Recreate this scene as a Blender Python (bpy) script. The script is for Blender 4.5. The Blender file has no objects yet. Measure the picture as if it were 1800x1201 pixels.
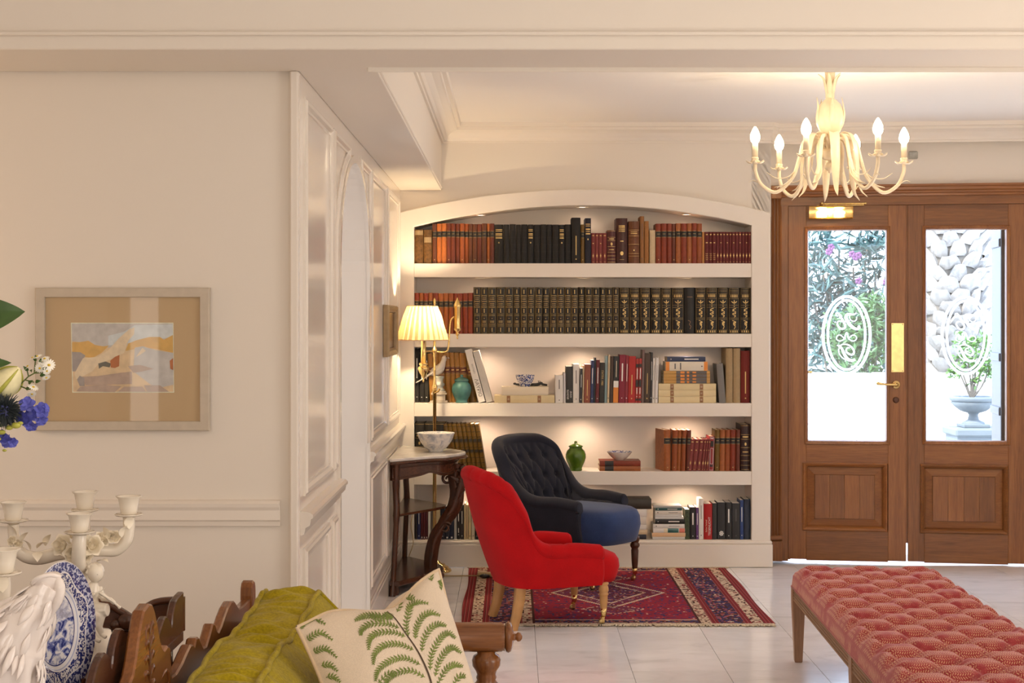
import bpy, bmesh, math, random
from mathutils import Vector, Matrix
from math import sin, cos, pi, radians, sqrt, exp, atan2
S = bpy.context.scene
COL = S.collection
random.seed(7)

# ---------------------------------------------------------------- camera, world, sun, large lights, exposure
FPX, CX, CY, EYE = 2700.0, 900.0, 565.0, 1.47
def W(px, py, Y):
    return Vector(((px - CX) * Y / FPX, Y, EYE + (CY - py) * Y / FPX))
cam_data = bpy.data.cameras.new('camera')
cam_data.sensor_width = 36.0
cam_data.lens = FPX / 1800.0 * 36.0
cam_data.shift_y = -(600.5 - CY) / 1800.0
cam_data.clip_start = 0.05
cam = bpy.data.objects.new('camera', cam_data)
COL.objects.link(cam)
cam.location = (0, 0, EYE)
cam.rotation_euler = (pi / 2, 0, 0)
S.camera = cam

world = bpy.data.worlds.new('sky')
S.world = world
world.use_nodes = True
wn = world.node_tree
bg = wn.nodes['Background']
bg.inputs['Color'].default_value = (0.60, 0.74, 1.0, 1)
bg.inputs['Strength'].default_value = 11.0

def light(name, kind, loc, energy, color, size=0.05, rot=None, size_y=None, spot=None, blend=1.0, shadow=True):
    d = bpy.data.lights.new(name, kind)
    d.energy = energy
    d.color = color
    if kind == 'AREA':
        d.size = size
        if size_y:
            d.shape = 'RECTANGLE'
            d.size_y = size_y
    elif kind in ('POINT', 'SPOT'):
        d.shadow_soft_size = size
    if kind == 'SPOT':
        d.spot_size = spot
        d.spot_blend = blend
    o = bpy.data.objects.new(name, d)
    COL.objects.link(o)
    o.location = loc
    if rot:
        o.rotation_euler = rot
    return o

sun = light('sun', 'SUN', (0, 0, 10), 12.0, (1.0, 0.95, 0.86))
sun.data.angle = 0.01
sun.rotation_euler = Vector((0.5, 0.42, -0.78)).to_track_quat('-Z', 'Y').to_euler()
# added fill standing in for daylight, behind and to the right of the camera
light('fill_rear', 'AREA', (0.9, -2.35, 1.55), 46, (1.0, 0.93, 0.85), 3.2, (radians(90), 0, 0), 1.9)
light('fill_right', 'AREA', (4.05, 1.6, 1.5), 54, (1.0, 0.94, 0.88), 2.2, (radians(90), 0, radians(90)), 1.8)
light('fill_hall', 'AREA', (4.1, 6.9, 1.5), 7, (1.0, 0.94, 0.90), 2.4, (radians(90), 0, radians(90)), 1.9)  # added area fill to brighten the hall, no window here
# unseen lamps: the left one makes the orange wall glow, the rest are added fill
light('fill_near_room', 'POINT', (-0.3, 1.6, 2.45), 12, (1.0, 0.84, 0.68), 0.12)  # unseen point fill added for the near room
light('wall_lamp_left', 'POINT', (-2.35, 4.35, 1.55), 6, (1.0, 0.62, 0.32), 0.08)
light('uplight_fill_hall', 'SPOT', (2.3, 6.5, 0.72), 68, (1.0, 0.85, 0.68), 0.10, (pi, 0, 0), spot=radians(138), blend=0.45)  # added upward spot to brighten soffit and ceiling, no lamp modelled
light('uplight_fill_near_room', 'SPOT', (2.3, 3.0, 0.75), 45, (1.0, 0.84, 0.66), 0.10, (pi, 0, 0), spot=radians(158), blend=0.5)  # added upward spot for the underside of the beam
light('fill_hall_point', 'POINT', (3.3, 6.2, 2.2), 3, (1.0, 0.78, 0.56), 0.12)  # unseen point fill added for the hall
light('passage_fill', 'AREA', (-2.0, 6.6, 1.5), 19, (1.0, 0.95, 0.94), 1.4, (radians(90), 0, radians(-90)), 1.8)  # added area lamp for daylight in the passage, no window built

S.view_settings.view_transform = 'Standard'
S.view_settings.look = 'None'
S.view_settings.gamma = 1.0
S.view_settings.use_curve_mapping = False
S.view_settings.exposure = 0.0
S.cycles.max_bounces = 9
S.cycles.diffuse_bounces = 6
S.cycles.glossy_bounces = 4
S.cycles.transparent_max_bounces = 12
S.cycles.sample_clamp_indirect = 6.0
S.cycles.caustics_reflective = False
S.cycles.caustics_refractive = False

# ---------------------------------------------------------------- materials
MATS = {}
def srgb(r, g, b):
    def f(c):
        c /= 255.0
        return c / 12.92 if c <= 0.04045 else ((c + 0.055) / 1.055) ** 2.4
    return (f(r), f(g), f(b), 1.0)

class NT:
    """thin wrapper to write node trees in few lines"""
    def __init__(self, name):
        self.m = bpy.data.materials.new(name)
        self.m.use_nodes = True
        self.t = self.m.node_tree
        self.b = self.t.nodes['Principled BSDF']
        self.out = self.t.nodes['Material Output']
        MATS[name] = self.m
    def n(self, typ, **kw):
        nd = self.t.nodes.new(typ)
        for k, v in kw.items():
            if k.startswith('i_'):
                key = k[2:]
                key = int(key) if key.isdigit() else key.replace('_', ' ')
                self.set(nd.inputs[key], v)
            else:
                setattr(nd, k, v)
        return nd
    def set(self, sock, v):
        if isinstance(v, bpy.types.NodeSocket):
            self.t.links.new(v, sock)
        elif isinstance(v, bpy.types.Node):
            self.t.links.new(v.outputs[0], sock)
        else:
            sock.default_value = v
    def p(self, **kw):
        for k, v in kw.items():
            self.set(self.b.inputs[k.replace('_', ' ')], v)
        return self
    def coord(self, which='Object', scale=(1, 1, 1), rot=(0, 0, 0), loc=(0, 0, 0)):
        tc = self.n('ShaderNodeTexCoord')
        mp = self.n('ShaderNodeMapping')
        self.t.links.new(tc.outputs[which], mp.inputs[0])
        mp.inputs['Scale'].default_value = scale
        mp.inputs['Rotation'].default_value = rot
        mp.inputs['Location'].default_value = loc
        return mp.outputs[0]
    def noise(self, vec, scale, detail=3, rough=0.5, dist=0.0):
        nd = self.n('ShaderNodeTexNoise')
        self.set(nd.inputs['Vector'], vec)
        nd.inputs['Scale'].default_value = scale
        nd.inputs['Detail'].default_value = detail
        nd.inputs['Roughness'].default_value = rough
        nd.inputs['Distortion'].default_value = dist
        return nd.outputs['Fac']
    def ramp(self, fac, stops, interp='LINEAR'):
        nd = self.n('ShaderNodeValToRGB')
        self.set(nd.inputs[0], fac)
        cr = nd.color_ramp
        cr.interpolation = interp
        while len(cr.elements) < len(stops):
            cr.elements.new(0.5)
        for e, (p, c) in zip(cr.elements, stops):
            e.position = p
            e.color = c if len(c) == 4 else (*c, 1)
        return nd.outputs[0]
    def math(self, op, a, b=0.0, c=0.0):
        nd = self.n('ShaderNodeMath', operation=op)
        self.set(nd.inputs[0], a)
        self.set(nd.inputs[1], b)
        if op in ('MULTIPLY_ADD', 'COMPARE', 'SMOOTH_MIN'):
            self.set(nd.inputs[2], c)
        return nd.outputs[0]
    def mix(self, fac, a, b, blend='MIX'):
        nd = self.n('ShaderNodeMix', data_type='RGBA', blend_type=blend)
        self.set(nd.inputs['Factor'], fac)
        self.set(nd.inputs['A'] if False else nd.inputs[6], a)
        self.set(nd.inputs[7], b)
        return nd.outputs[2]
    def sep(self, vec):
        nd = self.n('ShaderNodeSeparateXYZ')
        self.set(nd.inputs[0], vec)
        return nd.outputs
    def comb(self, x, y, z):
        nd = self.n('ShaderNodeCombineXYZ')
        for i, v in enumerate((x, y, z)):
            self.set(nd.inputs[i], v)
        return nd.outputs[0]
    def bump(self, h, strength=0.3, dist=0.002):
        nd = self.n('ShaderNodeBump')
        self.set(nd.inputs['Height'], h)
        nd.inputs['Strength'].default_value = strength
        nd.inputs['Distance'].default_value = dist
        self.set(self.b.inputs['Normal'], nd.outputs[0])
        return self

def plain(name, col, rough=0.5, metal=0.0, bump=None, spec=0.5, var=0.0, vscale=6, **kw):
    t = NT(name)
    t.p(Roughness=rough, Metallic=metal)
    t.b.inputs['Specular IOR Level'].default_value = spec
    if var:
        v = t.noise(t.coord(), vscale, 4)
        c2 = tuple(max(0, min(1, c * (1 - var))) for c in col[:3]) + (1,)
        c1 = tuple(max(0, min(1, c * (1 + var))) for c in col[:3]) + (1,)
        t.p(Base_Color=t.ramp(v, [(0.3, c2), (0.7, c1)]))
    else:
        t.p(Base_Color=col)
    if bump:
        sc, st, ds = bump
        t.bump(t.noise(t.coord(), sc, 4), st, ds)
    for k, v in kw.items():
        t.p(**{k: v})
    return t.m

WALL = (0.80, 0.745, 0.675, 1)
plain('wall_paint', WALL, 0.55, bump=(60, 0.05, 0.002), spec=0.3)
plain('ceiling_paint', (0.86, 0.82, 0.78, 1), 0.6, spec=0.3)
plain('gloss_paint', (0.79, 0.73, 0.66, 1), 0.13, bump=(9, 0.03, 0.004), spec=0.6)
plain('satin_paint', (0.81, 0.75, 0.68, 1), 0.35, spec=0.4)
plain('passage_paint', (0.80, 0.77, 0.76, 1), 0.6)
plain('brass', (0.80, 0.58, 0.24, 1), 0.22, 1.0, var=0.08, vscale=30)
plain('old_brass', (0.62, 0.47, 0.22, 1), 0.3, 1.0, var=0.15, vscale=40)
plain('cream_metal', (0.74, 0.63, 0.46, 1), 0.35, 0.0, bump=(40, 0.15, 0.002), var=0.08, vscale=25)
plain('porcelain', (0.84, 0.77, 0.66, 1), 0.12, 0.0, spec=0.6)
plain('porcelain_flower', (0.93, 0.85, 0.70, 1), 0.3)
plain('white_porcelain', (0.80, 0.73, 0.69, 1), 0.08, spec=0.7)
plain('dark_iron', (0.03, 0.03, 0.028, 1), 0.5)
plain('paper', (0.80, 0.70, 0.54, 1), 0.8, bump=(300, 0.2, 0.001))
plain('page_white', (0.84, 0.80, 0.74, 1), 0.8)
plain('gilt', (0.62, 0.43, 0.17, 1), 0.42, 0.75)
plain('label_black', (0.018, 0.016, 0.014, 1), 0.45)
plain('print_white', (0.82, 0.80, 0.76, 1), 0.6)
plain('print_cream', (0.78, 0.70, 0.52, 1), 0.6)
plain('print_brown', (0.30, 0.15, 0.07, 1), 0.6)
plain('print_grey', (0.12, 0.11, 0.11, 1), 0.6)
plain('print_orange', (0.75, 0.27, 0.05, 1), 0.6)
plain('beech_wood', (0.56, 0.30, 0.11, 1), 0.35, var=0.12, vscale=12)
plain('cable_plastic', (0.42, 0.30, 0.14, 1), 0.45)
plain('black_plastic', (0.015, 0.013, 0.012, 1), 0.4)
plain('grout', (0.47, 0.43, 0.40, 1), 0.9)

def wood(name, c1, c2, axis, rough=0.3, scale=1.0, ring=14):
    t = NT(name)
    st = [9.0 * scale] * 3
    st[axis] = 0.55 * scale
    info = t.n('ShaderNodeObjectInfo')
    tc = t.n('ShaderNodeTexCoord')
    off = t.n('ShaderNodeVectorMath', operation='SCALE')
    t.set(off.inputs[0], t.comb(info.outputs['Random'], info.outputs['Random'], info.outputs['Random']))
    off.inputs['Scale'].default_value = 17.0
    add = t.n('ShaderNodeVectorMath', operation='ADD')
    t.set(add.inputs[0], tc.outputs['Object']); t.set(add.inputs[1], off.outputs[0])
    mp = t.n('ShaderNodeMapping'); t.set(mp.inputs[0], add.outputs[0])
    mp.inputs['Scale'].default_value = st
    v = mp.outputs[0]
    n1 = t.noise(v, 1.6, 5, 0.6, 0.4)
    n2 = t.noise(v, ring, 6, 0.65, 0.3)
    f = t.math('MULTIPLY_ADD', n2, 0.55, t.math('MULTIPLY', n1, 0.5))
    col = t.ramp(f, [(0.34, c2), (0.66, c1)])
    hv = t.n('ShaderNodeHueSaturation')
    t.set(hv.inputs['Color'], col)
    t.set(hv.inputs['Value'], t.math('MULTIPLY_ADD', info.outputs['Random'], 0.30, 0.86))
    t.p(Base_Color=hv.outputs[0], Roughness=rough)
    t.bump(n2, 0.08, 0.001)
    return t.m
for ax, nm in ((0, 'x'), (1, 'y'), (2, 'z')):
    wood('door_wood_' + nm, (0.31, 0.122, 0.034), (0.15, 0.050, 0.013), ax, 0.30)
    wood('dark_wood_' + nm, (0.105, 0.036, 0.016), (0.035, 0.012, 0.007), ax, 0.22)
    wood('settee_wood_' + nm, (0.25, 0.092, 0.024), (0.105, 0.034, 0.010), ax, 0.22)
    wood('bench_wood_' + nm, (0.36, 0.205, 0.115), (0.21, 0.11, 0.058), ax, 0.4)

def fabric(name, col, rough=0.9, weave=420, var=0.12, sheen=0.3, b=0.25):
    t = NT(name)
    v = t.coord()
    n1 = t.noise(v, weave, 2)
    n2 = t.noise(v, 9, 3)
    lo = tuple(c * (1 - var * 1.6) for c in col[:3]); hi = tuple(min(1, c * (1 + var)) for c in col[:3])
    f = t.math('MULTIPLY_ADD', n1, 0.6, t.math('MULTIPLY', n2, 0.4))
    t.p(Base_Color=t.ramp(f, [(0.35, lo), (0.65, hi)]), Roughness=rough)
    t.b.inputs['Sheen Weight'].default_value = sheen
    t.b.inputs['Specular IOR Level'].default_value = 0.15
    t.bump(n1, b, 0.0015)
    return t.m
fabric('red_wool', (0.46, 0.005, 0.008, 1), sheen=0.04)
fabric('navy_wool', (0.020, 0.022, 0.036, 1), sheen=0.14, var=0.18)
fabric('blue_velvet', (0.026, 0.050, 0.140, 1), sheen=0.22, var=0.18)
fabric('lime_velvet', (0.36, 0.275, 0.004, 1), weave=160, sheen=0.12, var=0.2)
fabric('linen', (0.74, 0.62, 0.48, 1), weave=520, var=0.08, sheen=0.1)
fabric('piping_linen', (0.70, 0.54, 0.36, 1), var=0.05)
plain('fern_print', (0.165, 0.215, 0.045, 1), 0.9, var=0.2, vscale=30)
plain('fern_stem', (0.08, 0.05, 0.03, 1), 0.9)

def objcol(name, rough, mottling=0.12, scale=40, bump=0.15, spec=0.4):
    t = NT(name)
    info = t.n('ShaderNodeObjectInfo')
    n1 = t.noise(t.coord(), scale, 5, 0.6)
    mul = t.ramp(n1, [(0.25, (1 - 2.2 * mottling,) * 3), (0.7, (1 + mottling * 0.5,) * 3)])
    t.p(Base_Color=t.mix(1.0, info.outputs['Color'], mul, 'MULTIPLY'), Roughness=rough)
    t.b.inputs['Specular IOR Level'].default_value = spec
    t.bump(t.noise(t.coord(), 260, 2), bump, 0.0006)
    return t.m
objcol('book_leather', 0.42, 0.16)
objcol('book_cloth', 0.7, 0.06, 80)
objcol('book_paper', 0.38, 0.03, 20, 0.02)
objcol('book_worn', 0.6, 0.35, 55, 0.5)

# glass that lets light straight through: transparent + fresnel gloss
t = NT('clear_glass')
tr = t.n('ShaderNodeBsdfTransparent', i_Color=(0.96, 0.98, 0.98, 1))
gl = t.n('ShaderNodeBsdfGlossy', i_Roughness=0.02)
geo_ = t.n('ShaderNodeNewGeometry')
fr = t.n('ShaderNodeFresnel')
t.set(fr.inputs['IOR'], t.math('MULTIPLY_ADD', geo_.outputs['Backfacing'], 1 / 1.45 - 1.45, 1.45))
mx = t.n('ShaderNodeMixShader')
t.set(mx.inputs[0], fr.outputs[0]); t.set(mx.inputs[1], tr.outputs[0]); t.set(mx.inputs[2], gl.outputs[0])
t.set(t.out.inputs[0], mx.outputs[0])
# frosted etching on the door glass: scatters the daylight behind it
t = NT('etched_glass')
tr = t.n('ShaderNodeBsdfTranslucent', i_Color=(0.98, 0.98, 0.98, 1))
df = t.n('ShaderNodeBsdfDiffuse', i_Color=(0.95, 0.95, 0.95, 1))
mx = t.n('ShaderNodeMixShader', i_Fac=0.04)
t.set(mx.inputs[1], tr.outputs[0]); t.set(mx.inputs[2], df.outputs[0])
t.set(t.out.inputs[0], mx.outputs[0])

def emit(name, col, strength):
    t = NT(name)
    t.p(Base_Color=(*col, 1))
    t.p(Emission_Color=(*col, 1), Emission_Strength=strength)
    return t.m
# clear lamp glass round a glowing filament: lets the lamp's own light out
t = NT('bulb_glow')
ad = t.n('ShaderNodeAddShader')
t.set(ad.inputs[0], t.n('ShaderNodeBsdfTransparent').outputs[0]); t.set(ad.inputs[1], t.n('ShaderNodeEmission', i_Color=(1.0, 0.80, 0.50, 1), i_Strength=14.0).outputs[0])
t.set(t.out.inputs[0], ad.outputs[0])
emit('puck_glow', (1.0, 0.82, 0.62), 6)
emit('picture_bulb_glow', (1.0, 0.78, 0.40), 14)

# pleated lamp shade: thin cloth lit from inside; in the folds it lies double
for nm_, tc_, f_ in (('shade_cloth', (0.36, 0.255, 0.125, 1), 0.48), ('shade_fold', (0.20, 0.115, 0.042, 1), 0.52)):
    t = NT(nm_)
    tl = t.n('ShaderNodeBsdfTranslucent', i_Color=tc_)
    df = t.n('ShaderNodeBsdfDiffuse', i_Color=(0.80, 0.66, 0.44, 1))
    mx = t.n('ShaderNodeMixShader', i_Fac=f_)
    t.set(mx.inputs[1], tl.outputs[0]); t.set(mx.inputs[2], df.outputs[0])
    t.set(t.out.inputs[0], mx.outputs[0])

# polished marble floor tile, every tile with its own veins
t = NT('floor_marble')
info = t.n('ShaderNodeObjectInfo')
tc = t.n('ShaderNodeTexCoord')
rv = t.comb(t.math('MULTIPLY', info.outputs['Random'], 31.0), t.math('MULTIPLY', info.outputs['Random'], 57.0), 0.0)
add = t.n('ShaderNodeVectorMath', operation='ADD')
t.set(add.inputs[0], tc.outputs['Object']); t.set(add.inputs[1], rv)
mp = t.n('ShaderNodeMapping'); t.set(mp.inputs[0], add.outputs[0]); mp.inputs['Scale'].default_value = (1.0, 2.0, 1)
mp.inputs['Rotation'].default_value = (0, 0, 0.6)
n1 = t.noise(mp.outputs[0], 3.0, 7, 0.62, 1.1)
n2 = t.noise(mp.outputs[0], 1.1, 3, 0.5, 0.3)
c1 = t.ramp(n1, [(0.30, (0.66, 0.645, 0.655)), (0.42, (0.80, 0.785, 0.795)), (0.6, (0.87, 0.855, 0.865))])
c2 = t.mix(t.math('MULTIPLY', n2, 0.5), c1, (0.86, 0.84, 0.84, 1))
hv = t.n('ShaderNodeHueSaturation'); t.set(hv.inputs['Color'], c2)
t.set(hv.inputs['Value'], t.math('MULTIPLY_ADD', info.outputs['Random'], 0.10, 0.93))
t.p(Base_Color=hv.outputs[0], Roughness=0.13)
t.b.inputs['Specular IOR Level'].default_value = 0.55
# white marble of the console top
t = NT('console_marble')
n1 = t.noise(t.coord(scale=(1, 0.6, 1)), 5, 7, 0.6, 1.4)
t.p(Base_Color=t.ramp(n1, [(0.35, (0.40, 0.37, 0.35)), (0.5, (0.66, 0.62, 0.58)), (0.65, (0.74, 0.70, 0.65))]), Roughness=0.15)
# blue transfer-ware bowl mottling
t = NT('marbled_bowl')
n1 = t.noise(t.coord(), 26, 6, 0.65, 0.8)
t.p(Base_Color=t.ramp(n1, [(0.36, (0.36, 0.39, 0.46)), (0.5, (0.66, 0.65, 0.64)), (0.6, (0.78, 0.75, 0.70))]), Roughness=0.2)
t = NT('blue_white_china')
n1 = t.noise(t.coord(), 75, 3, 0.5, 1.6)
t.p(Base_Color=t.ramp(n1, [(0.48, (0.80, 0.79, 0.78)), (0.51, (0.03, 0.06, 0.25))], 'LINEAR'), Roughness=0.12)
t = NT('teal_glaze')
n1 = t.noise(t.coord(), 14, 5)
t.p(Base_Color=t.ramp(n1, [(0.3, (0.03, 0.10, 0.10)), (0.7, (0.09, 0.24, 0.22))]), Roughness=0.12)
t = NT('green_glaze')
n1 = t.noise(t.coord(scale=(1, 1, 0.4)), 30, 5)
t.p(Base_Color=t.ramp(n1, [(0.3, (0.035, 0.08, 0.006)), (0.7, (0.10, 0.19, 0.015))]), Roughness=0.12)
plain('dove_paint', (0.74, 0.68, 0.62, 1), 0.6, var=0.06)
plain('plinth_stone', (0.52, 0.46, 0.38, 1), 0.7, var=0.15, vscale=30)
plain('plinth_grey', (0.42, 0.42, 0.38, 1), 0.6, var=0.2, vscale=40)
plain('dull_gold', (0.34, 0.235, 0.12, 1), 0.5, var=0.15, vscale=30)

# ---------------------------------------------------------------- mesh helpers
MW = {}
class G:
    """collects shapes; .obj() links them as ONE mesh object"""
    def __init__(self):
        self.v, self.f, self.sm = [], [], []
    def add(self, vs, fs, smooth=True):
        o = len(self.v)
        self.v += [tuple(p) for p in vs]
        for f in fs:
            self.f.append(tuple(i + o for i in f)); self.sm.append(smooth)
        return self
    def grid(self, rows, cu=False, cv=False, smooth=True):
        n, m = len(rows), len(rows[0])
        vs = [p for r in rows for p in r]
        fs = []
        for i in range(n if cu else n - 1):
            for j in range(m if cv else m - 1):
                a, b = i * m + j, i * m + (j + 1) % m
                c, d = ((i + 1) % n) * m + (j + 1) % m, ((i + 1) % n) * m + j
                fs.append((a, b, c, d))
        return self.add(vs, fs, smooth)
    def box(self, c, s, b=0.0, M=None, smooth=False):
        cx, cy, cz = c; hx, hy, hz = s[0] / 2, s[1] / 2, s[2] / 2
        b = min(b, hx * .9, hy * .9, hz * .9)
        if b <= 0:
            vs = [(x * hx, y * hy, z * hz) for x in (-1, 1) for y in (-1, 1) for z in (-1, 1)]
            fs = [(0, 1, 3, 2), (4, 6, 7, 5), (0, 4, 5, 1), (2, 3, 7, 6), (0, 2, 6, 4), (1, 5, 7, 3)]
        else:
            vs, idx = [], {}
            for x in (-1, 1):
                for y in (-1, 1):
                    for z in (-1, 1):
                        for a in range(3):
                            h = [hx, hy, hz]
                            h = [h[k] - (0 if k == a else b) for k in range(3)]
                            idx[(x, y, z, a)] = len(vs)
                            vs.append((x * h[0], y * h[1], z * h[2]))
            fs = []
            for sgn in (-1, 1):
                fs.append([idx[(sgn, y, z, 0)] for y, z in ((-1, -1), (1, -1), (1, 1), (-1, 1))][::sgn])
                fs.append([idx[(x, sgn, z, 1)] for x, z in ((-1, -1), (-1, 1), (1, 1), (1, -1))][::sgn])
                fs.append([idx[(x, y, sgn, 2)] for x, y in ((-1, -1), (1, -1), (1, 1), (-1, 1))][::sgn])
            for p in (-1, 1):
                for q in (-1, 1):
                    fs.append([idx[(-1, p, q, 1)], idx[(1, p, q, 1)], idx[(1, p, q, 2)], idx[(-1, p, q, 2)]][::p * q * 1])
                    fs.append([idx[(p, -1, q, 0)], idx[(p, 1, q, 0)], idx[(p, 1, q, 2)], idx[(p, -1, q, 2)]][::-p * q])
                    fs.append([idx[(p, q, -1, 0)], idx[(p, q, 1, 0)], idx[(p, q, 1, 1)], idx[(p, q, -1, 1)]][::p * q])
                    for r in (-1, 1):
                        fs.append([idx[(p, q, r, 0)], idx[(p, q, r, 1)], idx[(p, q, r, 2)]][::p * q * r])
        if M is not None:
            vs = [M @ Vector(p) for p in vs]
        vs = [(p[0] + cx, p[1] + cy, p[2] + cz) for p in vs]
        return self.add(vs, fs, smooth)
    def lathe(self, prof, n=24, c=(0, 0, 0), M=None, smooth=True, flute=None, caps=True):
        rows = []
        for r, z in prof:
            row = []
            for k in range(n):
                a = 2 * pi * k / n
                rr = r * (flute(a, z) if flute else 1)
                p = Vector((rr * cos(a), rr * sin(a), z))
                if M is not None:
                    p = M @ p
                row.append((p[0] + c[0], p[1] + c[1], p[2] + c[2]))
            rows.append(row)
        self.grid(rows, cv=True, smooth=smooth)
        for row, fl in ((rows[0], True), (rows[-1], False)) if caps else ():
            self.add(row, [tuple(range(n))[::-1] if fl else tuple(range(n))], False)
        return self
    def tube(self, pts, r, n=8, caps=True, flat=None, up=None):
        pts = [Vector(p) for p in pts]
        if not isinstance(r, (list, tuple)):
            r = [r] * len(pts)
        t0 = (pts[1] - pts[0]).normalized()
        u = Vector(up) if up is not None else (Vector((0, 0, 1)) if abs(t0.z) < .9 else Vector((1, 0, 0)))
        rows = []
        for i, p in enumerate(pts):
            t = (pts[min(i + 1, len(pts) - 1)] - pts[max(i - 1, 0)]).normalized()
            if up is not None:
                u = Vector(up)
            s = t.cross(u)
            if s.length < 1e-6:
                s = t.cross(Vector((0.3, 1, 0.2)))
            s.normalize(); u = s.cross(t).normalized()
            fl = flat if flat else 1.0
            rows.append([tuple(p + s * (r[i] * cos(2 * pi * k / n)) + u * (r[i] * fl * sin(2 * pi * k / n))) for k in range(n)])
        self.grid(rows, cv=True)
        if caps:
            self.add(rows[0], [tuple(range(n))[::-1]], False)
            self.add(rows[-1], [tuple(range(n))], False)
        return self
    def prism(self, poly, t, M=None, bev=0.0):
        """poly in local XY, extruded along +Z by t; M places it. bev shrinks a rim at both faces"""
        n = len(poly)
        def ring(z, ins):
            if ins <= 0:
                return [Vector((p[0], p[1], z)) for p in poly]
            out = []
            ar = sum(poly[i][0] * poly[(i + 1) % n][1] - poly[(i + 1) % n][0] * poly[i][1] for i in range(n))
            sg = 1 if ar > 0 else -1
            for i in range(n):
                a, b, c = Vector(poly[i - 1][:2]), Vector(poly[i][:2]), Vector(poly[(i + 1) % n][:2])
                d1, d2 = (b - a), (c - b)
                d1 = d1.normalized() if d1.length > 1e-9 else d2.normalized()
                d2 = d2.normalized() if d2.length > 1e-9 else d1
                nn = Vector((-(d1.y + d2.y), d1.x + d2.x)) * sg
                nn = nn.normalized() if nn.length > 1e-6 else Vector((0, 0))
                q = b + nn * ins
                out.append(Vector((q.x, q.y, z)))
            return out
        rings = [ring(0, bev), ring(bev, 0), ring(t - bev, 0), ring(t, bev)] if bev > 0 else [ring(0, 0), ring(t, 0)]
        if M is not None:
            rings = [[M @ p for p in r] for r in rings]
        ar = sum(poly[i][0] * poly[(i + 1) % n][1] - poly[(i + 1) % n][0] * poly[i][1] for i in range(n))
        fl = ar < 0
        for a, b in zip(rings, rings[1:]):
            fs = [(i, (i + 1) % n, n + (i + 1) % n, n + i) for i in range(n)]
            self.add(a + b, [f[::-1] for f in fs] if fl else fs, False)
        idx = tuple(range(n))
        self.add(rings[0], [idx if fl else idx[::-1]], False)
        self.add(rings[-1], [idx[::-1] if fl else idx], False)
        return self
    def ball(self, c, r, n=12, m=8, M=None):
        if not isinstance(r, (tuple, list)):
            r = (r, r, r)
        rows = []
        for i in range(m + 1):
            th = pi * i / m
            row = []
            for k in range(n):
                a = 2 * pi * k / n
                p = Vector((r[0] * sin(th) * cos(a), r[1] * sin(th) * sin(a), -r[2] * cos(th)))
                if M is not None:
                    p = M @ p
                row.append((p[0] + c[0], p[1] + c[1], p[2] + c[2]))
            rows.append(row)
        return self.grid(rows, cv=True)
    def poly(self, pts, smooth=False):
        return self.add(pts, [tuple(range(len(pts)))], smooth)
    def obj(self, name, mat, parent=None, world=False, loc=None, rotz=0.0, color=None, mi=None):
        vs = self.v
        if world and parent is not None:
            inv = MW[parent.name].inverted()
            vs = [tuple(inv @ Vector(p)) for p in vs]
        elif world and loc is not None:
            inv = (Matrix.Translation(loc) @ Matrix.Rotation(rotz, 4, 'Z')).inverted()
            vs = [tuple(inv @ Vector(p)) for p in vs]
        me = bpy.data.meshes.new(name)
        me.from_pydata(vs, [], self.f)
        me.polygons.foreach_set('use_smooth', self.sm)
        mats = mat if isinstance(mat, (list, tuple)) else [mat]
        for m in mats:
            me.materials.append(MATS[m])
        if mi:
            me.polygons.foreach_set('material_index', mi)
        bmm = bmesh.new(); bmm.from_mesh(me)
        bmesh.ops.recalc_face_normals(bmm, faces=bmm.faces)
        bmm.to_mesh(me); bmm.free()
        me.update()
        return link(name, me, parent, loc, rotz, color)

def link(name, data, parent=None, loc=None, rotz=0.0, color=None):
    o = bpy.data.objects.new(name, data)
    COL.objects.link(o)
    if parent is not None:
        o.parent = parent
    if loc is not None:
        o.location = loc
    o.rotation_euler = (0, 0, rotz)
    base = MW[parent.name] if parent is not None else Matrix.Identity(4)
    MW[o.name] = base @ Matrix.Translation(Vector(loc) if loc is not None else Vector((0, 0, 0))) @ Matrix.Rotation(rotz, 4, 'Z')
    if color is not None:
        o.color = (*color[:3], 1)
    return o

def tag(o, label, cat, group=None, kind=None):
    o['label'] = label
    o['category'] = cat
    if group:
        o['group'] = group
    if kind:
        o['kind'] = kind
    return o

def thing(name, label, cat, loc=(0, 0, 0), rotz=0.0, group=None):
    o = link(name, None, None, loc, rotz)
    o.empty_display_size = 0.05
    return tag(o, label, cat, group)

def struct(o, label=None):
    o['kind'] = 'structure'
    if label:
        o['label'] = label
    return o

def copy_tree(o, parent=None):
    c = o.copy()
    COL.objects.link(c)
    if parent is not None:
        c.parent = parent
    for ch in o.children:
        copy_tree(ch, c)
    return c

def smoothed(o, ang=40):
    return o

def lerp(a, b, t):
    return a + (b - a) * t
def sstep(a, b, x):
    t = max(0.0, min(1.0, (x - a) / (b - a)))
    return t * t * (3 - 2 * t)
def interp(pts, x):
    if x <= pts[0][0]:
        return pts[0][1]
    for (x0, y0), (x1, y1) in zip(pts, pts[1:]):
        if x <= x1:
            return y0 + (y1 - y0) * (x - x0) / (x1 - x0)
    return pts[-1][1]
def spline(pts, n=6, closed=False):
    """Catmull-Rom through the points"""
    P = [Vector(p) for p in pts]
    out = []
    m = len(P)
    rng = range(m if closed else m - 1)
    for i in rng:
        p0 = P[(i - 1) % m] if closed or i > 0 else P[0] * 2 - P[1]
        p1, p2 = P[i], P[(i + 1) % m]
        p3 = P[(i + 2) % m] if closed or i + 2 < m else P[-1] * 2 - P[-2]
        for k in range(n):
            t = k / n
            out.append(0.5 * ((2 * p1) + (p2 - p0) * t + (2 * p0 - 5 * p1 + 4 * p2 - p3) * t * t + (3 * p1 - p0 - 3 * p2 + p3) * t ** 3))
    if not closed:
        out.append(P[-1])
    return out

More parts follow.
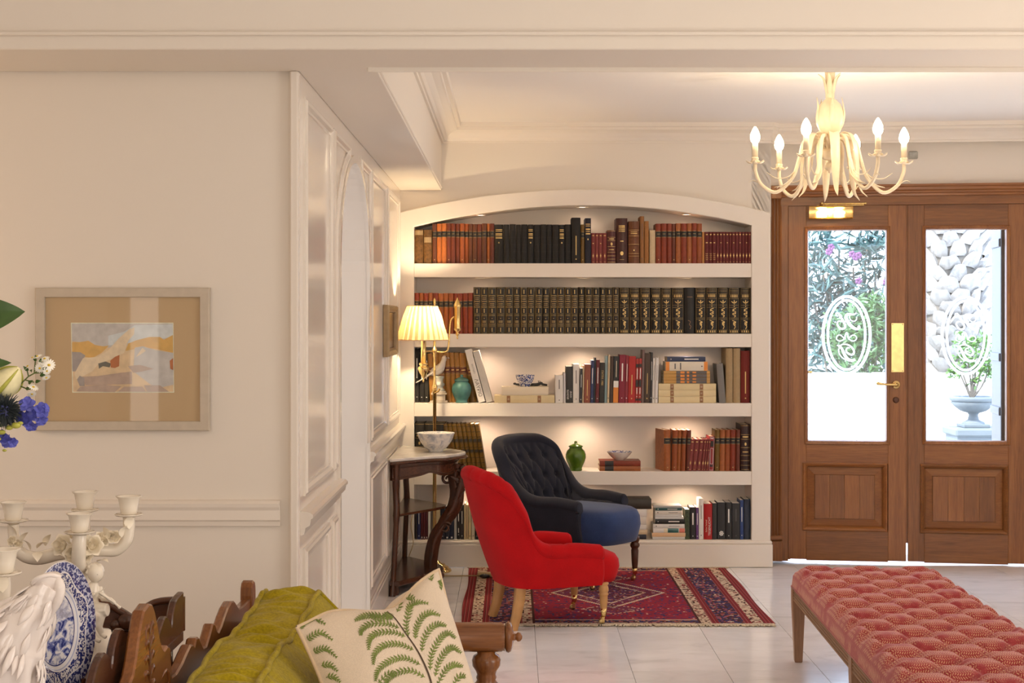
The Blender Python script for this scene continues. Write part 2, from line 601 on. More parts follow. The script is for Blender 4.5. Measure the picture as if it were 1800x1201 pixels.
# frames for extrusions: local XY -> world planes
def plane_xz(y0):       # local x->X, y->Z, extrude (+z) -> -Y (towards the camera)
    return Matrix(((1, 0, 0, 0), (0, 0, -1, y0), (0, 1, 0, 0), (0, 0, 0, 1)))
def plane_yz(x0):       # local x->Y, y->Z, extrude -> +X
    return Matrix(((0, 0, 1, x0), (1, 0, 0, 0), (0, 1, 0, 0), (0, 0, 0, 1)))

# ---------------------------------------------------------------- the room
ZS = 2.259      # underside of beam and soffit
ZC = 2.655      # ceilings
XL = -0.675     # face of the panelled wall
YP = 4.86       # face of the wall with the painting
YB = 9.18       # face of the bookcase
YW = 9.255      # face of the wall behind it
XR = 4.2

# floor: slab below, tiles on it
fl = struct(G().box((0.5, 3.6, -0.06), (7.6, 12.4, 0.08)).obj('floor', 'grout', loc=(0, 0, 0)), 'floor of pale polished marble tiles')
TS = 0.3966
tile = G().box((0, 0, 0), (TS - 0.0016, TS - 0.0016, 0.02), 0.0006)
tile_me = None
k = 0
for i in range(-4, 9):
    for j in range(-6, 6):
        x = 0.108 + TS * (i + 0.5); y = 7.256 + TS * (j + 0.5)
        if y > 9.4 or x > 3.7 or x < -1.5:
            continue
        if x < -0.9 and y > 4.9:
            continue
        if tile_me is None:
            o = tile.obj('tile', 'floor_marble', fl, loc=(x, y, -0.01)); tile_me = o.data
        else:
            o = link('tile', tile_me, fl, (x, y, -0.01))
        k += 1
near = G().box((0.5, 2.0, -0.015), (7.4, 5.75, 0.01)).obj('paving', 'floor_marble', fl)
near['kind'] = 'stuff'

# ceilings
struct(G().box((1.75, 7.2, ZC + 0.06), (4.95, 4.9, 0.12)).obj('ceiling', 'ceiling_paint', loc=(0, 0, 0)), 'ceiling of the hall behind the beam')
struct(G().box((0.5, 1.0, ZC + 0.06), (7.6, 7.6, 0.12)).obj('ceiling_near', 'ceiling_paint'), 'ceiling of the near room')
# cross beam with a fine bead along its lower edges
bm = struct(G().box((0.5, (4.457 + 4.85) / 2, (ZS + ZC) / 2), (7.6, 4.85 - 4.457, ZC - ZS), 0.004).obj('ceiling_beam', 'wall_paint'), 'wide painted beam crossing the room below the ceiling')
g = G()
g.box((0.5, 4.449, ZS + 0.045), (7.6, 0.012, 0.012), 0.003)
g.obj('bead', 'wall_paint', bm)
g = G().box((1.88, 4.775, ZS - 0.004), (4.66, 0.012, 0.02), 0.003)
g.obj('lip', 'wall_paint', bm)
# soffit along the panelled wall
sf = struct(G().box(((XL - 0.425) / 2 - 0.0, (4.86 + YW) / 2, (ZS + ZC) / 2), (abs(XL + 0.425), YW - 4.86 + 0.04, ZC - ZS - 0.002), 0.003).obj('soffit', 'wall_paint'), 'boxed soffit above the panelled wall')
g = G().box((-0.424, (4.86 + YW) / 2, ZS + 0.016), (0.01, YW - 4.86, 0.014), 0.003)
g.obj('bead', 'wall_paint', sf)

# crown moulding (profile swept along the soffit face and the back walls)
DW0 = Vector((1.585, 9.405, 0)); DANG = -atan2(0.215, 1.478)
DU = Vector((cos(DANG), sin(DANG), 0)); DN = Vector((sin(DANG), -cos(DANG), 0))   # DN points into the room
crown = [(0.0, 0.0), (0.012, 0.0), (0.014, 0.012), (0.024, 0.014), (0.034, 0.03), (0.06, 0.055), (0.088, 0.068), (0.096, 0.07), (0.098, 0.085), (0.118, 0.088), (0.122, 0.112)]
def sweep(path, normals, prof, z0):
    rows = []
    for p, nrm in zip(path, normals):
        rows.append([(p[0] + nrm[0] * a, p[1] + nrm[1] * a, z0 + b) for a, b in prof])
    return rows
nlow = Vector((1, 0, 0)); nback = Vector((0, -1, 0))
mit = Vector((1, -1, 0))
dw_end = DW0 + DU * 2.7
g = G().grid(sweep([(-0.425, 4.85, 0), (-0.425, YW, 0)], [nlow, mit], crown, ZC - 0.112)[::-1], smooth=False)
struct(g.obj('trim_1', 'wall_paint'), 'crown moulding along the soffit')
g = G().grid(sweep([(-0.425, YW, 0), (1.56, YW, 0), (1.60, YW + 0.06, 0), tuple(dw_end)], [mit, nback, nback, DN], crown, ZC - 0.112)[::-1], smooth=False)
struct(g.obj('trim_2', 'wall_paint'), 'crown moulding along the back wall')

# ---- panelled left wall with its arched doorway
arc_c, arc_w = 6.555, 0.602
ARCH = [(arc_c - arc_w * cos(a), 1.70 + 0.445 * sin(a)) for a in [pi * k / 28 for k in range(29)]]
outline = [(YP + 0.006, 0), (YP + 0.006, ZC)] + [(YW + 0.3, ZC), (YW + 0.3, 0)] + [(arc_c + arc_w, 0)] + ARCH[::-1] + [(arc_c - arc_w, 0)]
wl = struct(G().prism(outline, 0.26, plane_yz(XL - 0.26)).obj('wall_left', 'gloss_paint'), 'glossy cream panelled wall with an arched doorway')
def moulding(path, closed=True, w=0.04, d=0.016):
    """raised frame moulding on the wall face, path in (Y,Z)"""
    prof = [(0, 0), (0.0, d * .55), (w * .18, d * .6), (w * .30, d), (w * .55, d * .9), (w * .8, d * .45), (w, d * .4), (w, 0)]
    n = len(path); rows = []
    ar = sum(path[i][0] * path[(i + 1) % n][1] - path[(i + 1) % n][0] * path[i][1] for i in range(n))
    sg = 1 if ar > 0 else -1
    for i in range(n):
        a, b, c = Vector(path[i - 1]), Vector(path[i]), Vector(path[(i + 1) % n])
        d1, d2 = (b - a).normalized(), (c - b).normalized()
        n1, n2 = Vector((-d1.y, d1.x)) * sg, Vector((-d2.y, d2.x)) * sg
        nn = (n1 + n2); nn = nn / max(0.25, nn.dot(n1))
        rows.append([(XL + h, b.x + nn.x * q, b.y + nn.y * q) for q, h in prof])
    return G().grid(rows, cu=closed, smooth=False)
def rect(y0, y1, z0, z1):
    return [(y0, z0), (y1, z0), (y1, z1), (y0, z1)]
zt = 2.195
def panel(path):
    moulding(path).obj('panel_moulding', 'gloss_paint', wl)
panel(rect(4.955, 5.70, 0.905, zt))
panel(rect(7.30, 8.16, 0.905, zt))
panel(rect(8.24, 9.09, 0.905, zt))
panel(rect(4.955, 5.62, 0.20, 0.735))
panel(rect(5.70, 5.86, 0.20, 0.735))
panel(rect(7.27, 8.16, 0.20, 0.735))
panel(rect(8.24, 9.09, 0.20, 0.735))
sp = [(5.755, zt), (5.755, 0.905), (5.86, 0.905), (5.86, 1.70)] + [(arc_c - 0.71 * cos(a), 1.70 + 0.46 * sin(a)) for a in [0.25, 0.5, 0.75, 1.0, 1.2]] + [(6.33, zt)]
panel(sp)
sp2 = [(2 * arc_c - y, z) for y, z in sp][::-1]
sp2 = [(min(y, 7.25), z) for y, z in sp2]
panel(sp2)
def rail(y0, y1):
    prof = [(0, -0.045), (0.012, -0.04), (0.016, -0.02), (0.03, -0.012), (0.034, 0.008), (0.04, 0.012), (0.04, 0.022), (0.03, 0.03), (0, 0.034)]
    rows = [[(XL + a, y, 0.83 + b) for a, b in prof] for y in (y0, y1)]
    g = G().grid(rows, smooth=False)
    for r in rows:
        g.poly(r)
    g.obj('chair_rail', 'gloss_paint', wl)
rail(4.90, arc_c - arc_w - 0.01); rail(arc_c + arc_w + 0.01, YB + 0.02)
# lining of the arched doorway and skirting
def arch_band(r_in, r_out, x0, x1):
    def pts(dw):
        w = arc_w + dw
        return [(arc_c - w, 0.0)] + [(arc_c - w * cos(pi * k / 28), 1.70 + (0.445 + dw) * sin(pi * k / 28)) for k in range(29)] + [(arc_c + w, 0.0)]
    a, b = pts(r_in), pts(r_out)
    rows = [[(x0, y, z) for y, z in a], [(x1, y, z) for y, z in a], [(x1, y, z) for y, z in b], [(x0, y, z) for y, z in b]]
    return G().grid(rows[::-1], smooth=False)
arch_band(-0.004, 0.03, XL - 0.002, XL + 0.014).obj('arch_bead', 'gloss_paint', wl)
for y0, y1 in ((YP, arc_c - arc_w - 0.03), (arc_c + arc_w + 0.03, YB)):
    g = G().box((XL + 0.008, (y0 + y1) / 2, 0.06), (0.016, y1 - y0, 0.12), 0.003)
    g.box((XL + 0.006, (y0 + y1) / 2, 0.13), (0.012, y1 - y0, 0.02), 0.004)
    struct(g.obj('baseboard_left', 'gloss_paint'))
# passage behind the arch
g = G().box((-2.25, 7.1, 1.3), (0.1, 4.4, 2.7)).box((-1.5, 9.25, 1.3), (1.2, 0.1, 2.7)).box((-1.6, 7.1, 2.5), (1.4, 4.4, 0.1)).box((-1.6, 7.1, -0.06), (1.4, 4.4, 0.08))
struct(g.obj('wall_passage', 'passage_paint'), 'plain walls of the passage beyond the arch')

# ---- wall with the painting, its corner trim and dado rail
struct(G().box((-1.94, YP + 0.06, ZC / 2), (2.522, 0.12, ZC)).obj('wall_front', 'wall_paint', loc=(0, 0, 0)), 'plain cream wall carrying the painting')
g = G().box((XL - 0.011, YP - 0.008, ZS / 2), (0.026, 0.044, ZS - 0.002), 0.004)
struct(g.obj('trim_3', 'satin_paint'), 'slim corner trim at the end of the painting wall')
prof = [(0, -0.083), (0.014, -0.08), (0.016, -0.066), (0.024, -0.060), (0.022, -0.03), (0.028, -0.02), (0.03, -0.008), (0.02, 0.0), (0, 0.002)]
x0, x1 = -3.2, (492 - CX) * (YP - .02) / FPX
rows = [[(x, YP - a, 0.904 + b) for a, b in prof] for x in (x0, x1)]
g = G().grid(rows[::-1], smooth=False).poly([rows[1][i] for i in range(len(prof))])
struct(g.obj('trim_4', 'satin_paint'), 'dado rail below the painting')
struct(G().box((-1.95, YP - 0.008, 0.06), (2.5, 0.016, 0.12), 0.003).obj('baseboard_front', 'satin_paint'))

# ---- walls out of view that close the rooms
struct(G().box((-3.25, 1.0, 1.33), (0.1, 7.8, 2.7)).obj('wall_far_left', 'wall_paint'))
struct(G().box((0.5, -2.55, 1.33), (7.6, 0.1, 2.7)).obj('wall_rear', 'wall_paint'))
struct(G().box((XR + 0.05, 3.4, 1.33), (0.1, 12.2, 2.7)).obj('wall_right', 'wall_paint'))

# glowing strip added far left on the rear wall, reflected in the picture glass
emit('reflection_glow', (1.0, 0.90, 0.80), 4.0)
glow1 = struct(G().box((-2.90, -2.49, 1.45), (.36, .03, 2.0), .005).obj('glow_strip', 'satin_paint', loc=(0, 0, 0)), 'added narrow glowing strip that reflects in the picture glass')
G().box((-2.91, -2.475, 1.45), (.22, .008, 1.86)).obj('pane', 'reflection_glow', glow1)  # glowing face of the added strip

# ---- back wall: above the bookcase, then turning to the door wall
AX0, AX1 = (700 - CX) * YB / FPX, (1353.5 - CX) * YB / FPX
def arc3(xa, za, xm, zm, xb, zb, n=40):
    """three-point arc in XZ"""
    ax, ay, bx, by, cx, cy = xa, za, xm, zm, xb, zb
    d = 2 * (ax * (by - cy) + bx * (cy - ay) + cx * (ay - by))
    ux = ((ax * ax + ay * ay) * (by - cy) + (bx * bx + by * by) * (cy - ay) + (cx * cx + cy * cy) * (ay - by)) / d
    uy = ((ax * ax + ay * ay) * (cx - bx) + (bx * bx + by * by) * (ax - cx) + (cx * cx + cy * cy) * (bx - ax)) / d
    r = sqrt((ax - ux) ** 2 + (ay - uy) ** 2)
    a0, a1 = atan2(ay - uy, ax - ux), atan2(cy - uy, cx - ux)
    return [(ux + r * cos(lerp(a0, a1, k / n)), uy + r * sin(lerp(a0, a1, k / n))) for k in range(n + 1)]
zf = lambda py: EYE + (CY - py) * YB / FPX
xf = lambda px: (px - CX) * YB / FPX
OUT = arc3(AX0, zf(374), xf(1030), zf(333), AX1, zf(374))
INN = arc3(xf(728), zf(399), xf(1026), zf(361), xf(1321), zf(396))
poly = [(XL, ZC)] + [(XL, zf(374) - 0.02)] + [(x, z - 0.02) for x, z in OUT] + [(1.56, zf(374) - 0.02), (1.56, ZC)]
g = G().prism(poly, 0.10, plane_xz(YW + 0.10))
g.box((1.50, YW + 0.12, ZC / 2), (0.115, 0.24, ZC))
struct(g.obj('wall_back', 'wall_paint'), 'cream wall above the arched bookcase')

# door wall, local frame: x along DU, y away from the room
def dl(px, off=0.0):
    """distance along the door wall of picture column px on the plane lying 'off' behind it"""
    a = (px - CX) / FPX
    o = DW0 - DN * off
    # X = a*Y and (P - o).DN = 0
    Y = (o.x * DN.x + o.y * DN.y) / (a * DN.x + DN.y)
    P = Vector((a * Y, Y, 0))
    return (P - o).dot(DU)
def dz(px, py, off=0.0):
    a = (px - CX) / FPX
    o = DW0 - DN * off
    Y = (o.x * DN.x + o.y * DN.y) / (a * DN.x + DN.y)
    return EYE + (CY - py) * Y / FPX
LEAF0, LEAFM0, LEAFM1 = dl(1386), dl(1594.5), dl(1597.5)
LEAFW = LEAFM0 - LEAF0
LEAF1 = LEAFM1 + LEAFW
ZTOP = dz(1480, 360.3)
dxo0, dxo1 = LEAF0 - 0.012, LEAF1 + 0.012
g = G()
g.box(((-0.06 + dxo0) / 2, 0.11, ZC / 2), (dxo0 + 0.06 + 0.0, 0.14, ZC))
g.box(((dxo1 + 3.0) / 2, 0.11, ZC / 2), (3.0 - dxo1, 0.14, ZC))
g.box(((dxo0 + dxo1) / 2, 0.11, (ZTOP + 0.012 + ZC) / 2), (dxo1 - dxo0, 0.14, ZC - ZTOP - 0.012))
wd = struct(g.obj('wall_door', 'wall_paint', loc=DW0, rotz=DANG), 'wall around the wooden double doors')

# ---------------------------------------------------------------- the double doors (one structure, leaves as parts)
def dl3(x, y, z):
    return DW0 + DU * x - DN * y + Vector((0, 0, z))
def dthing_obj(g, name, mat, parent):
    return g.obj(name, mat, parent)
# frame: fluted architrave with plinth block and corner block, lintel and jamb
fr = G()
door = thing('door_1', 'varnished wooden double entrance doors with glazed upper halves', 'door', DW0, DANG)
door['kind'] = 'structure'
dstruct = door
xa0, xa1 = dl(1355.0), dl(1374.5)
za1 = dz(1400, 326.0)
zl = dz(1400, 349.0)
g = G()
zplinth = dz(1364, 943)
flx = [xa0 + (xa1 - xa0) * k for k in (0, .08, .12, .30, .34, .40, .58, .62, .68, .86, .90, 1)]
fly = [0, 0, -.008, -.016, -.008, -.008, -.018, -.008, -.008, -.016, -.006, 0]
rows = [[(x, 0.03 + y, z) for x, y in zip(flx, fly)] for z in (zplinth, zl)]
g.grid(rows, smooth=False)
g.obj('architrave', 'door_wood_z', door)
G().box(((xa0 + xa1) / 2, 0.03, zplinth / 2 - 0.015), (xa1 - xa0 + 0.004, 0.05, zplinth - 0.03), 0.003).obj('plinth_block', 'door_wood_z', door)
G().box(((xa0 + xa1) / 2, 0.028, zplinth - 0.012), (xa1 - xa0 + 0.012, 0.06, 0.03), 0.008).obj('plinth_moulding', 'door_wood_x', door)
G().box(((xa0 + xa1) / 2, 0.024, (zl + za1) / 2), (xa1 - xa0, 0.05, za1 - zl), 0.004).obj('corner_block', 'door_wood_z', door)
xr1 = LEAF1 + 0.03
g = G()
hz = [(0, 0), (.10, -.004), (.14, -.016), (.30, -.02), (.36, -.01), (.52, -.012), (.58, -.024), (.78, -.028), (.84, -.036), (1.0, -.038), (1.0, 0.02)]
rows = [[(x, 0.03 + b, lerp(zl, za1, a)) for a, b in hz] for x in (xa1, xr1 + 0.1)]
g.grid(rows, smooth=False)
g.obj('lintel_moulding', 'door_wood_x', door)
G().box(((xa1 + xr1) / 2, 0.055, (zl + ZTOP) / 2 + 0.004), (xr1 - xa1 + .1, 0.06, zl - ZTOP - 0.004 + 0.012)).obj('lintel', 'door_wood_x', door)
G().box(((xa1 + LEAF0) / 2 - 0.001, 0.062, ZTOP / 2 + 0.01), (LEAF0 - xa1 - 0.001, 0.064, ZTOP + .02)).obj('jamb', 'door_wood_z', door)
G().box(((LEAF1 + 0.052), 0.062, ZTOP / 2 + 0.01), (0.10, 0.064, ZTOP + .02)).obj('jamb', 'door_wood_z', door)

def frame_strip(g, x0, x1, z0, z1, prof, y0):
    """mitred frame inside rect, prof = (inset, y)"""
    rows = []
    for (cx, cz, sx, sz) in ((x0, z0, 1, 1), (x1, z0, -1, 1), (x1, z1, -1, -1), (x0, z1, 1, -1)):
        rows.append([(cx + sx * a, y0 + b, cz + sz * a) for a, b in prof])
    return g.grid(rows, cu=True, smooth=False)

ZB = 0.010
def leaf(x0, mirror, gx, gz, px_panel, name):
    """gx, gz: moulding rect round the glass; px_panel: raised panel rect"""
    x1 = x0 + LEAFW
    yf, th = 0.05, 0.045
    lf = link(name, None, door)
    yc = yf + th / 2
    def part(g, nm, m):
        return g.obj(nm, m, lf)
    sl, sr = gx[0] + 0.012, gx[1] - 0.012
    part(G().box(((x0 + sl) / 2, yc, (ZB + ZTOP) / 2), (sl - x0, th, ZTOP - ZB), 0.002), 'stile', 'door_wood_z')
    part(G().box(((x1 + sr) / 2, yc, (ZB + ZTOP) / 2), (x1 - sr, th, ZTOP - ZB), 0.002), 'stile', 'door_wood_z')
    part(G().box(((sl + sr) / 2, yc, (gz[1] + ZTOP) / 2 - 0.004), (sr - sl, th - 0.001, ZTOP - gz[1] + 0.008), 0.001), 'rail', 'door_wood_x')
    part(G().box(((sl + sr) / 2, yc, (gz[0] + px_panel[3]) / 2), (sr - sl, th - 0.001, gz[0] - px_panel[3] + 0.012), 0.001), 'rail', 'door_wood_x')
    part(G().box(((sl + sr) / 2, yc, (ZB + px_panel[2]) / 2), (sr - sl, th - 0.001, px_panel[2] - ZB + 0.012), 0.001), 'rail', 'door_wood_x')
    prof = [(0, 0.0), (0.0, -0.008), (0.006, -0.012), (0.012, -0.006), (0.020, 0.0), (0.026, 0.012), (0.026, 0.03)]
    part(frame_strip(G(), gx[0], gx[1], gz[0], gz[1], prof, yf), 'glazing_bead', 'door_wood_z')
    part(G().box(((gx[0] + gx[1]) / 2, yf + 0.022, (gz[0] + gz[1]) / 2), (gx[1] - gx[0] - 0.04, 0.004, gz[1] - gz[0] - 0.04)), 'pane', 'clear_glass')
    a0, a1, b0, b1 = px_panel
    prof = [(0, 0.0), (0.0, -0.008), (0.008, -0.014), (0.016, -0.008), (0.024, 0.002), (0.03, 0.018)]
    part(frame_strip(G(), a0, a1, b0, b1, prof, yf), 'panel_moulding', 'door_wood_x')
    iw = 0.075
    g = G(); frame_strip(g, a0 + 0.02, a1 - 0.02, b0 + 0.02, b1 - 0.02, [(0, 0.022), (iw - 0.022, 0.008), (iw - 0.020, 0.0)], yf)
    part(g, 'panel_border', 'door_wood_x')
    part(G().box(((sl + sr) / 2, yf + .036, (b0 + b1) / 2), (sr - sl + .01, .014, b1 - b0 + .02)), 'panel_back', 'door_wood_z')
    nb = 4
    wpl = (a1 - a0 - 2 * iw) / nb
    for k in range(nb):
        part(G().box((a0 + iw + wpl * (k + .5), yf + 0.012, (b0 + b1) / 2), (wpl - 0.0006, 0.022, b1 - b0 - 2 * iw), 0.0006), 'panel_board', 'door_wood_z')
    return lf
zz = lambda py: dz(1490, py)
zr = lambda py: dz(1700, py)
leaf_l = leaf(LEAF0, False, (dl(1414.5), dl(1566)), (zz(783), zz(397.3)), (dl(1411), dl(1561), zz(936), zz(815)), 'door_leaf')
leaf_r = leaf(LEAFM1, True, (dl(1623), dl(1778.5)), (zr(783.5), zr(395.5)), (dl(1619), dl(1774.5), zr(941), zr(818)), 'door_leaf')
for x_ in (LEAF0 - .006, LEAF1 + .006):
    G().box((x_, 0.108, ZTOP / 2), (0.04, 0.022, ZTOP)).obj('door_stop', 'door_wood_z', door)
G().box(((LEAF0 + LEAF1) / 2, 0.108, ZTOP), (LEAF1 - LEAF0 + .04, 0.022, .03)).obj('door_stop', 'door_wood_x', door)
# meeting strip between the leaves
G().box(((LEAFM0 + LEAFM1) / 2, 0.075, ZTOP / 2 + 0.06), (0.012, 0.03, ZTOP - 0.12)).obj('meeting_strip', 'door_wood_z', leaf_l)
# hinges
for py in (416, 498, 705, 913):
    z = dz(1380, py)
    g = G().lathe([(0.006, -0.04), (0.006, 0.04)], 10, (dl(1380), 0.038, z)).box((dl(1380), 0.042, z), (0.022, 0.004, 0.08), 0.001)
    g.ball((dl(1380), 0.038, z + 0.043), 0.006, 8, 6).ball((dl(1380), 0.038, z - 0.043), 0.006, 8, 6)
    g.obj('hinge', 'brass', leaf_l)
# push plate, lever handle, key escutcheon
xp0, xp1 = dl(1568), dl(1590.6)
z0, z1 = dz(1579, 655), dz(1579, 568)
pp = G().box(((xp0 + xp1) / 2, 0.048, (z0 + z1) / 2), (xp1 - xp0, 0.005, z1 - z0), 0.001).obj('push_plate', 'brass', leaf_l)
hx, hzz = dl(1576.5), dz(1576, 677)
g = G()
for sx in (xp0 + .008, xp1 - .008):
    for sz in (z0 + .008, z1 - .008):
        g.ball((sx, 0.0455, sz), (0.0035, 0.0015, 0.0035), 8, 5)
g.obj('screw', 'old_brass', leaf_l)
RY = Matrix.Rotation(pi / 2, 4, 'X')
hd = G().lathe([(0.0, 0.0), (0.026, 0.0), (0.026, 0.004), (0.022, 0.008), (0.010, 0.010), (0.009, 0.03), (0.0, 0.032)], 24, (hx, 0.05, hzz), RY).obj('handle_rose', 'brass', leaf_l)
g = G().tube(spline([(hx, 0.022, hzz), (hx - 0.03, 0.018, hzz + 0.001), (hx - 0.075, 0.018, hzz + 0.003), (hx - 0.108, 0.02, hzz + 0.007)], 5),
             [0.009] + [0.008] * 6 + [0.007] * 4 + [0.009] * 5, 10)
g.ball((hx - 0.110, 0.02, hzz + 0.008), 0.011, 10, 8)
g.obj('handle', 'brass', leaf_l)
kx, kz = dl(1576.3), dz(1576, 704)
G().lathe([(0.0, 0.0), (0.019, 0.0), (0.019, 0.003), (0.012, 0.006), (0.0, 0.006)], 20, (kx, 0.05, kz), RY).obj('key_escutcheon', 'dark_wood_x', leaf_l)
# small bolt keep seen at the left edge of the glass
G().box((dl(1425.0), 0.066, dz(1425, 655)), (0.03, 0.012, 0.012), 0.004).obj('bolt', 'brass', leaf_l)

# etched monogram: ribbons lying on the pane
def ribbon(g, pts, w, y):
    """flat ribbon in the local XZ plane; w may be a list"""
    n = len(pts)
    ws = w if isinstance(w, (list, tuple)) else [w] * n
    L, Rr = [], []
    for i in range(n):
        a, b = Vector(pts[max(i - 1, 0)]), Vector(pts[min(i + 1, n - 1)])
        d = (b - a)
        d = d.normalized() if d.length > 1e-9 else Vector((1, 0))
        nn = Vector((-d.y, d.x)) * ws[i] / 2
        p = Vector(pts[i])
        L.append((p.x + nn.x, y, p.y + nn.y)); Rr.append((p.x - nn.x, y, p.y - nn.y))
    g.grid([L, Rr], smooth=False)
GY = 0.0695
def oval(g, cx, cz, rx, rz, w, seg=64):
    a = [[(cx + (rx + s * w / 2) * cos(2 * pi * k / seg), GY, cz + (rz + s * w / 2) * sin(2 * pi * k / seg)) for k in range(seg)] for s in (-1, 1)]
    g.grid(a, cv=True, smooth=False)
def letters(g, fx, fz):
    def rb(pts, ws, n=7):
        P = spline([(p[0], p[1], 0) for p in pts], n)
        q = [(fx(p.x), fz(p.y)) for p in P]
        m = len(q)
        if isinstance(ws, (list, tuple)):
            wv = [ws[0] + (ws[1] - ws[0]) * sin(pi * i / (m - 1)) for i in range(m)]
        else:
            wv = [ws] * m
        ribbon(g, q, wv, GY)
    u = 1.0 / 294 * 0.1665 * 1.35
    rb([(380, 335), (362, 328), (358, 310), (372, 301), (392, 318), (420, 365), (446, 410), (455, 445), (440, 465), (412, 468), (385, 448), (370, 415), (378, 392), (402, 384), (420, 396)], (6 * u, 15 * u))
    rb([(575, 300), (540, 318), (500, 312), (472, 322), (463, 348), (480, 392), (512, 435), (550, 462), (585, 468), (606, 452), (600, 436)], (6 * u, 24 * u))
    rb([(503, 322), (500, 350), (518, 378), (548, 388), (572, 372), (576, 345)], 6 * u)
    rb([(430, 408), (455, 392), (482, 384), (505, 384)], 7 * u)
    rb([(490, 580), (468, 506), (440, 575), (408, 595), (375, 589), (360, 565), (377, 538), (405, 535), (430, 556), (452, 578)], 6.5 * u)
    rb([(450, 580), (468, 506), (498, 575), (530, 597), (560, 590), (575, 565), (560, 541), (532, 536), (505, 556), (486, 580)], 6.5 * u)
    rb([(366, 642), (398, 650), (424, 690), (455, 755), (488, 792), (525, 803), (553, 797), (545, 784)], (6 * u, 22 * u))
    rb([(383, 660), (425, 634), (480, 636), (525, 666), (547, 705), (538, 735), (510, 740), (475, 720), (463, 692), (478, 670), (502, 670)], (6 * u, 14 * u))
    rb([(402, 655), (386, 690), (395, 738), (430, 778), (470, 797), (522, 803)], 7 * u)
    g.ball((fx(598), GY, fz(445)), (0.008, 0.0004, 0.008), 10, 6)
def monogram(parent, cpx, cpy, px_of):
    g = G()
    sc = 1.0
    cx = dl(cpx, 0.07); cz = dz(cpx, cpy, 0.07)
    k = (dl(cpx + 10, 0.07) - cx) / 10
    kz = (cz - dz(cpx, cpy + 10, 0.07)) / 10
    oval(g, cx, cz, 41.5 * k, 67.5 * kz, 0.0165)
    oval(g, cx, cz, 33 * k, 61 * kz, 0.0135)
    letters(g, lambda x: cx + (x - 468) * 0.1665 * k, lambda y: cz - (y - 533) * 0.1665 * kz)
    g.obj('etched_monogram', 'etched_glass', parent)
monogram(leaf_l, 1488, 589, 1)
monogram(leaf_r, 1697.4, 590, 1)

# ---- brass picture light over the left leaf
pl = thing('picture_light', 'brass picture light with two glowing bulbs fixed over the left door leaf', 'lamp', dl3(dl(1460), 0.0, dz(1460, 374)), DANG)
pk = 9.40 / FPX
g = G()      # open trough seen from the front: back, curved hood and ends
w2, h2 = 37.5 * pk, 11 * pk
hood = [(-.055, h2 * .82), (-.05, h2), (-.03, h2 * 1.05), (-.012, h2 * .95), (-.006, h2 * .5), (-.006, -h2 * .7), (-.012, -h2 * .95), (-.03, -h2)]
g.grid([[(sx, y, z) for y, z in hood] for sx in (-w2, w2)])
for sx in (-w2, w2):
    g.poly([(sx, y, z) for y, z in hood])
g.obj('reflector', 'brass', pl)
for sx in (-0.062, 0.062):
    b = G().lathe([(0.0, -0.03), (0.012, -0.025), (0.017, 0.0), (0.014, 0.02), (0.005, 0.034), (0, 0.035)], 14, (sx * .8, -0.032, -0.002), Matrix.Rotation(pi / 2 * (1 if sx > 0 else -1), 4, 'Y')).obj('bulb', 'picture_bulb_glow', pl)
g = G().tube([(-0.06, -0.02, 0.035), (-0.06, 0.0, 0.055), (-0.06, 0.03, 0.058)], 0.005)
g.obj('bracket', 'brass', pl)
g = G().tube([(-0.055, 0.02, 0.056), (0.205, 0.02, 0.056)], 0.006).ball((0.21, 0.02, 0.056), 0.009).ball((-0.05, 0.012, 0.056), 0.012)
g.tube([(-0.08, 0.012, 0.046), (0.2, 0.012, 0.046)], 0.004)
g.obj('arm', 'brass', pl)
light('picture_light_bulb', 'POINT', tuple(dl3(dl(1460), -0.075, dz(1460, 374) - 0.012)), 1.6, (1.0, 0.66, 0.30), 0.02)

# ---------------------------------------------------------------- the arched built-in bookcase
bc = thing('bookcase', 'white built-in bookcase with arched top and four thick shelves', 'bookcase', ((AX0 + AX1) / 2, YB, 0))
BX0, BX1 = xf(728), xf(1321)
YK = 9.445
# face frame: strip between outer and inner outline
g = G()
def resample_x(arc, n):
    return [arc[round(i * (len(arc) - 1) / (n - 1))] for i in range(n)]
o_path = [(AX0, 0.13)] + OUT + [(AX1, 0.13)]
i_path = [(BX0, 0.13)] + INN + [(BX1, 0.13)]
rows = [[(x, YB + 0.003, z) for x, z in o_path], [(lerp(a[0], b[0], .04), YB, lerp(a[1], b[1], .04)) for a, b in zip(o_path, i_path)],
        [(lerp(a[0], b[0], .96), YB, lerp(a[1], b[1], .96)) for a, b in zip(o_path, i_path)], [(x, YB + 0.003, z) for x, z in i_path]]
g.grid(rows, smooth=False)
g.grid([[(x, YB + 0.003, z) for x, z in o_path], [(x, YW + 0.01, z) for x, z in o_path]], smooth=False)
g.grid([[(x, YB + 0.003, z) for x, z in i_path], [(x, YB + 0.05, z) for x, z in i_path]], smooth=False)
g.obj('face_frame', 'satin_paint', bc, world=True)
g = G().grid([[(x, YB + 0.05, z) for x, z in INN], [(x, YK, z) for x, z in INN]])
g.obj('arch_soffit', 'satin_paint', bc, world=True)
G().box(((BX0 + BX1) / 2, YK + 0.01, 1.12), (BX1 - BX0 + 0.04, 0.02, 2.12)).obj('back_panel', 'satin_paint', bc, world=True)
for x in (BX0 - 0.01, BX1 + 0.01):
    G().box((x, (YB + 0.045 + YK) / 2, 1.03), (0.02, YK - YB - 0.045, 2.06)).obj('side_panel', 'satin_paint', bc, world=True)
SH = [(463, 487.5), (587, 610.5), (709, 732.5), (829, 853)]
for a, b in SH:
    za, zb = zf(a), zf(b)
    G().box(((BX0 + BX1) / 2, (YB + 0.004 + YK) / 2, (za + zb) / 2), (BX1 - BX0, YK - YB - 0.004, za - zb), 0.002).obj('shelf', 'satin_paint', bc, world=True)
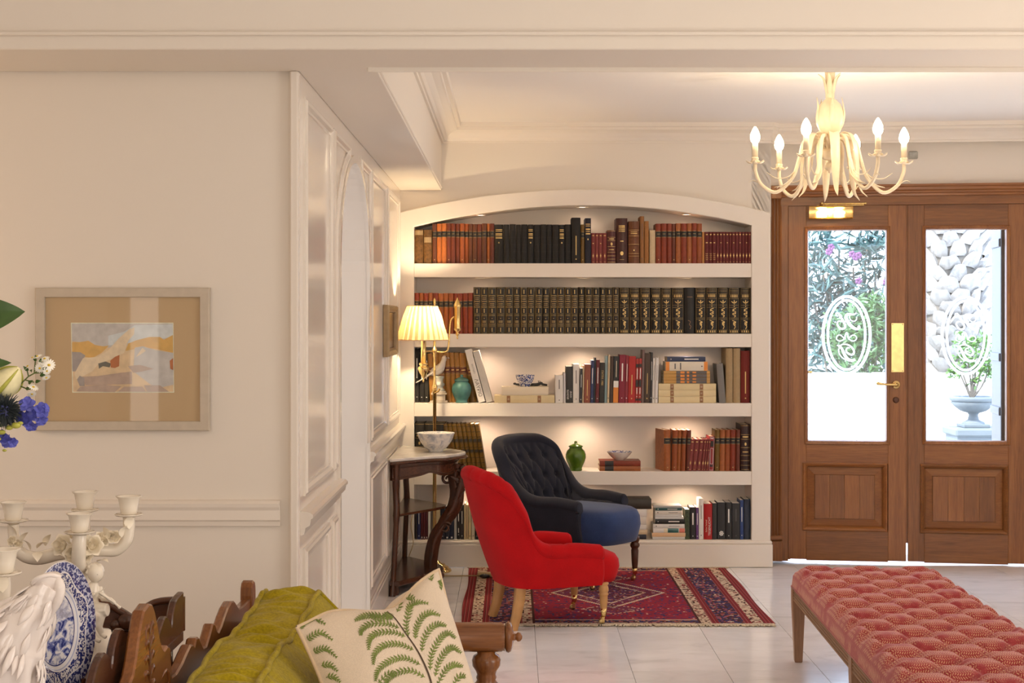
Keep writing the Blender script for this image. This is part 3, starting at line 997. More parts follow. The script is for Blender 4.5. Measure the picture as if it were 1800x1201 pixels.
ZBASE = zf(949.5)
G().box(((BX0 + BX1) / 2, (YB + 0.006 + YK) / 2, ZBASE / 2 + 0.03), (BX1 - BX0, YK - YB - 0.006, ZBASE - 0.06)).obj('bottom_board', 'satin_paint', bc, world=True)
g = G().box(((AX0 + AX1) / 2 + 0.006, YB + 0.01, zf(957) / 2 + 0.001), (AX1 - AX0 + 0.016, 0.05, zf(957) - 0.002), 0.002)
g.obj('plinth', 'satin_paint', bc, world=True)
g = G().box(((AX0 + AX1) / 2 + 0.006, YB + 0.006, (zf(957) + zf(951)) / 2), (AX1 - AX0 + 0.012, 0.034, zf(951) - zf(957)), 0.006)
g.obj('plinth_bead', 'satin_paint', bc, world=True)

# recessed puck lights, three in every bay
row_word = ['under the arch', 'under the top shelf', 'under the second shelf', 'under the third shelf', 'under the lowest shelf']
pos_word = ['left', 'middle', 'right']
puck = None
for r in range(5):
    for c, px in enumerate((845, 1023, 1205)):
        x = xf(px) * (YB + 0.12) / YB
        if r == 0:
            zt_ = interp([(p[0], p[1]) for p in INN], x) - 0.003
        else:
            zt_ = zf(SH[r - 1][1]) - 0.001
        lab = 'round recessed spotlight ' + row_word[r] + ', ' + pos_word[c] + ' of three'
        p = thing('puck_light', lab, 'light', (x, YB + 0.085, zt_), 0, 'bookcase spotlights')
        G().lathe([(0.034, 0.0), (0.034, -0.003), (0.026, -0.004), (0.026, 0.0)], 20).obj('ring', 'satin_paint', p)
        G().lathe([(0.0, -0.0015), (0.025, -0.0015), (0.025, -0.001), (0, -0.001)], 20).obj('lens', 'puck_glow', p)
        e = 5.8 if r in (2, 3, 4) else 2.4
        light('puck_lamp', 'SPOT', (x, YB + 0.085, zt_ - 0.006), e, (1.0, 0.70, 0.48), 0.02, (radians(14), 0, 0), spot=radians(150), blend=0.9)

# ---------------------------------------------------------------- books
ORD = ['first', 'second', 'third', 'fourth', 'fifth', 'sixth', 'seventh', 'eighth', 'ninth', 'tenth', 'eleventh', 'twelfth',
       'thirteenth', 'fourteenth', 'fifteenth', 'sixteenth', 'seventeenth', 'eighteenth', 'nineteenth', 'twentieth']
YS = YB + 0.022
FONT = None
def spine_y(u, bulge):
    return -bulge * (1 - u * u)
class Spine:
    """draws on the rounded spine of a book of width w, height h"""
    def __init__(s, w, h, bulge):
        s.w, s.h, s.b = w, h, bulge
    def pt(s, u, z, proud):
        return (u * s.w / 2, spine_y(u, s.b) - proud, z)
    def strip(s, g, z0, z1, u0=-0.98, u1=0.98, proud=0.0006, n=6):
        us = [lerp(u0, u1, k / n) for k in range(n + 1)]
        g.grid([[s.pt(u, z, proud) for u in us] for z in (z0, z1)], smooth=False)
    def band(s, g, z, hgt=0.004, proud=0.0016, n=6):
        us = [lerp(-0.99, 0.99, k / n) for k in range(n + 1)]
        g.grid([[s.pt(u, z + a * hgt / 2, p) for u in us] for a, p in ((-1, -0.0004), (-0.5, proud), (0.5, proud), (1, -0.0004))])
    def frame(s, g, z0, z1, u0, u1, t):
        s.strip(g, z0, z0 + t, u0, u1); s.strip(g, z1 - t, z1, u0, u1)
        du = t / (s.w / 2)
        s.strip(g, z0, z1, u0, u0 + du, n=1); s.strip(g, z0, z1, u1 - du, u1, n=1)
    def ell(s, g, u, z, ru, rz, n=8, rot=0.0):
        pts = []
        for k in range(n):
            a = 2 * pi * k / n
            x, y = ru * cos(a), rz * sin(a)
            pts.append(s.pt(u + (x * cos(rot) - y * sin(rot)) / (s.w / 2), z + x * sin(rot) + y * cos(rot), 0.0009))
        g.poly(pts)
    def line(s, g, pts, t):
        P = spline([(a * s.w / 2, b, 0) for a, b in pts], 4)
        L, Rr = [], []
        for i in range(len(P)):
            d = (P[min(i + 1, len(P) - 1)] - P[max(i - 1, 0)]).normalized()
            n = Vector((-d.y, d.x, 0)) * t / 2
            for q, lst in ((P[i] + n, L), (P[i] - n, Rr)):
                lst.append(s.pt(q.x / (s.w / 2), q.y, 0.0009))
        g.grid([L, Rr], smooth=False)

def book_body(w, h, d, bulge, mat, color, parent_loc, lean, yaw, lying, page='paper', hard=True):
    """cover mesh is the thing itself, the page block its child"""
    cov = 0.0026 if hard else 0.0012
    us = [-1, -.75, -.4, 0, .4, .75, 1]
    outer = [(-w / 2, d)] + [(u * w / 2, spine_y(u, bulge)) for u in us] + [(w / 2, d)]
    wi = w / 2 - cov
    inner = [(wi, d)] + [(u * wi, spine_y(u, bulge) + cov) for u in us[::-1]] + [(-wi, d)]
    o = G().prism(outer + inner, h).obj('book', mat, color=color)
    o.location = parent_loc
    if lying:
        o.rotation_euler = (0, pi / 2, yaw)
    else:
        o.rotation_euler = (0, lean, yaw)
    ins = 0.003 if hard else 0.0003
    G().box((0, d / 2 + cov, h / 2), (2 * wi - 0.0004, d - 2 * cov - ins, h - 2 * ins), 0).obj('page_block', page, o)
    return o

def decorate(o, style, w, h, bulge, i=0):
    s = Spine(w, h, bulge)
    def put(g, name, mat, lab=None):
        c = g.obj(name, mat, o)
        if lab:
            c['label'] = lab
    if style == 'labelled':                     # smooth leather, black label between gilt lines
        g = G(); s.strip(g, h * .66, h * .80, -.99, .99)
        put(g, 'spine_label', 'label_black', 'black title label')
        g = G()
        for z in (.655, .805):
            s.strip(g, h * z, h * z + .0013)
        s.strip(g, h * .735, h * .742, -.6, .6, .001)
        if i % 3 == 0:
            s.ell(g, 0, h * .09, .003, .003)
        put(g, 'gilt_line', 'gilt')
    elif style == 'labelled_l':
        g = G(); s.strip(g, h * .13, h * .34, -.99, .99)
        put(g, 'spine_label', 'label_black', 'black title label')
    elif style == 'worn':
        g = G(); s.strip(g, h * (.62 if i else .84), h * (.78 if i else .97), -.9, .9)
        put(g, 'spine_label', 'dull_gold', 'torn pale label')
    elif style == 'black_ribbed':
        g = G()
        for z in (.12, .30, .48, .66, .84):
            s.band(g, h * z, .003, .0008)
        c = g.obj('raised_band', 'book_leather', o); c.color = o.color
    elif style == 'black_gilt':
        g = G()
        for z in (.82, .86, .70):
            s.strip(g, h * z, h * z + .004, -.75, .75)
        s.strip(g, h * .64, h * .67, -.75, .75); s.strip(g, h * .74, h * .77, -.75, .75)
        s.ell(g, 0, h * .53, .004, .005)
        put(g, 'gilt_title', 'gilt')
    elif style == 'tool_slim':                  # black spine covered in gilt panels
        g = G(); t = .0007
        for a, b in ((.015, .155), (.425, .565), (.825, .985)):
            s.frame(g, h * a, h * b, -.86, .86, t)
            m = (a + b) / 2
            s.ell(g, 0, h * m, .0022, .009); s.ell(g, 0, h * (m + .035), .0034, .002); s.ell(g, 0, h * (m - .035), .0034, .002)
        for a, b in ((.58, .69), (.70, .81)):
            s.frame(g, h * a, h * b, -.8, .8, t)
            for q in (.3, .6):
                s.strip(g, h * lerp(a, b, q), h * lerp(a, b, q) + .0018, -.55, .55, .0009, 2)
        for z in (.17, .195, .40, .572, .694, .815):
            s.strip(g, h * z, h * z + .0009)
        s.frame(g, h * .21, h * .385, -.8, .8, t)
        s.ell(g, 0, h * .33, .0022, .0022); s.strip(g, h * .265, h * .275, -.5, .5, .0009, 2); s.strip(g, h * .24, h * .247, -.5, .5, .0009, 2)
        put(g, 'gilt_tooling', 'gilt')
    elif style in ('tool_wide', 'tool_faded'):
        g = G(); t = .0008
        s.frame(g, h * .02, h * .98, -.86, .86, t)
        for z in (.08, .31, .34, .57, .62, .76, .865, .91, .94):
            s.strip(g, h * z, h * z + .0009, -.84, .84)
        for k in range(5):                       # title letters too worn to read: short upright strokes
            s.strip(g, h * .79, h * .85, -.62 + k * .27, -.62 + k * .27 + .14, .0009, 1)
        for r_, zz_ in ((0, .70), (.9, .685), (-.9, .685)):
            s.ell(g, -r_ * .33, h * zz_, .0028, .010, 8, r_)
        s.strip(g, h * .635, h * .66, -.04, .04, .0009, 1)
        s.ell(g, 0, h * .595, .0025, .003)
        s.line(g, [(.3, h * .55), (-.25, h * .52), (.3, h * .47), (-.3, h * .43), (.25, h * .39), (0, h * .36)], .0042)
        s.ell(g, -.2, h * .50, .004, .004); s.ell(g, .2, h * .44, .004, .004)
        s.line(g, [(-.35, h * .29), (.1, h * .26), (-.1, h * .2), (.2, h * .16), (0, h * .10)], .0036)
        s.ell(g, .2, h * .25, .0045, .006); s.ell(g, -.1, h * .22, .003, .010); s.ell(g, .15, h * .2, .0028, .008)
        for k in range(4):
            s.strip(g, h * .03, h * .068, -.7 + k * .38, -.7 + k * .38 + .2, .0009, 1)
        if style == 'tool_faded':
            g = G(); s.line(g, [(-.35, h * .29), (.1, h * .26), (-.1, h * .2), (.2, h * .16), (0, h * .10)], .0026)
            s.strip(g, h * .79, h * .80, -.5, .5)
            put(g, 'gilt_tooling', 'print_brown', 'almost rubbed off ornament')
        else:
            put(g, 'gilt_tooling', 'gilt')
    elif style == 'small_gilt':                 # slim dark red spines with an upright gilt spray
        g = G()
        s.ell(g, 0, h * .25, .0016, .014); s.ell(g, 0, h * .25, .0042, .006)
        s.strip(g, h * .04, h * .05, -.5, .5); s.strip(g, h * .90, h * .93, -.5, .5)
        if i % 2 == 0:
            s.strip(g, h * .64, h * .67, -.3, .3)
        put(g, 'gilt_ornament', 'gilt')
    elif style == 'chevron':
        g = G()
        for k in range(4):
            s.line(g, [(-.6, h * (.14 + k * .06)), (0, h * (.11 + k * .06)), (.6, h * (.14 + k * .06))], .002)
        s.strip(g, h * .64, h * .67, -.5, .5); s.strip(g, h * .90, h * .93, -.5, .5)
        put(g, 'gilt_ornament', 'gilt')
    elif style == 'banded':
        g = G()
        for z in (.2, .42, .62, .82):
            s.band(g, h * z, .006, .0018)
        c = g.obj('raised_band', 'book_leather', o); c.color = o.color
        g = G()
        for z in (.17, .23, .45, .65, .79):
            s.strip(g, h * z, h * z + .0016)
        s.strip(g, h * .70, h * .72, -.6, .6); s.strip(g, h * .745, h * .757, -.6, .6); s.ell(g, 0, h * .31, .004, .005)
        put(g, 'gilt_line', 'gilt')
    elif style == 'maroon_title':
        g = G()
        for z in (.70, .735, .77, .80, .825):
            s.strip(g, h * z, h * z + .004, -.55, .55)
        s.strip(g, h * .48, h * .50, -.3, .3); s.ell(g, 0, h * .22, .010, .012, 16); s.strip(g, h * .08, h * .085, -.4, .4)
        put(g, 'gilt_title', 'gilt')
    elif style == 'dark_banded':
        g = G()
        for z in (.03, .12, .22, .33, .5, .68, .78, .97):
            s.strip(g, h * z, h * z + .0018)
        s.ell(g, 0, h * .58, .006, .010); s.strip(g, h * .40, h * .42, -.6, .6); s.strip(g, h * .72, h * .75, -.6, .6)
        put(g, 'gilt_tooling', 'gilt')
    elif style == 'red_label':                  # gold-brown spine with a dark red label
        g = G(); s.strip(g, h * .58, h * .72, -.99, .99)
        c = g.obj('spine_label', 'book_leather', o, color=(0.10, 0.012, 0.008)); c['label'] = 'dark red title label'
        g = G()
        for z in (.575, .722, .60, .70):
            s.strip(g, h * z, h * z + .0015)
        s.strip(g, h * .64, h * .665, -.6, .6)
        put(g, 'gilt_line', 'gilt')
    elif style == 'olive_tool':
        g = G()
        for k in range(9):
            s.band(g, h * (.06 + k * .11), .004, .001)
        c = g.obj('raised_band', 'book_leather', o, color=(0.03, 0.018, 0.004))
        g = G(); s.strip(g, h * .62, h * .68, -.9, .9); s.strip(g, h * .40, h * .45, -.9, .9)
        put(g, 'spine_label', 'label_black')
    elif style == 'framed_red':
        g = G()
        s.frame(g, h * .02, h * .98, -.8, .8, .0016); s.frame(g, h * .20, h * .66, -.5, .5, .0016)
        s.strip(g, h * .93, h * .95, -.5, .5)
        put(g, 'gilt_line', 'print_white')
        g = G(); s.strip(g, h * .70, h * .87, -.6, .6); s.strip(g, h * .12, h * .18, -.5, .5)
        put(g, 'spine_label', 'label_black', 'black title label')
    elif style == 'title_white':
        g = G(); s.strip(g, h * .45, h * .82, -.22, .22); s.ell(g, 0, h * .1, .003, .003)
        put(g, 'spine_print', 'print_white')
    elif style == 'title_dark':
        g = G(); s.strip(g, h * .50, h * .84, -.12, .12); s.ell(g, 0, h * .1, .0035, .0035)
        put(g, 'spine_print', 'print_grey')
    elif style == 'title_gold':
        g = G(); s.strip(g, h * .18, h * .60, -.10, .10); s.ell(g, 0, h * .09, .004, .004, 10)
        put(g, 'spine_print', 'gilt')
    elif style == 'patterned':
        g = G()
        for a, b in ((.05, .10), (.36, .52), (.80, .88)):
            s.strip(g, h * a, h * b, -.9, .9)
        put(g, 'spine_print', 'label_black')
        g = G(); s.strip(g, h * .2, h * .34, -.3, .3); s.strip(g, h * .54, h * .78, -.3, .3); s.ell(g, 0, h * .14, .003, .003)
        put(g, 'spine_print', 'print_white')
    elif style == 'photo':
        g = G(); s.strip(g, 0.0005, h * .33, -.95, .95)
        put(g, 'spine_print', 'print_orange')
        g = G(); s.strip(g, h * .33, h * .47, -.95, .95, .0007)
        put(g, 'spine_print', 'print_white')
        g = G(); s.strip(g, h * .55, h * .9, -.12, .12, .0007)
        put(g, 'spine_print', 'print_cream')
    elif style == 'brown_square':               # cream spine with two brown squares
        g = G(); q = .021
        for z in (.235, .745):
            s.strip(g, h * z - q / 2, h * z + q / 2, -.9, .9)
        put(g, 'spine_print', 'print_brown')
        g = G()
        for z in (.235, .745):
            for k in range(6):
                a = k * pi / 3
                s.ell(g, cos(a) * .0045 / (w / 2), h * z + sin(a) * .0045, .0013, .0013, 6)
            s.ell(g, 0, h * z, .0018, .0018, 6)
        put(g, 'spine_print', 'print_cream')
    elif style == 'gold_dark':
        g = G(); s.strip(g, h * .27, h * .93, -.95, .95)
        put(g, 'spine_print', 'print_grey')
        g = G(); s.strip(g, h * .36, h * .45, -.7, .7, .0008); s.strip(g, h * .5, h * .55, -.7, .7, .0008); s.strip(g, h * .62, h * .7, -.5, .5, .0008)
        put(g, 'spine_print', 'print_orange')
    elif style == 'orange_ends':
        g = G(); s.strip(g, 0.0006, h * .09, -.98, .98); s.strip(g, h * .91, h - .0006, -.98, .98)
        put(g, 'spine_print', 'print_orange')
        g = G(); s.strip(g, h * .21, h * .24, -.6, .6); s.strip(g, h * .34, h * .37, -.75, .75); s.ell(g, 0, h * .86, .004, .005)
        put(g, 'spine_print', 'print_grey')
    elif style == 'numbered':
        g = G(); s.strip(g, h * .03, h * .08, -.4, .4)
        put(g, 'spine_print', 'print_white')
    elif style == 'multi':
        g = G(); s.strip(g, h * .34, h * .45, -.95, .95)
        put(g, 'spine_print', 'print_cream')
        g = G(); s.strip(g, h * .46, h * .80, -.95, .95)
        put(g, 'spine_print', 'teal_glaze')
        g = G(); s.strip(g, h * .82, h - .001, -.95, .95)
        c = g.obj('spine_print', 'book_paper', o, color=(0.7, 0.22, 0.16))
    elif style == 'green_pattern':
        g = G()
        for k in range(6):
            s.line(g, [(-.8, h * (.1 + k * .15)), (0, h * (.17 + k * .15)), (.8, h * (.08 + k * .15))], .003)
        put(g, 'spine_print', 'label_black')

def writing(o, text, w, h, bulge, z0, z1, size, mat, up=True, xoff=0.0):
    """title set along the spine; a flat text object lying on it"""
    c = bpy.data.curves.new('spine_title', 'FONT')
    c.body = text
    c.size = size
    c.align_x = 'CENTER'; c.align_y = 'CENTER'
    c.extrude = 0.0
    c.materials.append(MATS[mat])
    tmp = bpy.data.objects.new('spine_title', c)
    COL.objects.link(tmp)
    me = bpy.data.meshes.new_from_object(tmp.evaluated_get(bpy.context.evaluated_depsgraph_get()))
    bpy.data.objects.remove(tmp); bpy.data.curves.remove(c)
    if not me.materials:
        me.materials.append(MATS[mat])
    t_ = link('spine_title', me, o, (xoff * w, -bulge - 0.0012, (z0 + z1) / 2))
    # text plane facing -Y, baseline running up (or down) the spine
    t_.rotation_euler = (pi / 2, -pi / 2 if up else pi / 2, 0)
    return t_

def stand(row, x0, x1, top, color, mat, style, label, group=None, lean=0.0, shift=0.0, d=0.16, page='paper', hard=True,
          bulge=None, i=0, y=None, yaw=0.0, title=None):
    """upright book: picture columns of its foot, row of its head"""
    ys = (YS + random.uniform(-.005, .007)) if y is None else y
    base = [zf(463), zf(587), zf(709), zf(829), ZBASE][row]
    xa, xb = (x0 - CX) * ys / FPX, (x1 - CX) * ys / FPX
    w = xb - xa - 0.0016
    h = EYE + (CY - top) * ys / FPX - base
    if lean:
        h = h / cos(lean)
        w = w * cos(lean)
    b = ((0.20 * w if mat in ('book_leather', 'book_cloth', 'book_worn') else 0.08 * w) if hard else 0.03 * w) if bulge is None else bulge
    zoff = abs(sin(lean)) * w / 2 + 0.0006
    o = book_body(w, h, d, b, mat, color, ((xa + xb) / 2, ys, base + zoff), lean, yaw, False, page, hard)
    tag(o, label, 'book', group)
    decorate(o, style, w, h, b, i)
    if title:
        for tt in title:
            writing(o, tt[0], w, h, b, h * tt[1], h * tt[2], tt[3], tt[4], tt[5] if len(tt) > 5 else True, tt[6] if len(tt) > 6 else 0.0)
    return o

def lie(row_z, x0, x1, ytop, ybot, color, mat, style, label, group=None, d=0.15, page='paper', hard=True, y=None, base=None, title=None, yaw=0.0):
    """book lying flat, spine to the room; x0..x1 length of the spine"""
    ys = YS if y is None else y
    xa, xb = (x0 - CX) * ys / FPX, (x1 - CX) * ys / FPX
    za, zb = EYE + (CY - ybot) * ys / FPX, EYE + (CY - ytop) * ys / FPX
    if base is not None:
        zb = base + (zb - za); za = base
    w = zb - za - 0.0006
    h = xb - xa
    b = 0.06 * w
    o = book_body(w, h, d, b, mat, color, (xa, ys, (za + zb) / 2), 0, yaw, True, page, hard)
    tag(o, label, 'book', group)
    decorate(o, style, w, h, b)
    if title:
        for tt in title:
            t_ = writing(o, tt[0], w, h, b, h * tt[1], h * tt[2], tt[3], tt[4], True, tt[6] if len(tt) > 6 else 0.0)
            if len(tt) > 5 and tt[5] == 'across':
                t_.rotation_euler = (pi / 2, 0, 0)
    return zb

L = dict(worn=srgb(112, 78, 38), brown=srgb(96, 52, 30), tan=srgb(178, 100, 44), redb=srgb(104, 46, 28), orb=srgb(150, 76, 34),
         red=srgb(134, 52, 26), org=srgb(162, 92, 46), blk=(0.016, 0.015, 0.015, 1), ink=(0.012, 0.011, 0.010, 1), pink=srgb(128, 60, 58), drd=srgb(84, 34, 34),
         maroon=srgb(70, 34, 30), chest=srgb(110, 64, 34), navy=(0.018, 0.020, 0.035, 1), cream=srgb(206, 184, 150), wine=srgb(104, 42, 42),
         white=(0.78, 0.75, 0.71, 1), ivory=srgb(222, 204, 160), olive=srgb(112, 82, 26), gold=srgb(160, 112, 50), grey=srgb(110, 104, 98))
# --- top shelf
T = 'top shelf'
for i, (a, b, tp) in enumerate([(728.6, 744.5, 404), (744.8, 759.5, 404.5)]):
    stand(0, a, b, tp, L['worn'], 'book_worn', 'worn', ('leftmost' if i == 0 else 'second') + ' of two worn gold-brown volumes with torn spines, ' + T, 'worn volumes', i=i)
xs = [760, 768, 776.3, 785, 793, 800.7, 808.7, 816.7, 824, 831, 838.7, 847, 855.5, 861, 869]
cs = ['brown', 'tan', 'tan', 'redb', 'redb', 'redb', 'orb', 'orb', 'brown', 'brown', 'redb', 'brown', 'tan', 'redb', 'tan']
nm = {'brown': 'dark brown', 'tan': 'light tan', 'redb': 'reddish brown', 'orb': 'orange brown', 'red': 'brick red', 'org': 'orange'}
for i in range(14):
    stand(0, xs[i], xs[i + 1], 393.6 + random.uniform(-.6, .8), L[cs[i]], 'book_leather', 'labelled',
          '%s book with black label, %s after the worn pair, %s' % (nm[cs[i]], ORD[i], T), 'leather set left of the black volumes', i=i)
xs = [869, 885, 895.5, 907, 916, 927.5, 938, 950, 960.5, 970.7, 982.5, 992.5, 1003.7]
for i in range(12):
    gi = i in (0, 5, 10)
    stand(0, xs[i], xs[i + 1], 395 + random.uniform(-.5, .5), L['blk'], 'book_cloth', 'black_gilt' if gi else 'black_ribbed',
          '%s black volume %s, %s in the black run, %s' % ('gilt-titled' if gi else 'plain', 'with number' if gi else 'without lettering', ORD[i], T), 'black volumes on the top shelf', i=i)
stand(0, 1004.5, 1020.5, 383, L['blk'], 'book_cloth', 'title_gold', 'tall thick black book standing above the black run, ' + T)
stand(0, 1020.8, 1027.6, 395, L['olive'], 'book_leather', 'labelled', 'thin olive-gold book between two tall dark books, ' + T)
stand(0, 1028, 1039, 384, L['navy'], 'book_cloth', 'black_gilt', 'tall navy book with gilt lines beside the small pink-red ones, ' + T)
for i, (a, b) in enumerate([(1039.2, 1046), (1046, 1052.5), (1052.5, 1059), (1059, 1067)]):
    stand(0, a, b, 410, L['pink'], 'book_cloth', 'small_gilt', '%s of four small pink-red gilt books beside tall navy one, %s' % (ORD[i], T), 'small pink-red books', i=i)
stand(0, 1067.3, 1082.3, 405, L['drd'], 'book_leather', 'dark_banded', 'dark red gilt-lined book left of the thick maroon one, ' + T)
stand(0, 1082.6, 1103, 384, L['maroon'], 'book_leather', 'maroon_title', 'thick maroon book with gilt title and round gilt seal, ' + T)
stand(0, 1104.3, 1124, 389.5, L['chest'], 'book_leather', 'banded', 'thick chestnut leather book with raised bands, ' + T)
stand(0, 1125, 1132.4, 380.5, srgb(150, 104, 62), 'book_cloth', 'title_dark', 'tall thin tan book, tallest beside the chestnut volume, ' + T)
stand(0, 1132.7, 1140.6, 389, srgb(158, 108, 60), 'book_cloth', 'none', 'thin plain tan book left of the cream one, ' + T)
stand(0, 1141.5, 1152.2, 405, L['cream'], 'book_cloth', 'none', 'short cream book among brown leather volumes, ' + T)
xs = [1152.5, 1162.5, 1172, 1181, 1188, 1197, 1207.5, 1216, 1225, 1234]
cs = ['red', 'red', 'red', 'redb', 'org', 'red', 'org', 'red', 'orb']
for i in range(9):
    stand(0, xs[i], xs[i + 1], 393 + random.uniform(-.5, .6), L[cs[i]], 'book_leather', 'labelled',
          '%s book with black label, %s right of the cream book, %s' % (nm[cs[i]], ORD[i], T), 'leather set right of the cream book', i=i)
stand(0, 1234, 1238.4, 408, srgb(186, 130, 76), 'book_cloth', 'none', 'very thin short tan book before the dark red gilt set, ' + T)
xs = [1238.6, 1246, 1252.5, 1258.7] + [1258.7 + (1320.6 - 1258.7) * k / 11 for k in range(1, 12)]
for i in range(14):
    stand(0, xs[i], xs[i + 1], 408, L['wine'], 'book_cloth', 'chevron' if i < 3 else 'small_gilt',
          '%s of the short wine-red gilt books at the right end, %s' % (ORD[i], T), 'wine-red gilt set', i=i)
# --- second shelf
T = 'second shelf'
xs = [728.5, 737, 744.5, 753, 760.6, 770.5, 780, 788.7, 797, 804.5, 814, 822.5, 831.6]
cs = ['red', 'org', 'red', 'org', 'red', 'org', 'org', 'orb', 'red', 'red', 'red', 'red']
for i in range(12):
    stand(1, xs[i], xs[i + 1], 515.6 + random.uniform(-.5, .6), L[cs[i]], 'book_leather', 'labelled',
          '%s book with black label, %s behind the lamp shade, %s' % (nm[cs[i]], ORD[i], T), 'leather set behind the lamp', i=i)
xs = [832, 845, 857.5, 872.5, 887.5, 902, 915, 927, 939.5, 952.5, 966, 979, 992, 1004, 1016, 1028.5, 1041, 1054, 1065, 1077, 1088]
for i in range(20):
    stand(1, xs[i], xs[i + 1], 505.5 + random.uniform(-.4, .4), L['ink'], 'book_leather', 'tool_slim',
          '%s of the slimmer black volumes with gilt panels, %s' % (ORD[i], T), 'slim gilt encyclopedia', i=i, lean=0.02 if i in (8, 10) else 0)
xs = [1088.3, 1106, 1125, 1143, 1162, 1180, 1202.5, 1222, 1240.5, 1261, 1280, 1300, 1320]
for i in range(12):
    stand(1, xs[i], xs[i + 1], 506 + random.uniform(-.4, .4), L['ink'], 'book_leather', 'tool_faded' if i == 6 else 'tool_wide',
          'wide black volume with faded spine, seventh of the wide set, ' + T if i == 6 else '%s of the wider black volumes with gilt leaf and scroll, %s' % (ORD[i], T), 'wide gilt encyclopedia', i=i)
# --- third shelf
T = 'third shelf'
for i, (a, b, tp) in enumerate([(729, 737, 613), (737.3, 745.5, 617), (745.8, 754, 618)]):
    stand(2, a, b, tp, L['blk'], 'book_cloth', 'title_white', '%s of three tall black books behind the dove statue, %s' % (ORD[i], T), 'tall black books behind the dove', y=YS + .06, d=.14)
xs = [756, 766, 775, 784.5, 795, 803.5, 812, 824, 838]
for i in range(8):
    stand(2, xs[i], xs[i + 1], 621 + random.uniform(-1, 1) + (i == 7) * 4, L['gold'] if i < 7 else L['olive'], 'book_leather', 'red_label',
          '%s of the gold-brown books with red labels behind the dove, %s' % (ORD[i], T), 'gold-brown books behind the dove', lean=-0.06, y=YS + .055, d=.14)
stand(2, 841, 853.5, 616, L['white'], 'book_paper', 'none', 'white book leaning left, lettered ΛΑΥΡΙΟ in grey capitals, ' + T, lean=-0.262, hard=False, d=.17, y=YS + .01,
      title=[('ΛΑΥΡΙΟ', .12, .42, .030, 'print_grey', False), ('ΝΕΟΤΕΡΟ', .48, .78, .013, 'print_grey', False)])
stand(2, 854.5, 866.5, 619, (0.60, 0.57, 0.53, 1), 'book_paper', 'none', 'pale grey book leaning left against the white ΛΑΥΡΙΟ book, ' + T, lean=-0.262, hard=False, d=.17, y=YS + .012)
z1 = lie(2, 869, 975, 695.7, 709, L['ivory'], 'book_paper', 'brown_square', 'ivory book with brown squares, lowest of the stack under the blue-white bowl', base=zf(709) + .0006, page='page_white')
z1b = lie(2, 881.7, 964, 681, 695.7, (0.80, 0.72, 0.55, 1), 'paper', 'none', 'thick cream book lying directly under the blue-white bowl', base=z1 + .0006, page='page_white')
stand(2, 976, 990, 660, L['white'], 'book_paper', 'title_dark', 'short white book at the left end of the upright row, ' + T, d=.13, page='page_white')
stand(2, 990.3, 994.5, 656, (0.62, 0.60, 0.60, 1), 'book_paper', 'none', 'thin pale grey book between short white and black books, ' + T, hard=False, page='page_white')
stand(2, 994.8, 1007, 644.5, (0.03, 0.028, 0.025, 1), 'book_paper', 'none', 'black book with two short lines of pale capitals at its foot, ' + T, hard=False, page='page_white',
      title=[('ANNE', .06, .40, .015, 'print_white', True, .24), ('BRONTE', .08, .38, .015, 'print_white', True, -.22)])
stand(2, 1007.2, 1018.3, 640.5, L['white'], 'book_paper', 'title_dark', 'tall white book with round grey seal at its foot, ' + T, hard=False, page='page_white')
R3 = 'third shelf'
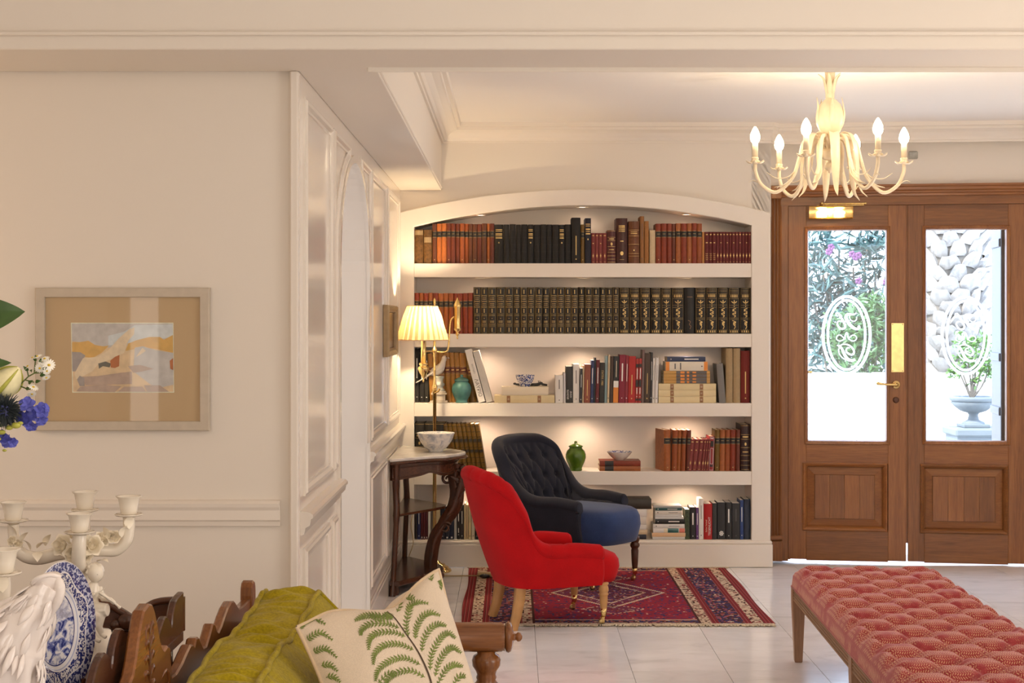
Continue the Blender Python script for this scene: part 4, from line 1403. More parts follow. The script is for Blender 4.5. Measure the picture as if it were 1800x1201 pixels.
rows3 = [
 (1018.6, 1023, 648, (0.035, 0.035, 0.04, 1), 'title_white', 'thin charcoal paperback beside the tall white book with seal'),
 (1023.2, 1026, 643, L['cream'], 'none', 'thin cream paperback left of the terracotta book'),
 (1026.2, 1037.3, 641, srgb(140, 76, 54), 'title_gold', 'terracotta book with a small round seal near its foot'),
 (1037.5, 1043.3, 634, (0.02, 0.03, 0.10, 1), 'title_white', 'slim royal blue paperback right of the terracotta book'),
 (1043.5, 1046.4, 629, (0.02, 0.025, 0.03, 1), 'none', 'very thin blackish book between blue and dark red ones'),
 (1046.6, 1053, 633, (0.12, 0.008, 0.010, 1), 'title_white', 'dark red paperback left of the ΠΑΤΡΑ 1900 book'),
 (1053.2, 1062, 638, (0.025, 0.022, 0.016, 1), 'patra', 'black book lettered ΠΑΤΡΑ 1900 in gold'),
 (1062.2, 1067, 626, (0.25, 0.36, 0.38, 1), 'none', 'thin light blue book right of the ΠΑΤΡΑ 1900 book'),
 (1067.2, 1071, 624, L['cream'], 'title_dark', 'thin cream book between light blue and dark photo books'),
 (1071.3, 1077, 626.7, (0.06, 0.03, 0.015, 1), 'none', 'dark brown book with plain spine beside the orange-footed one'),
 (1077.2, 1087, 626.7, (0.02, 0.019, 0.018, 1), 'photo', 'black book with white and orange foot'),
 (1087.2, 1098.3, 624, (0.22, 0.006, 0.025, 1), 'title_cream', 'wide crimson book with cream title'),
 (1098.5, 1103.3, 625, (0.26, 0.02, 0.035, 1), 'title_white', 'thin crimson book between wide crimson and bright red'),
 (1103.5, 1116.3, 626.7, (0.42, 0.012, 0.008, 1), 'title_gold', 'wide bright red book with gold seal'),
 (1116.5, 1121.6, 631, (0.40, 0.03, 0.02, 1), 'patterned', 'first of two thin red and black patterned paperbacks'),
 (1121.8, 1127, 630.5, (0.40, 0.03, 0.02, 1), 'patterned', 'second of two thin red and black patterned paperbacks'),
 (1127.2, 1131.8, 615.6, (0.16, 0.10, 0.09, 1), 'none', 'tall thin mauve-brown book right of the patterned pair'),
 (1132, 1142, 621.7, (0.06, 0.033, 0.018, 1), 'title_gold', 'tall wide dark brown book near the end of the upright row'),
 (1142.2, 1146, 620, (0.04, 0.035, 0.035, 1), 'title_white', 'tall thin charcoal book left of two white paperbacks'),
 (1146.2, 1151, 630, L['white'], 'title_dark', 'first of two slim white paperbacks beside the flat stack'),
 (1151.2, 1156.3, 630, (0.74, 0.72, 0.71, 1), 'title_dark', 'second of two slim white paperbacks beside the flat stack')]
for i, (a, b, tp, c, st, lab) in enumerate(rows3):
    ti = None
    if st == 'patra':
        ti = [('ΠΑΤΡΑ 1900', .30, .95, .016, 'gilt', False)]; st = 'none'
    if st == 'title_cream':
        st = 'title_white'
    stand(2, a, b, tp, c, 'book_paper', st, lab + ', ' + R3, lean=0.022, hard=False, page='page_white', d=.14, title=ti, i=i)
zb = zf(709) + .0006
for i, (yt, yb_) in enumerate([(697, 708.3), (686, 697), (674.7, 686)]):
    zb = lie(2, 1157.5, 1258.7, yt, yb_, L['ivory'], 'book_paper', 'brown_square', '%s ivory volume with two brown squares in the three at the stack foot' % ['lowest', 'middle', 'top'][i], 'ivory volumes', base=zb, page='page_white') + .0005
for i, (yt, yb_) in enumerate([(669.3, 674.7), (664.4, 669.3), (658.4, 664.4), (653, 658.4)]):
    zb = lie(2, 1166.8, 1248, yt, yb_, srgb(196, 150, 80), 'book_paper', 'gold_dark', '%s of four thin gold and dark paperbacks lying on the ivory volumes' % ['lowest', 'second', 'third', 'topmost'][i], 'gold and dark paperbacks', base=zb, hard=False) + .0005
zb = lie(2, 1170, 1244, 636.8, 653, (0.72, 0.66, 0.55, 1), 'book_paper', 'orange_ends', 'cream paperback with orange ends lying under the navy one', base=zb, hard=False) + .0005
zb = lie(2, 1172.7, 1240, 628.4, 636.8, (0.03, 0.045, 0.10, 1), 'book_paper', 'title_white', 'navy paperback on top of the tall flat stack', base=zb, hard=False)
stand(2, 1264, 1276, 640, (0.18, 0.17, 0.16, 1), 'book_paper', 'none', 'grey glossy book leaning left beside two beige albums, third shelf', lean=-0.075, d=.16, y=YS)
for i, (a, b) in enumerate([(1275.5, 1288), (1288.5, 1301.3)]):
    stand(2, a, b, 612.5, srgb(168, 144, 108), 'book_cloth', 'none', '%s of two tall beige albums near the right end, third shelf' % ORD[i], 'beige albums', d=.2, y=YS + .006)
stand(2, 1301.8, 1318, 617, srgb(112, 34, 26), 'book_cloth', 'title_gold', 'dark red book at the right end of the third shelf', d=.19, y=YS + .004)
# --- fourth shelf
T = 'fourth shelf'
for i, (a, b) in enumerate([(729, 746), (746.5, 765), (765.5, 783)]):
    stand(3, a, b, 743.6, (0.02, 0.017, 0.012, 1), 'book_leather', 'dark_banded', '%s of three thick black gilt books behind the marbled bowl' % ORD[i], 'thick black books behind the bowl', d=.18)
xs = [785 + (849 - 785) * k / 8 for k in range(9)]
for i in range(8):
    stand(3, xs[i] + 6, xs[i + 1] + 6, 746, L['olive'], 'book_leather', 'olive_tool', '%s of the thin olive-gold books leaning left of the navy chair' % ORD[i], 'olive-gold books', lean=-0.16, d=.17, i=i)
z1 = lie(3, 1054, 1126, 820, 828.5, L['org'], 'book_leather', 'labelled_l', 'orange leather book lying lowest beneath the small white dish', 'two orange books', base=zf(829) + .0006)
zdish = lie(3, 1054, 1126, 810.5, 819.6, L['red'], 'book_leather', 'labelled_l', 'orange leather book lying directly under the small white dish', 'two orange books', base=z1 + .0006)
stand(3, 1166.5, 1179, 756, L['org'], 'book_leather', 'labelled', 'tan orange book at the left end, turned to show its side, fourth shelf', yaw=0.22, d=.165)
xs = [1180, 1190, 1196.7, 1204.6, 1213]
cs = ['orb', 'org', 'orb', 'redb']
for i in range(4):
    stand(3, xs[i] + (0 if i < 3 else 1), xs[i + 1] + (0 if i < 3 else 0), 756.5, L[cs[i]], 'book_leather', 'labelled', '%s book with black label, %s after the turned one, %s' % (nm[cs[i]], ORD[i], T), 'leather books beside the turned one', lean=0.03, i=i)
xs = [1205.5, 1213.5, 1221.5, 1229.5, 1234, 1238, 1242]
for i in range(6):
    stand(3, xs[i] + 2.5, xs[i + 1] + 2.5, 772.8, L['pink'], 'book_cloth', 'small_gilt', '%s of six small pink-red gilt books leaning right, %s' % (ORD[i], T), 'small pink-red books on the fourth shelf', lean=0.10, i=0)
stand(3, 1245, 1254.8, 767.7, (0.30, 0.03, 0.035, 1), 'book_cloth', 'framed_red', 'red book with white frame lines and black labels, fourth shelf', lean=0.03)
xs = [1256, 1264.5, 1274, 1282.7, 1293, 1300.5]
cs = ['olive', 'org', 'orb', 'red', 'redb']
nm['olive'] = 'olive brown'
for i in range(5):
    stand(3, xs[i], xs[i + 1], 756, L[cs[i]], 'book_leather', 'labelled', '%s book with black label, %s after the white-framed red one, %s' % (nm[cs[i]], ORD[i], T), 'leather books beside the framed one', lean=0.012, i=i)
stand(3, 1301.5, 1318.5, 746.5, (0.035, 0.014, 0.012, 1), 'book_leather', 'dark_banded', 'large blackish maroon book at the right end, fourth shelf', d=.2)
# --- bottom board
T = 'bottom shelf'
rows5 = [(729.5, 733.2, 893, (0.03, 0.02, 0.02, 1), 'none', 'thin dark book at the left end'), (733.5, 739.3, 889, (0.02, 0.025, 0.11, 1), 'title_white', 'blue book second from the left end'),
 (739.6, 743.8, 890, (0.09, 0.008, 0.012, 1), 'numbered', 'first of three thin maroon numbered volumes'), (744, 748, 890, (0.09, 0.008, 0.012, 1), 'numbered', 'second of three thin maroon numbered volumes'),
 (748.2, 752.2, 890, (0.09, 0.008, 0.012, 1), 'numbered', 'third of three thin maroon numbered volumes'), (752.5, 757, 888, L['white'], 'none', 'thin white book right of the maroon volumes'),
 (757.3, 766, 891, L['grey'], 'none', 'grey book behind the brass pole'), (766.3, 774, 894, L['ivory'], 'none', 'ivory book hidden behind the carved leg'),
 (774.3, 782, 893, (0.02, 0.02, 0.03, 1), 'title_white', 'black book right behind the carved leg'), (782.3, 790, 891, (0.016, 0.02, 0.04, 1), 'numbered', 'first of two navy books right of the carved leg'),
 (790.2, 798, 891, (0.016, 0.02, 0.05, 1), 'numbered', 'second of two navy books right of the carved leg'), (798.3, 803, 890, (0.55, 0.55, 0.54, 1), 'none', 'pale grey book between navy and black-red ones'),
 (803.3, 808.8, 890, (0.03, 0.022, 0.022, 1), 'patterned', 'black book with red and white print'), (809, 815.3, 888, (0.035, 0.03, 0.028, 1), 'title_white', 'tall charcoal book with pale lettering'),
 (815.6, 819.2, 886, L['ivory'], 'none', 'first of the ivory books near the red chair'), (819.4, 823, 888, L['cream'], 'none', 'second of the ivory books near the red chair'),
 (823.3, 828.6, 889, L['ivory'], 'title_dark', 'third of the ivory books near the red chair'), (828.8, 834.6, 889, (0.74, 0.68, 0.55, 1), 'title_dark', 'fourth of the ivory books near the red chair'),
 (835, 840.4, 891, (0.02, 0.02, 0.02, 1), 'title_white', 'slim black book between ivory and white ones'), (840.6, 843.4, 890, L['white'], 'none', 'thin white book left of a white-topped red one'),
 (843.6, 848.8, 890, (0.30, 0.03, 0.03, 1), 'photo', 'slim red book with white head'), (849, 853, 889, L['white'], 'none', 'white book beside the red chair back'),
 (853.4, 860, 892, (0.05, 0.03, 0.03, 1), 'none', 'dark book hidden behind the red chair'),
 (1204, 1212.3, 896, (0.05, 0.075, 0.03, 1), 'green_pattern', 'green book with dark wavy pattern beside the low stack'), (1212.6, 1223.2, 892, (0.02, 0.018, 0.018, 1), 'title_white', 'black book with pale curly title left of the purple one'),
 (1223.5, 1228, 892.5, (0.13, 0.05, 0.20, 1), 'title_white', 'slim purple book'), (1228.3, 1236.8, 877.5, L['white'], 'title_dark', 'tall white book left of the red TEGENLICHT book'),
 (1237, 1252, 886, (0.42, 0.010, 0.010, 1), 'tegen', 'red book lettered TEGENLICHT in white capitals'), (1252.3, 1260, 885, (0.035, 0.032, 0.03, 1), 'none', 'charcoal book right of the red TEGENLICHT book'),
 (1261, 1274.8, 883.5, (0.022, 0.022, 0.024, 1), 'seal', 'wide black book with a white floral seal at its foot'), (1275.2, 1286.5, 883.5, (0.018, 0.018, 0.018, 1), 'title_white', 'black book with white title, second after the seal one'),
 (1287, 1300.5, 885, (0.022, 0.022, 0.022, 1), 'title_dark', 'black book left of the slim blue one'), (1301, 1307, 879.5, (0.02, 0.05, 0.19, 1), 'title_white', 'slim bright blue book near the right end'),
 (1307.3, 1318.8, 878, (0.016, 0.024, 0.045, 1), 'none', 'tall navy book at the right end')]
for i, (a, b, tp, c, st, lab) in enumerate(rows5):
    ti = None
    if st == 'tegen':
        ti = [('TEGENLICHT', .08, .66, .019, 'print_white', True, .18), ('Esther Verhoef', .12, .64, .012, 'print_cream', True, -.22)]; st = 'none'
    o = stand(4, a, b, tp, c, 'book_paper', 'none' if st == 'seal' else st, lab + ', ' + T, hard=(i % 3 == 0), page='page_white', d=.14, title=ti, i=i)
    if st == 'seal':
        g = G()
        for k in range(7):
            a_ = 2 * pi * k / 7
            g.ball((cos(a_) * .010, -.0055, .036 + sin(a_) * .011), (.0045, .0006, .0045), 8, 4)
        g.ball((0, -.0055, .036), (.006, .0006, .006), 8, 4)
        g.obj('spine_print', 'print_white', o)
zb = ZBASE + .0006
stk = [(1100, 1136, 939, 947.5, (0.02, 0.022, 0.035, 1), 'dark book at the foot of the stack behind the navy chair'), (1100, 1138, 931, 939, (0.70, 0.55, 0.35, 1), 'orange-edged book, second from below behind the navy chair'),
       (1100, 1136, 922, 930.5, L['white'], 'white book, third from below in the stack behind the navy chair'), (1100, 1136, 908, 922, (0.70, 0.66, 0.60, 1), 'thick pale book, fourth from below behind the navy chair'),
       (1098, 1137, 894.5, 908, L['white'], 'thick white book under the big dark one behind the navy chair'), (1096, 1145, 877, 894.5, (0.04, 0.03, 0.02, 1), 'big dark book with cream pages topping the stack behind the navy chair')]
for a, b, yt, yb_, c, lab in stk:
    zb = lie(4, a, b, yt, yb_, c, 'book_paper', 'none', lab, 'flat books behind the navy chair', base=zb, d=.17, page='paper') + .0005
zb = ZBASE + .0006
stk = [(1147, 1204, 944.6, 949, (0.60, 0.58, 0.55, 1), 'none', 'thin silvery book at the very bottom of the low stack'), (1146, 1205, 937.5, 944.5, (0.72, 0.48, 0.28, 1), 'none', 'peach-coloured book second from below in the low stack'),
       (1148, 1204, 929.4, 937.4, L['white'], 'multi', 'white book with teal and pink patches in the low stack'), (1148, 1203.5, 922, 929.3, (0.76, 0.73, 0.70, 1), 'title_dark', 'white book under the black one in the low stack'),
       (1151.5, 1203.5, 913.3, 921.9, (0.018, 0.017, 0.016, 1), 'title_white', 'black book in the middle of the low stack'), (1151.5, 1202, 909.3, 913.2, (0.72, 0.72, 0.70, 1), 'none', 'thin white book lying on the black one'),
       (1151.5, 1199, 905.2, 909.2, (0.66, 0.65, 0.62, 1), 'none', 'thin grey-white book fourth from the top of the low stack'), (1151.5, 1199, 898.4, 905.1, (0.75, 0.70, 0.62, 1), 'title_dark', 'cream book third from the top of the low stack'),
       (1152, 1199, 893.2, 898.2, (0.03, 0.09, 0.09, 1), 'title_white', 'teal book second from the top of the low stack'), (1149, 1198, 889.6, 893, (0.50, 0.50, 0.48, 1), 'none', 'thin silvery book on top of the low stack')]
for a, b, yt, yb_, c, st, lab in stk:
    zb = lie(4, a, b, yt, yb_, c, 'book_paper', st, lab, 'low flat stack', base=zb, d=.14, page='page_white', hard=False) + .0003

# ---------------------------------------------------------------- ornaments on the shelves
def px_lathe(prof, Y, cx_px, base_py, n=28):
    """profile given as (half width in px, picture row) -> metres above base"""
    k = Y / FPX
    return [(max(r, 0) * k, (base_py - y) * k) for r, y in prof]
SH3, SH4 = zf(709) + .0005, zf(829) + .0005
# dove on a plinth
Yd = YB + 0.06
dv = thing('dove_statue', 'white dove figurine perched on a small column and square base', 'figurine', ((772 - CX) * Yd / FPX, Yd, SH3))
k = Yd / FPX
G().box((0.0, 0, .012 * .6), (30 * k, 30 * k, .014), .001).box((0.0, 0, 9.5 * k), (22 * k, 22 * k, 11 * k), .001).box((0, 0, 16 * k), (27 * k, 27 * k, 3 * k), .001).box((0, 0, 19 * k), (24 * k, 24 * k, 3 * k), .001).obj('square_base', 'plinth_stone', dv)
G().lathe([(q[0] * k, q[1] * k) for q in [(9.5, 20.5), (9.5, 23), (7.5, 25), (7, 28), (9, 30), (9.5, 33), (7, 35), (6.5, 40), (8, 43), (8.5, 46), (6, 47), (0, 47)]], 20).obj('column', 'plinth_grey', dv)
bd = spline([(-16, 0, 49), (-8, 0, 54), (0, 0, 59), (5, 0, 66), (7.5, 0, 73), (9.5, 0, 78), (13, 0, 79)], 5)
rr = [2.0, 3.5, 5.0, 6.3, 7.2, 7.8, 8.4, 8.8, 8.9, 8.9, 8.7, 8.3, 8, 7.4, 6.8, 6.3, 5.8, 5.3, 4.9, 4.6, 4.4, 4.4, 4.5, 4.7, 4.9, 5.0, 5.0, 4.6, 4.0, 2.8, 1.2]
G().tube([p * k for p in bd], [r * k for r in rr[:len(bd)]], 14).obj('body', 'dove_paint', dv)
g = G()
for s_ in (-1, 1):
    P = spline([(-22, s_ * 4, 47), (-10, s_ * 7.4, 54), (0, s_ * 8.0, 60), (5, s_ * 6.5, 66)], 5)
    g.tube([p * k for p in P], [lerp(1.0, 4.8, i / 15) * k for i in range(16)], 10, up=(0, 1, 0), flat=.5)
g.obj('wing', 'dove_paint', dv)
G().tube([Vector(p) * k for p in ((-10, 0, 53), (-26, 0, 43), (-41, 0, 35))], [4.5 * k, 4.0 * k, 2.6 * k], 8, flat=.35).obj('tail', 'dove_paint', dv)
G().tube([Vector(p) * k for p in ((15, 0, 79), (18.5, 0, 77.5))], [1.8 * k, .3 * k], 8).obj('beak', 'plinth_stone', dv)
g = G()
for s_ in (-1, 1):
    g.ball((12.5 * k, s_ * 4.4 * k, 80.5 * k), 0.9 * k, 8, 6)
g.obj('eye', 'black_plastic', dv)
G().ball((4 * k, 0, 48.5 * k), (6 * k, 5 * k, 2.4 * k), 10, 6).obj('feet', 'print_brown', dv)

# teal ginger jar, green ginger jar
Yj = YB + 0.05
tj = thing('ginger_jar', 'teal glazed lidded jar beside the leaning white books', 'jar', ((811.5 - CX) * Yj / FPX, Yj, SH3))
G().lathe(px_lathe([(0, 709), (10.5, 709), (11, 707), (10, 705.5), (12, 702), (15, 696), (17, 689), (17.2, 683), (15.5, 677), (12.5, 673.5), (11.5, 672)], Yj, 0, 709), 28).obj('body', 'teal_glaze', tj)
G().lathe(px_lathe([(11.5, 672), (12.5, 671.5), (12.7, 669), (11, 667), (7, 665), (3, 664), (2.2, 663), (3, 661.5), (2.6, 660), (0, 659.2)], Yj, 0, 709), 24).obj('lid', 'teal_glaze', tj)
gj = thing('ginger_jar', 'green glazed lidded jar standing alone on the fourth shelf', 'jar', ((1012 - CX) * Yj / FPX, Yj, SH4))
G().lathe(px_lathe([(0, 829), (11, 829), (11.5, 827), (11, 825), (12.5, 821), (16, 813), (18, 806), (17.8, 800), (15.5, 794), (12, 790.5), (11, 789), (11.5, 787.5)], Yj, 0, 829), 28).obj('body', 'green_glaze', gj)
G().lathe(px_lathe([(11.5, 787.5), (13, 787), (12.5, 785.5), (9, 784), (4.5, 782), (2.4, 781.5), (2.8, 779.5), (2.4, 777.5), (0, 776.8)], Yj, 0, 829), 24).obj('lid', 'green_glaze', gj)
# blue and white bowl on the two books, small dark lizard behind, dish on the orange books
def bowl(name, label, cx, base_z, prof, Y, mat, cat='bowl', inner=None):
    k = Y / FPX
    b = thing(name, label, cat, ((cx - CX) * k, Y, base_z))
    out = [(r * k, z * k) for r, z in prof]
    th = 1.0 * k
    inn = [(max(r - th, 0.0), z + (th if i < 2 else 0)) for i, (r, z) in enumerate(out[1:])][::-1]
    G().lathe(out, 32, caps=False).obj('body', mat, b)
    G().lathe([out[-1], (out[-1][0] - th * .5, out[-1][1] + th * .4)] + inn[1:] + [(0, inn[-1][1])], 32, caps=False).obj('inside', inner or mat, b)
    return b
bowl('bowl', 'small blue and white bowl on two flat ivory books, third shelf', 923, z1b + .0005, [(0, 0), (8, 0), (8.5, 1.2), (9, 2), (13, 8), (15.5, 14), (17, 20)], YB + .07, 'blue_white_china')
bowl('dish', 'small shallow white dish on two orange books, fourth shelf', 1089, zdish + .0005, [(0, 0), (8, 0), (8.5, 1), (13, 4), (18, 9), (22, 14.5)], YB + .075, 'porcelain', 'dish', 'blue_white_china')
kz_ = thing('lizard_figurine', 'small dark metal lizard lying beside the blue-white bowl', 'figurine', ((932 - CX) * (YB + .14) / FPX, YB + .14, z1b + .0005))
k = (YB + .14) / FPX
P = spline([(-26, 0, 3), (-20, 0, 2.5), (-10, 0, 2.2), (0, 0, 2), (12, 0, 2.4), (19, 0, 5), (22, 0, 3), (30, 0, 1.5)], 4)
G().tube([p * k for p in P], [1.6 * k + 1.2 * k * sin(pi * i / (len(P) - 1)) for i in range(len(P))], 8).ball((-27 * k, 0, 4 * k), (3 * k, 2 * k, 2 * k)).obj('body', 'dark_iron', kz_)
g = G()
for x in (-16, 10):
    for s_ in (-1, 1):
        g.tube([(x * k, 0, 2 * k), ((x - 3) * k, s_ * 4 * k, 2.5 * k), ((x - 5) * k, s_ * 6 * k, .6 * k)], .7 * k, 6)
g.tube([(16 * k, 0, 4 * k), (14 * k, 0, 9 * k), (18 * k, 0, 8 * k)], .9 * k, 6)
g.obj('leg', 'dark_iron', kz_)

# ---------------------------------------------------------------- console table with carved leg against the panelled wall
TZ = 0.735
ct = thing('console_table', 'dark carved console table with white marble top against the panelled wall', 'table', (XL, 8.66, 0))
# outline of the top in plan (X from wall, Y), serpentine
tp = [(-.650, 8.19), (-.640, 8.19), (-.47, 8.36), (-.415, 8.40), (-.36, 8.43), (-.315, 8.50), (-.262, 8.60), (-.248, 8.66), (-.262, 8.73), (-.315, 8.82), (-.37, 8.89), (-.42, 8.92), (-.50, 8.945), (-.640, 9.10), (-.650, 9.10)]
tps = spline([(a, b, 0) for a, b in tp[1:-1]], 4)
outl = [(p.x, p.y) for p in tps] + [(-.652, 9.10), (-.652, 8.19)]
def shrink(pl, q):
    return [(max(-.652, x) if x <= -.64 else (-.652 + (x + .652) * (1 - q)), 8.65 + (y - 8.65) * (1 - q * .55)) for x, y in pl]
G().prism(shrink(outl, .03), .018, Matrix.Translation((0, 0, TZ - .018)), .004).obj('marble_top', 'console_marble', ct, world=True)
G().prism(outl, .016, Matrix.Translation((0, 0, TZ - .034)), .006).obj('top_moulding', 'dark_wood_x', ct, world=True)
apr = shrink(outl, .14)
# apron: wall following the outline, lower edge shaped
n = len(apr)
rows = [[], []]
for i, (x, y) in enumerate(apr[:-2]):
    t_ = i / (n - 3)
    drop = .075 + .012 * cos(6 * pi * t_)
    rows[0].append((x, y, TZ - .033)); rows[1].append((x, y, TZ - .033 - drop))
g = G().grid(rows, smooth=False)
rows2 = [[(x * 1.0 - .012, 8.65 + (y - 8.65) * .97, z) for x, y, z in r] for r in rows]
g.grid(rows2, smooth=False); g.grid([rows[1], rows2[1]], smooth=False)
g.obj('apron', 'dark_wood_x', ct, world=True)
g = G()
for zf_ in (.25, .85):
    P = [(lerp(a[0], a[0], 0) + .002, a[1], lerp(a[2], b[2], zf_)) for a, b in zip(rows[0], rows[1])]
    g.tube(P, .003, 6)
g.obj('apron_moulding', 'dark_wood_x', ct, world=True)
for (x, y, dy) in ((-.630, 8.245, -1), (-.630, 9.05, 1)):
    P = spline([(x + .008, y, TZ - .034), (x + .006, y - dy * .01, .55), (x + .01, y, .43), (x, y + dy * .02, .2), (x - .006, y + dy * .035, .06), (x - .01, y + dy * .045, 0.0)], 4)
    G().tube(P, [.019] * 4 + [.017] * 4 + [.019] + [.015] * 8 + [.018] * 4, 4, up=(0, 1, 0)).obj('leg', 'dark_wood_z', ct, world=True)
# carved cabriole leg in front: swept along an S with scrolls, leaves and a mask at the top
lx = lambda px, Y=8.66: (px - CX) * Y / FPX
lz = lambda py, Y=8.66: EYE + (CY - py) * Y / FPX
path = [(806, 815), (800, 838), (803, 862), (801, 884), (792, 903), (778, 920), (767, 940), (760, 965), (757, 990), (758, 1008), (764, 1021)]
P = spline([(lx(a), 8.66, lz(b)) for a, b in path], 5)
m = len(P)
rad = [interp([(0, .046), (.14, .040), (.3, .043), (.45, .036), (.52, .026), (.6, .036), (.75, .040), (.88, .034), (1, .030)], i / (m - 1)) for i in range(m)]
rows = []
for i, p in enumerate(P):
    t_ = (P[min(i + 1, m - 1)] - P[max(i - 1, 0)]).normalized()
    s_ = Vector((0, 1, 0)); u_ = s_.cross(t_).normalized()
    row = []
    for q in range(20):
        a = 2 * pi * q / 20
        f = 1 + .10 * cos(6 * a)
        row.append(tuple(p + s_ * (.8 * rad[i] * f * cos(a)) + u_ * (rad[i] * f * sin(a))))
    rows.append(row)
g = G().grid(rows, cv=True).add(rows[0], [tuple(range(20))]).add(rows[-1], [tuple(range(20))])
g.obj('carved_leg', 'dark_wood_z', ct, world=True)
def scroll(cx, cy, r0, turns, y, w=.03, a0=0.0, sg=1, mat='dark_wood_z', name='scroll'):
    P = []
    for k_ in range(int(turns * 16)):
        a = a0 + sg * 2 * pi * k_ / 16
        r = r0 * (1 - k_ / (turns * 16) * .85)
        P.append((lx(cx) + r * cos(a), y, lz(cy) + r * sin(a)))
    return G().tube(P, [.010 * (1 - .5 * i / len(P)) for i in range(len(P))], 8, up=(0, 1, 0), flat=w / .010 / 1.4)
scroll(787, 842, .036, 1.6, 8.655, a0=.3).obj('scroll', 'dark_wood_z', ct, world=True)
scroll(783, 927, .034, 1.6, 8.655, a0=.5).obj('scroll', 'dark_wood_z', ct, world=True)
scroll(772, 1012, .026, 1.4, 8.655, a0=2.2, sg=-1).obj('scroll', 'dark_wood_z', ct, world=True)
def acanthus(path, y, w, lab):
    """serrated carved leaf lying on the leg"""
    P = spline([(lx(a), y, lz(b)) for a, b in path], 6)
    n_ = len(P); rows = [[], [], [], [], []]
    for i, p in enumerate(P):
        t_ = i / (n_ - 1)
        ww = w * (sin(pi * min(1, t_ * 1.05)) ** .7 + .05) * (1 - .28 * (i % 3 == 0))
        for r_, (e, d) in zip(rows, ((-1, .012), (-.5, -.006), (0, -.002), (.5, -.006), (1, .012))):
            tt = (P[min(i + 1, n_ - 1)] - P[max(i - 1, 0)]).normalized()
            nn = Vector((-tt.z, 0, tt.x))
            r_.append(tuple(p + nn * ww * e + Vector((0, d - .012, 0))))
    return G().grid(rows)
g = acanthus([(812, 818), (814, 832), (812, 848), (806, 866), (802, 880)], 8.625, .028, '')
g2 = acanthus([(792, 836), (806, 845), (812, 858), (810, 872)], 8.632, .022, '')
g.add(g2.v, g2.f); g3 = acanthus([(786, 905), (797, 893), (802, 878), (803, 862)], 8.63, .020, ''); g.add(g3.v, g3.f)
g4 = acanthus([(760, 980), (763, 955), (772, 935), (782, 920)], 8.63, .016, ''); g.add(g4.v, g4.f)
g.obj('carved_leaf', 'dark_wood_z', ct, world=True)
g = G()
for a, b, r in ((813, 822, .026), (817, 835, .020), (809, 838, .022), (815, 848, .018), (806, 826, .02), (819, 826, .015), (812, 857, .014), (818, 842, .012), (808, 869, .012), (810, 880, .010)):
    g.ball((lx(a), 8.64, lz(b)), (r, r, r * .85), 10, 7)
    g.ball((lx(a - 1.5), 8.64 - r * .8, lz(b - 1)), r * .45, 8, 6)
    g.ball((lx(a + 2.0), 8.64 - r * .7, lz(b + 1.5)), r * .4, 8, 6)
g.obj('carved_garland', 'dark_wood_z', ct, world=True)
# middle shelf and platform
mid = [(-.640, 8.25), (-.60, 8.27), (-.50, 8.42), (-.42, 8.54), (-.375, 8.62), (-.375, 8.70), (-.42, 8.78), (-.50, 8.88), (-.60, 9.02), (-.640, 9.04)]
o = G().prism(mid, .014, Matrix.Translation((0, 0, .418)), .003).obj('shelf', 'dark_wood_y', ct, world=True)
pf = [(-.652, 8.20), (-.60, 8.20), (-.48, 8.40), (-.40, 8.56), (-.385, 8.66), (-.40, 8.76), (-.50, 8.92), (-.60, 9.06), (-.652, 9.06)]
G().prism(pf, .03, Matrix.Translation((0, 0, .052)), .006).obj('platform', 'dark_wood_y', ct, world=True)
g = G()
for x, y in ((-.63, 8.25), (-.63, 9.0), (-.43, 8.66)):
    g.lathe([(.022, 0), (.026, .02), (.02, .055)], 12, (x, y, 0))
g.obj('foot', 'dark_wood_z', ct, world=True)
# marbled bowl on the table
bowl('bowl', 'marbled grey-white bowl on the marble console top', 766, TZ + .0005, [(0, 0), (12, 0), (13, 1), (13, 3), (20, 8), (27, 17), (31, 26), (33.5, 33)], 8.66, 'marbled_bowl')

# ---------------------------------------------------------------- brass swing-arm floor lamp
YL = 9.03
lmp = thing('floor_lamp', 'brass swing-arm floor lamp with pleated cream shade, lit, behind the console', 'lamp', ((764 - CX) * YL / FPX, YL, 0))
X = lambda px: (px - CX) * YL / FPX
Z = lambda py: EYE + (CY - py) * YL / FPX
x0 = X(764)
G().lathe([(0.0, 0), (.098, 0), (.10, .006), (.096, .014), (.086, .018), (.082, .028), (.066, .034), (.060, .044), (.040, .050), (.030, .062), (.014, .07), (0, .07)], 36).obj('base', 'brass', lmp)
g = G().lathe([(.011, .06), (.011, .60), (.0125, .605), (.0125, .61)], 16)
g.obj('pole', 'brass', lmp)
q = lambda py: Z(py)
g = G().lathe([(.010, .60), (.010, q(702)), (.0115, q(702)), (.0115, q(690)), (.013, q(690)), (.013, q(686)), (.016, q(683)), (.016, q(680)), (.010, q(676)), (.007, q(668)), (.0065, q(652)), (.009, q(650)), (.0065, q(648)), (.0065, q(628)), (.010, q(626)), (.008, q(622)), (.017, q(618)), (.017, q(614)), (.009, q(611)), (.0075, q(606)), (.0075, q(545)), (.004, q(538)), (.008, q(533)), (.007, q(528)), (.002, q(524)), (0, q(523.5))], 18)
g.obj('upper_pole', 'brass', lmp)
G().lathe([(.0135, q(826)), (.019, q(827)), (.019, q(831)), (.0135, q(832))], 18).obj('collar', 'brass', lmp)
g = G().tube([(0.0, -.02, q(691)), (.022, -.03, q(688)), (.03, -.03, q(683))], [.004, .006, .007], 8)
g.obj('thumb_screw', 'brass', lmp)
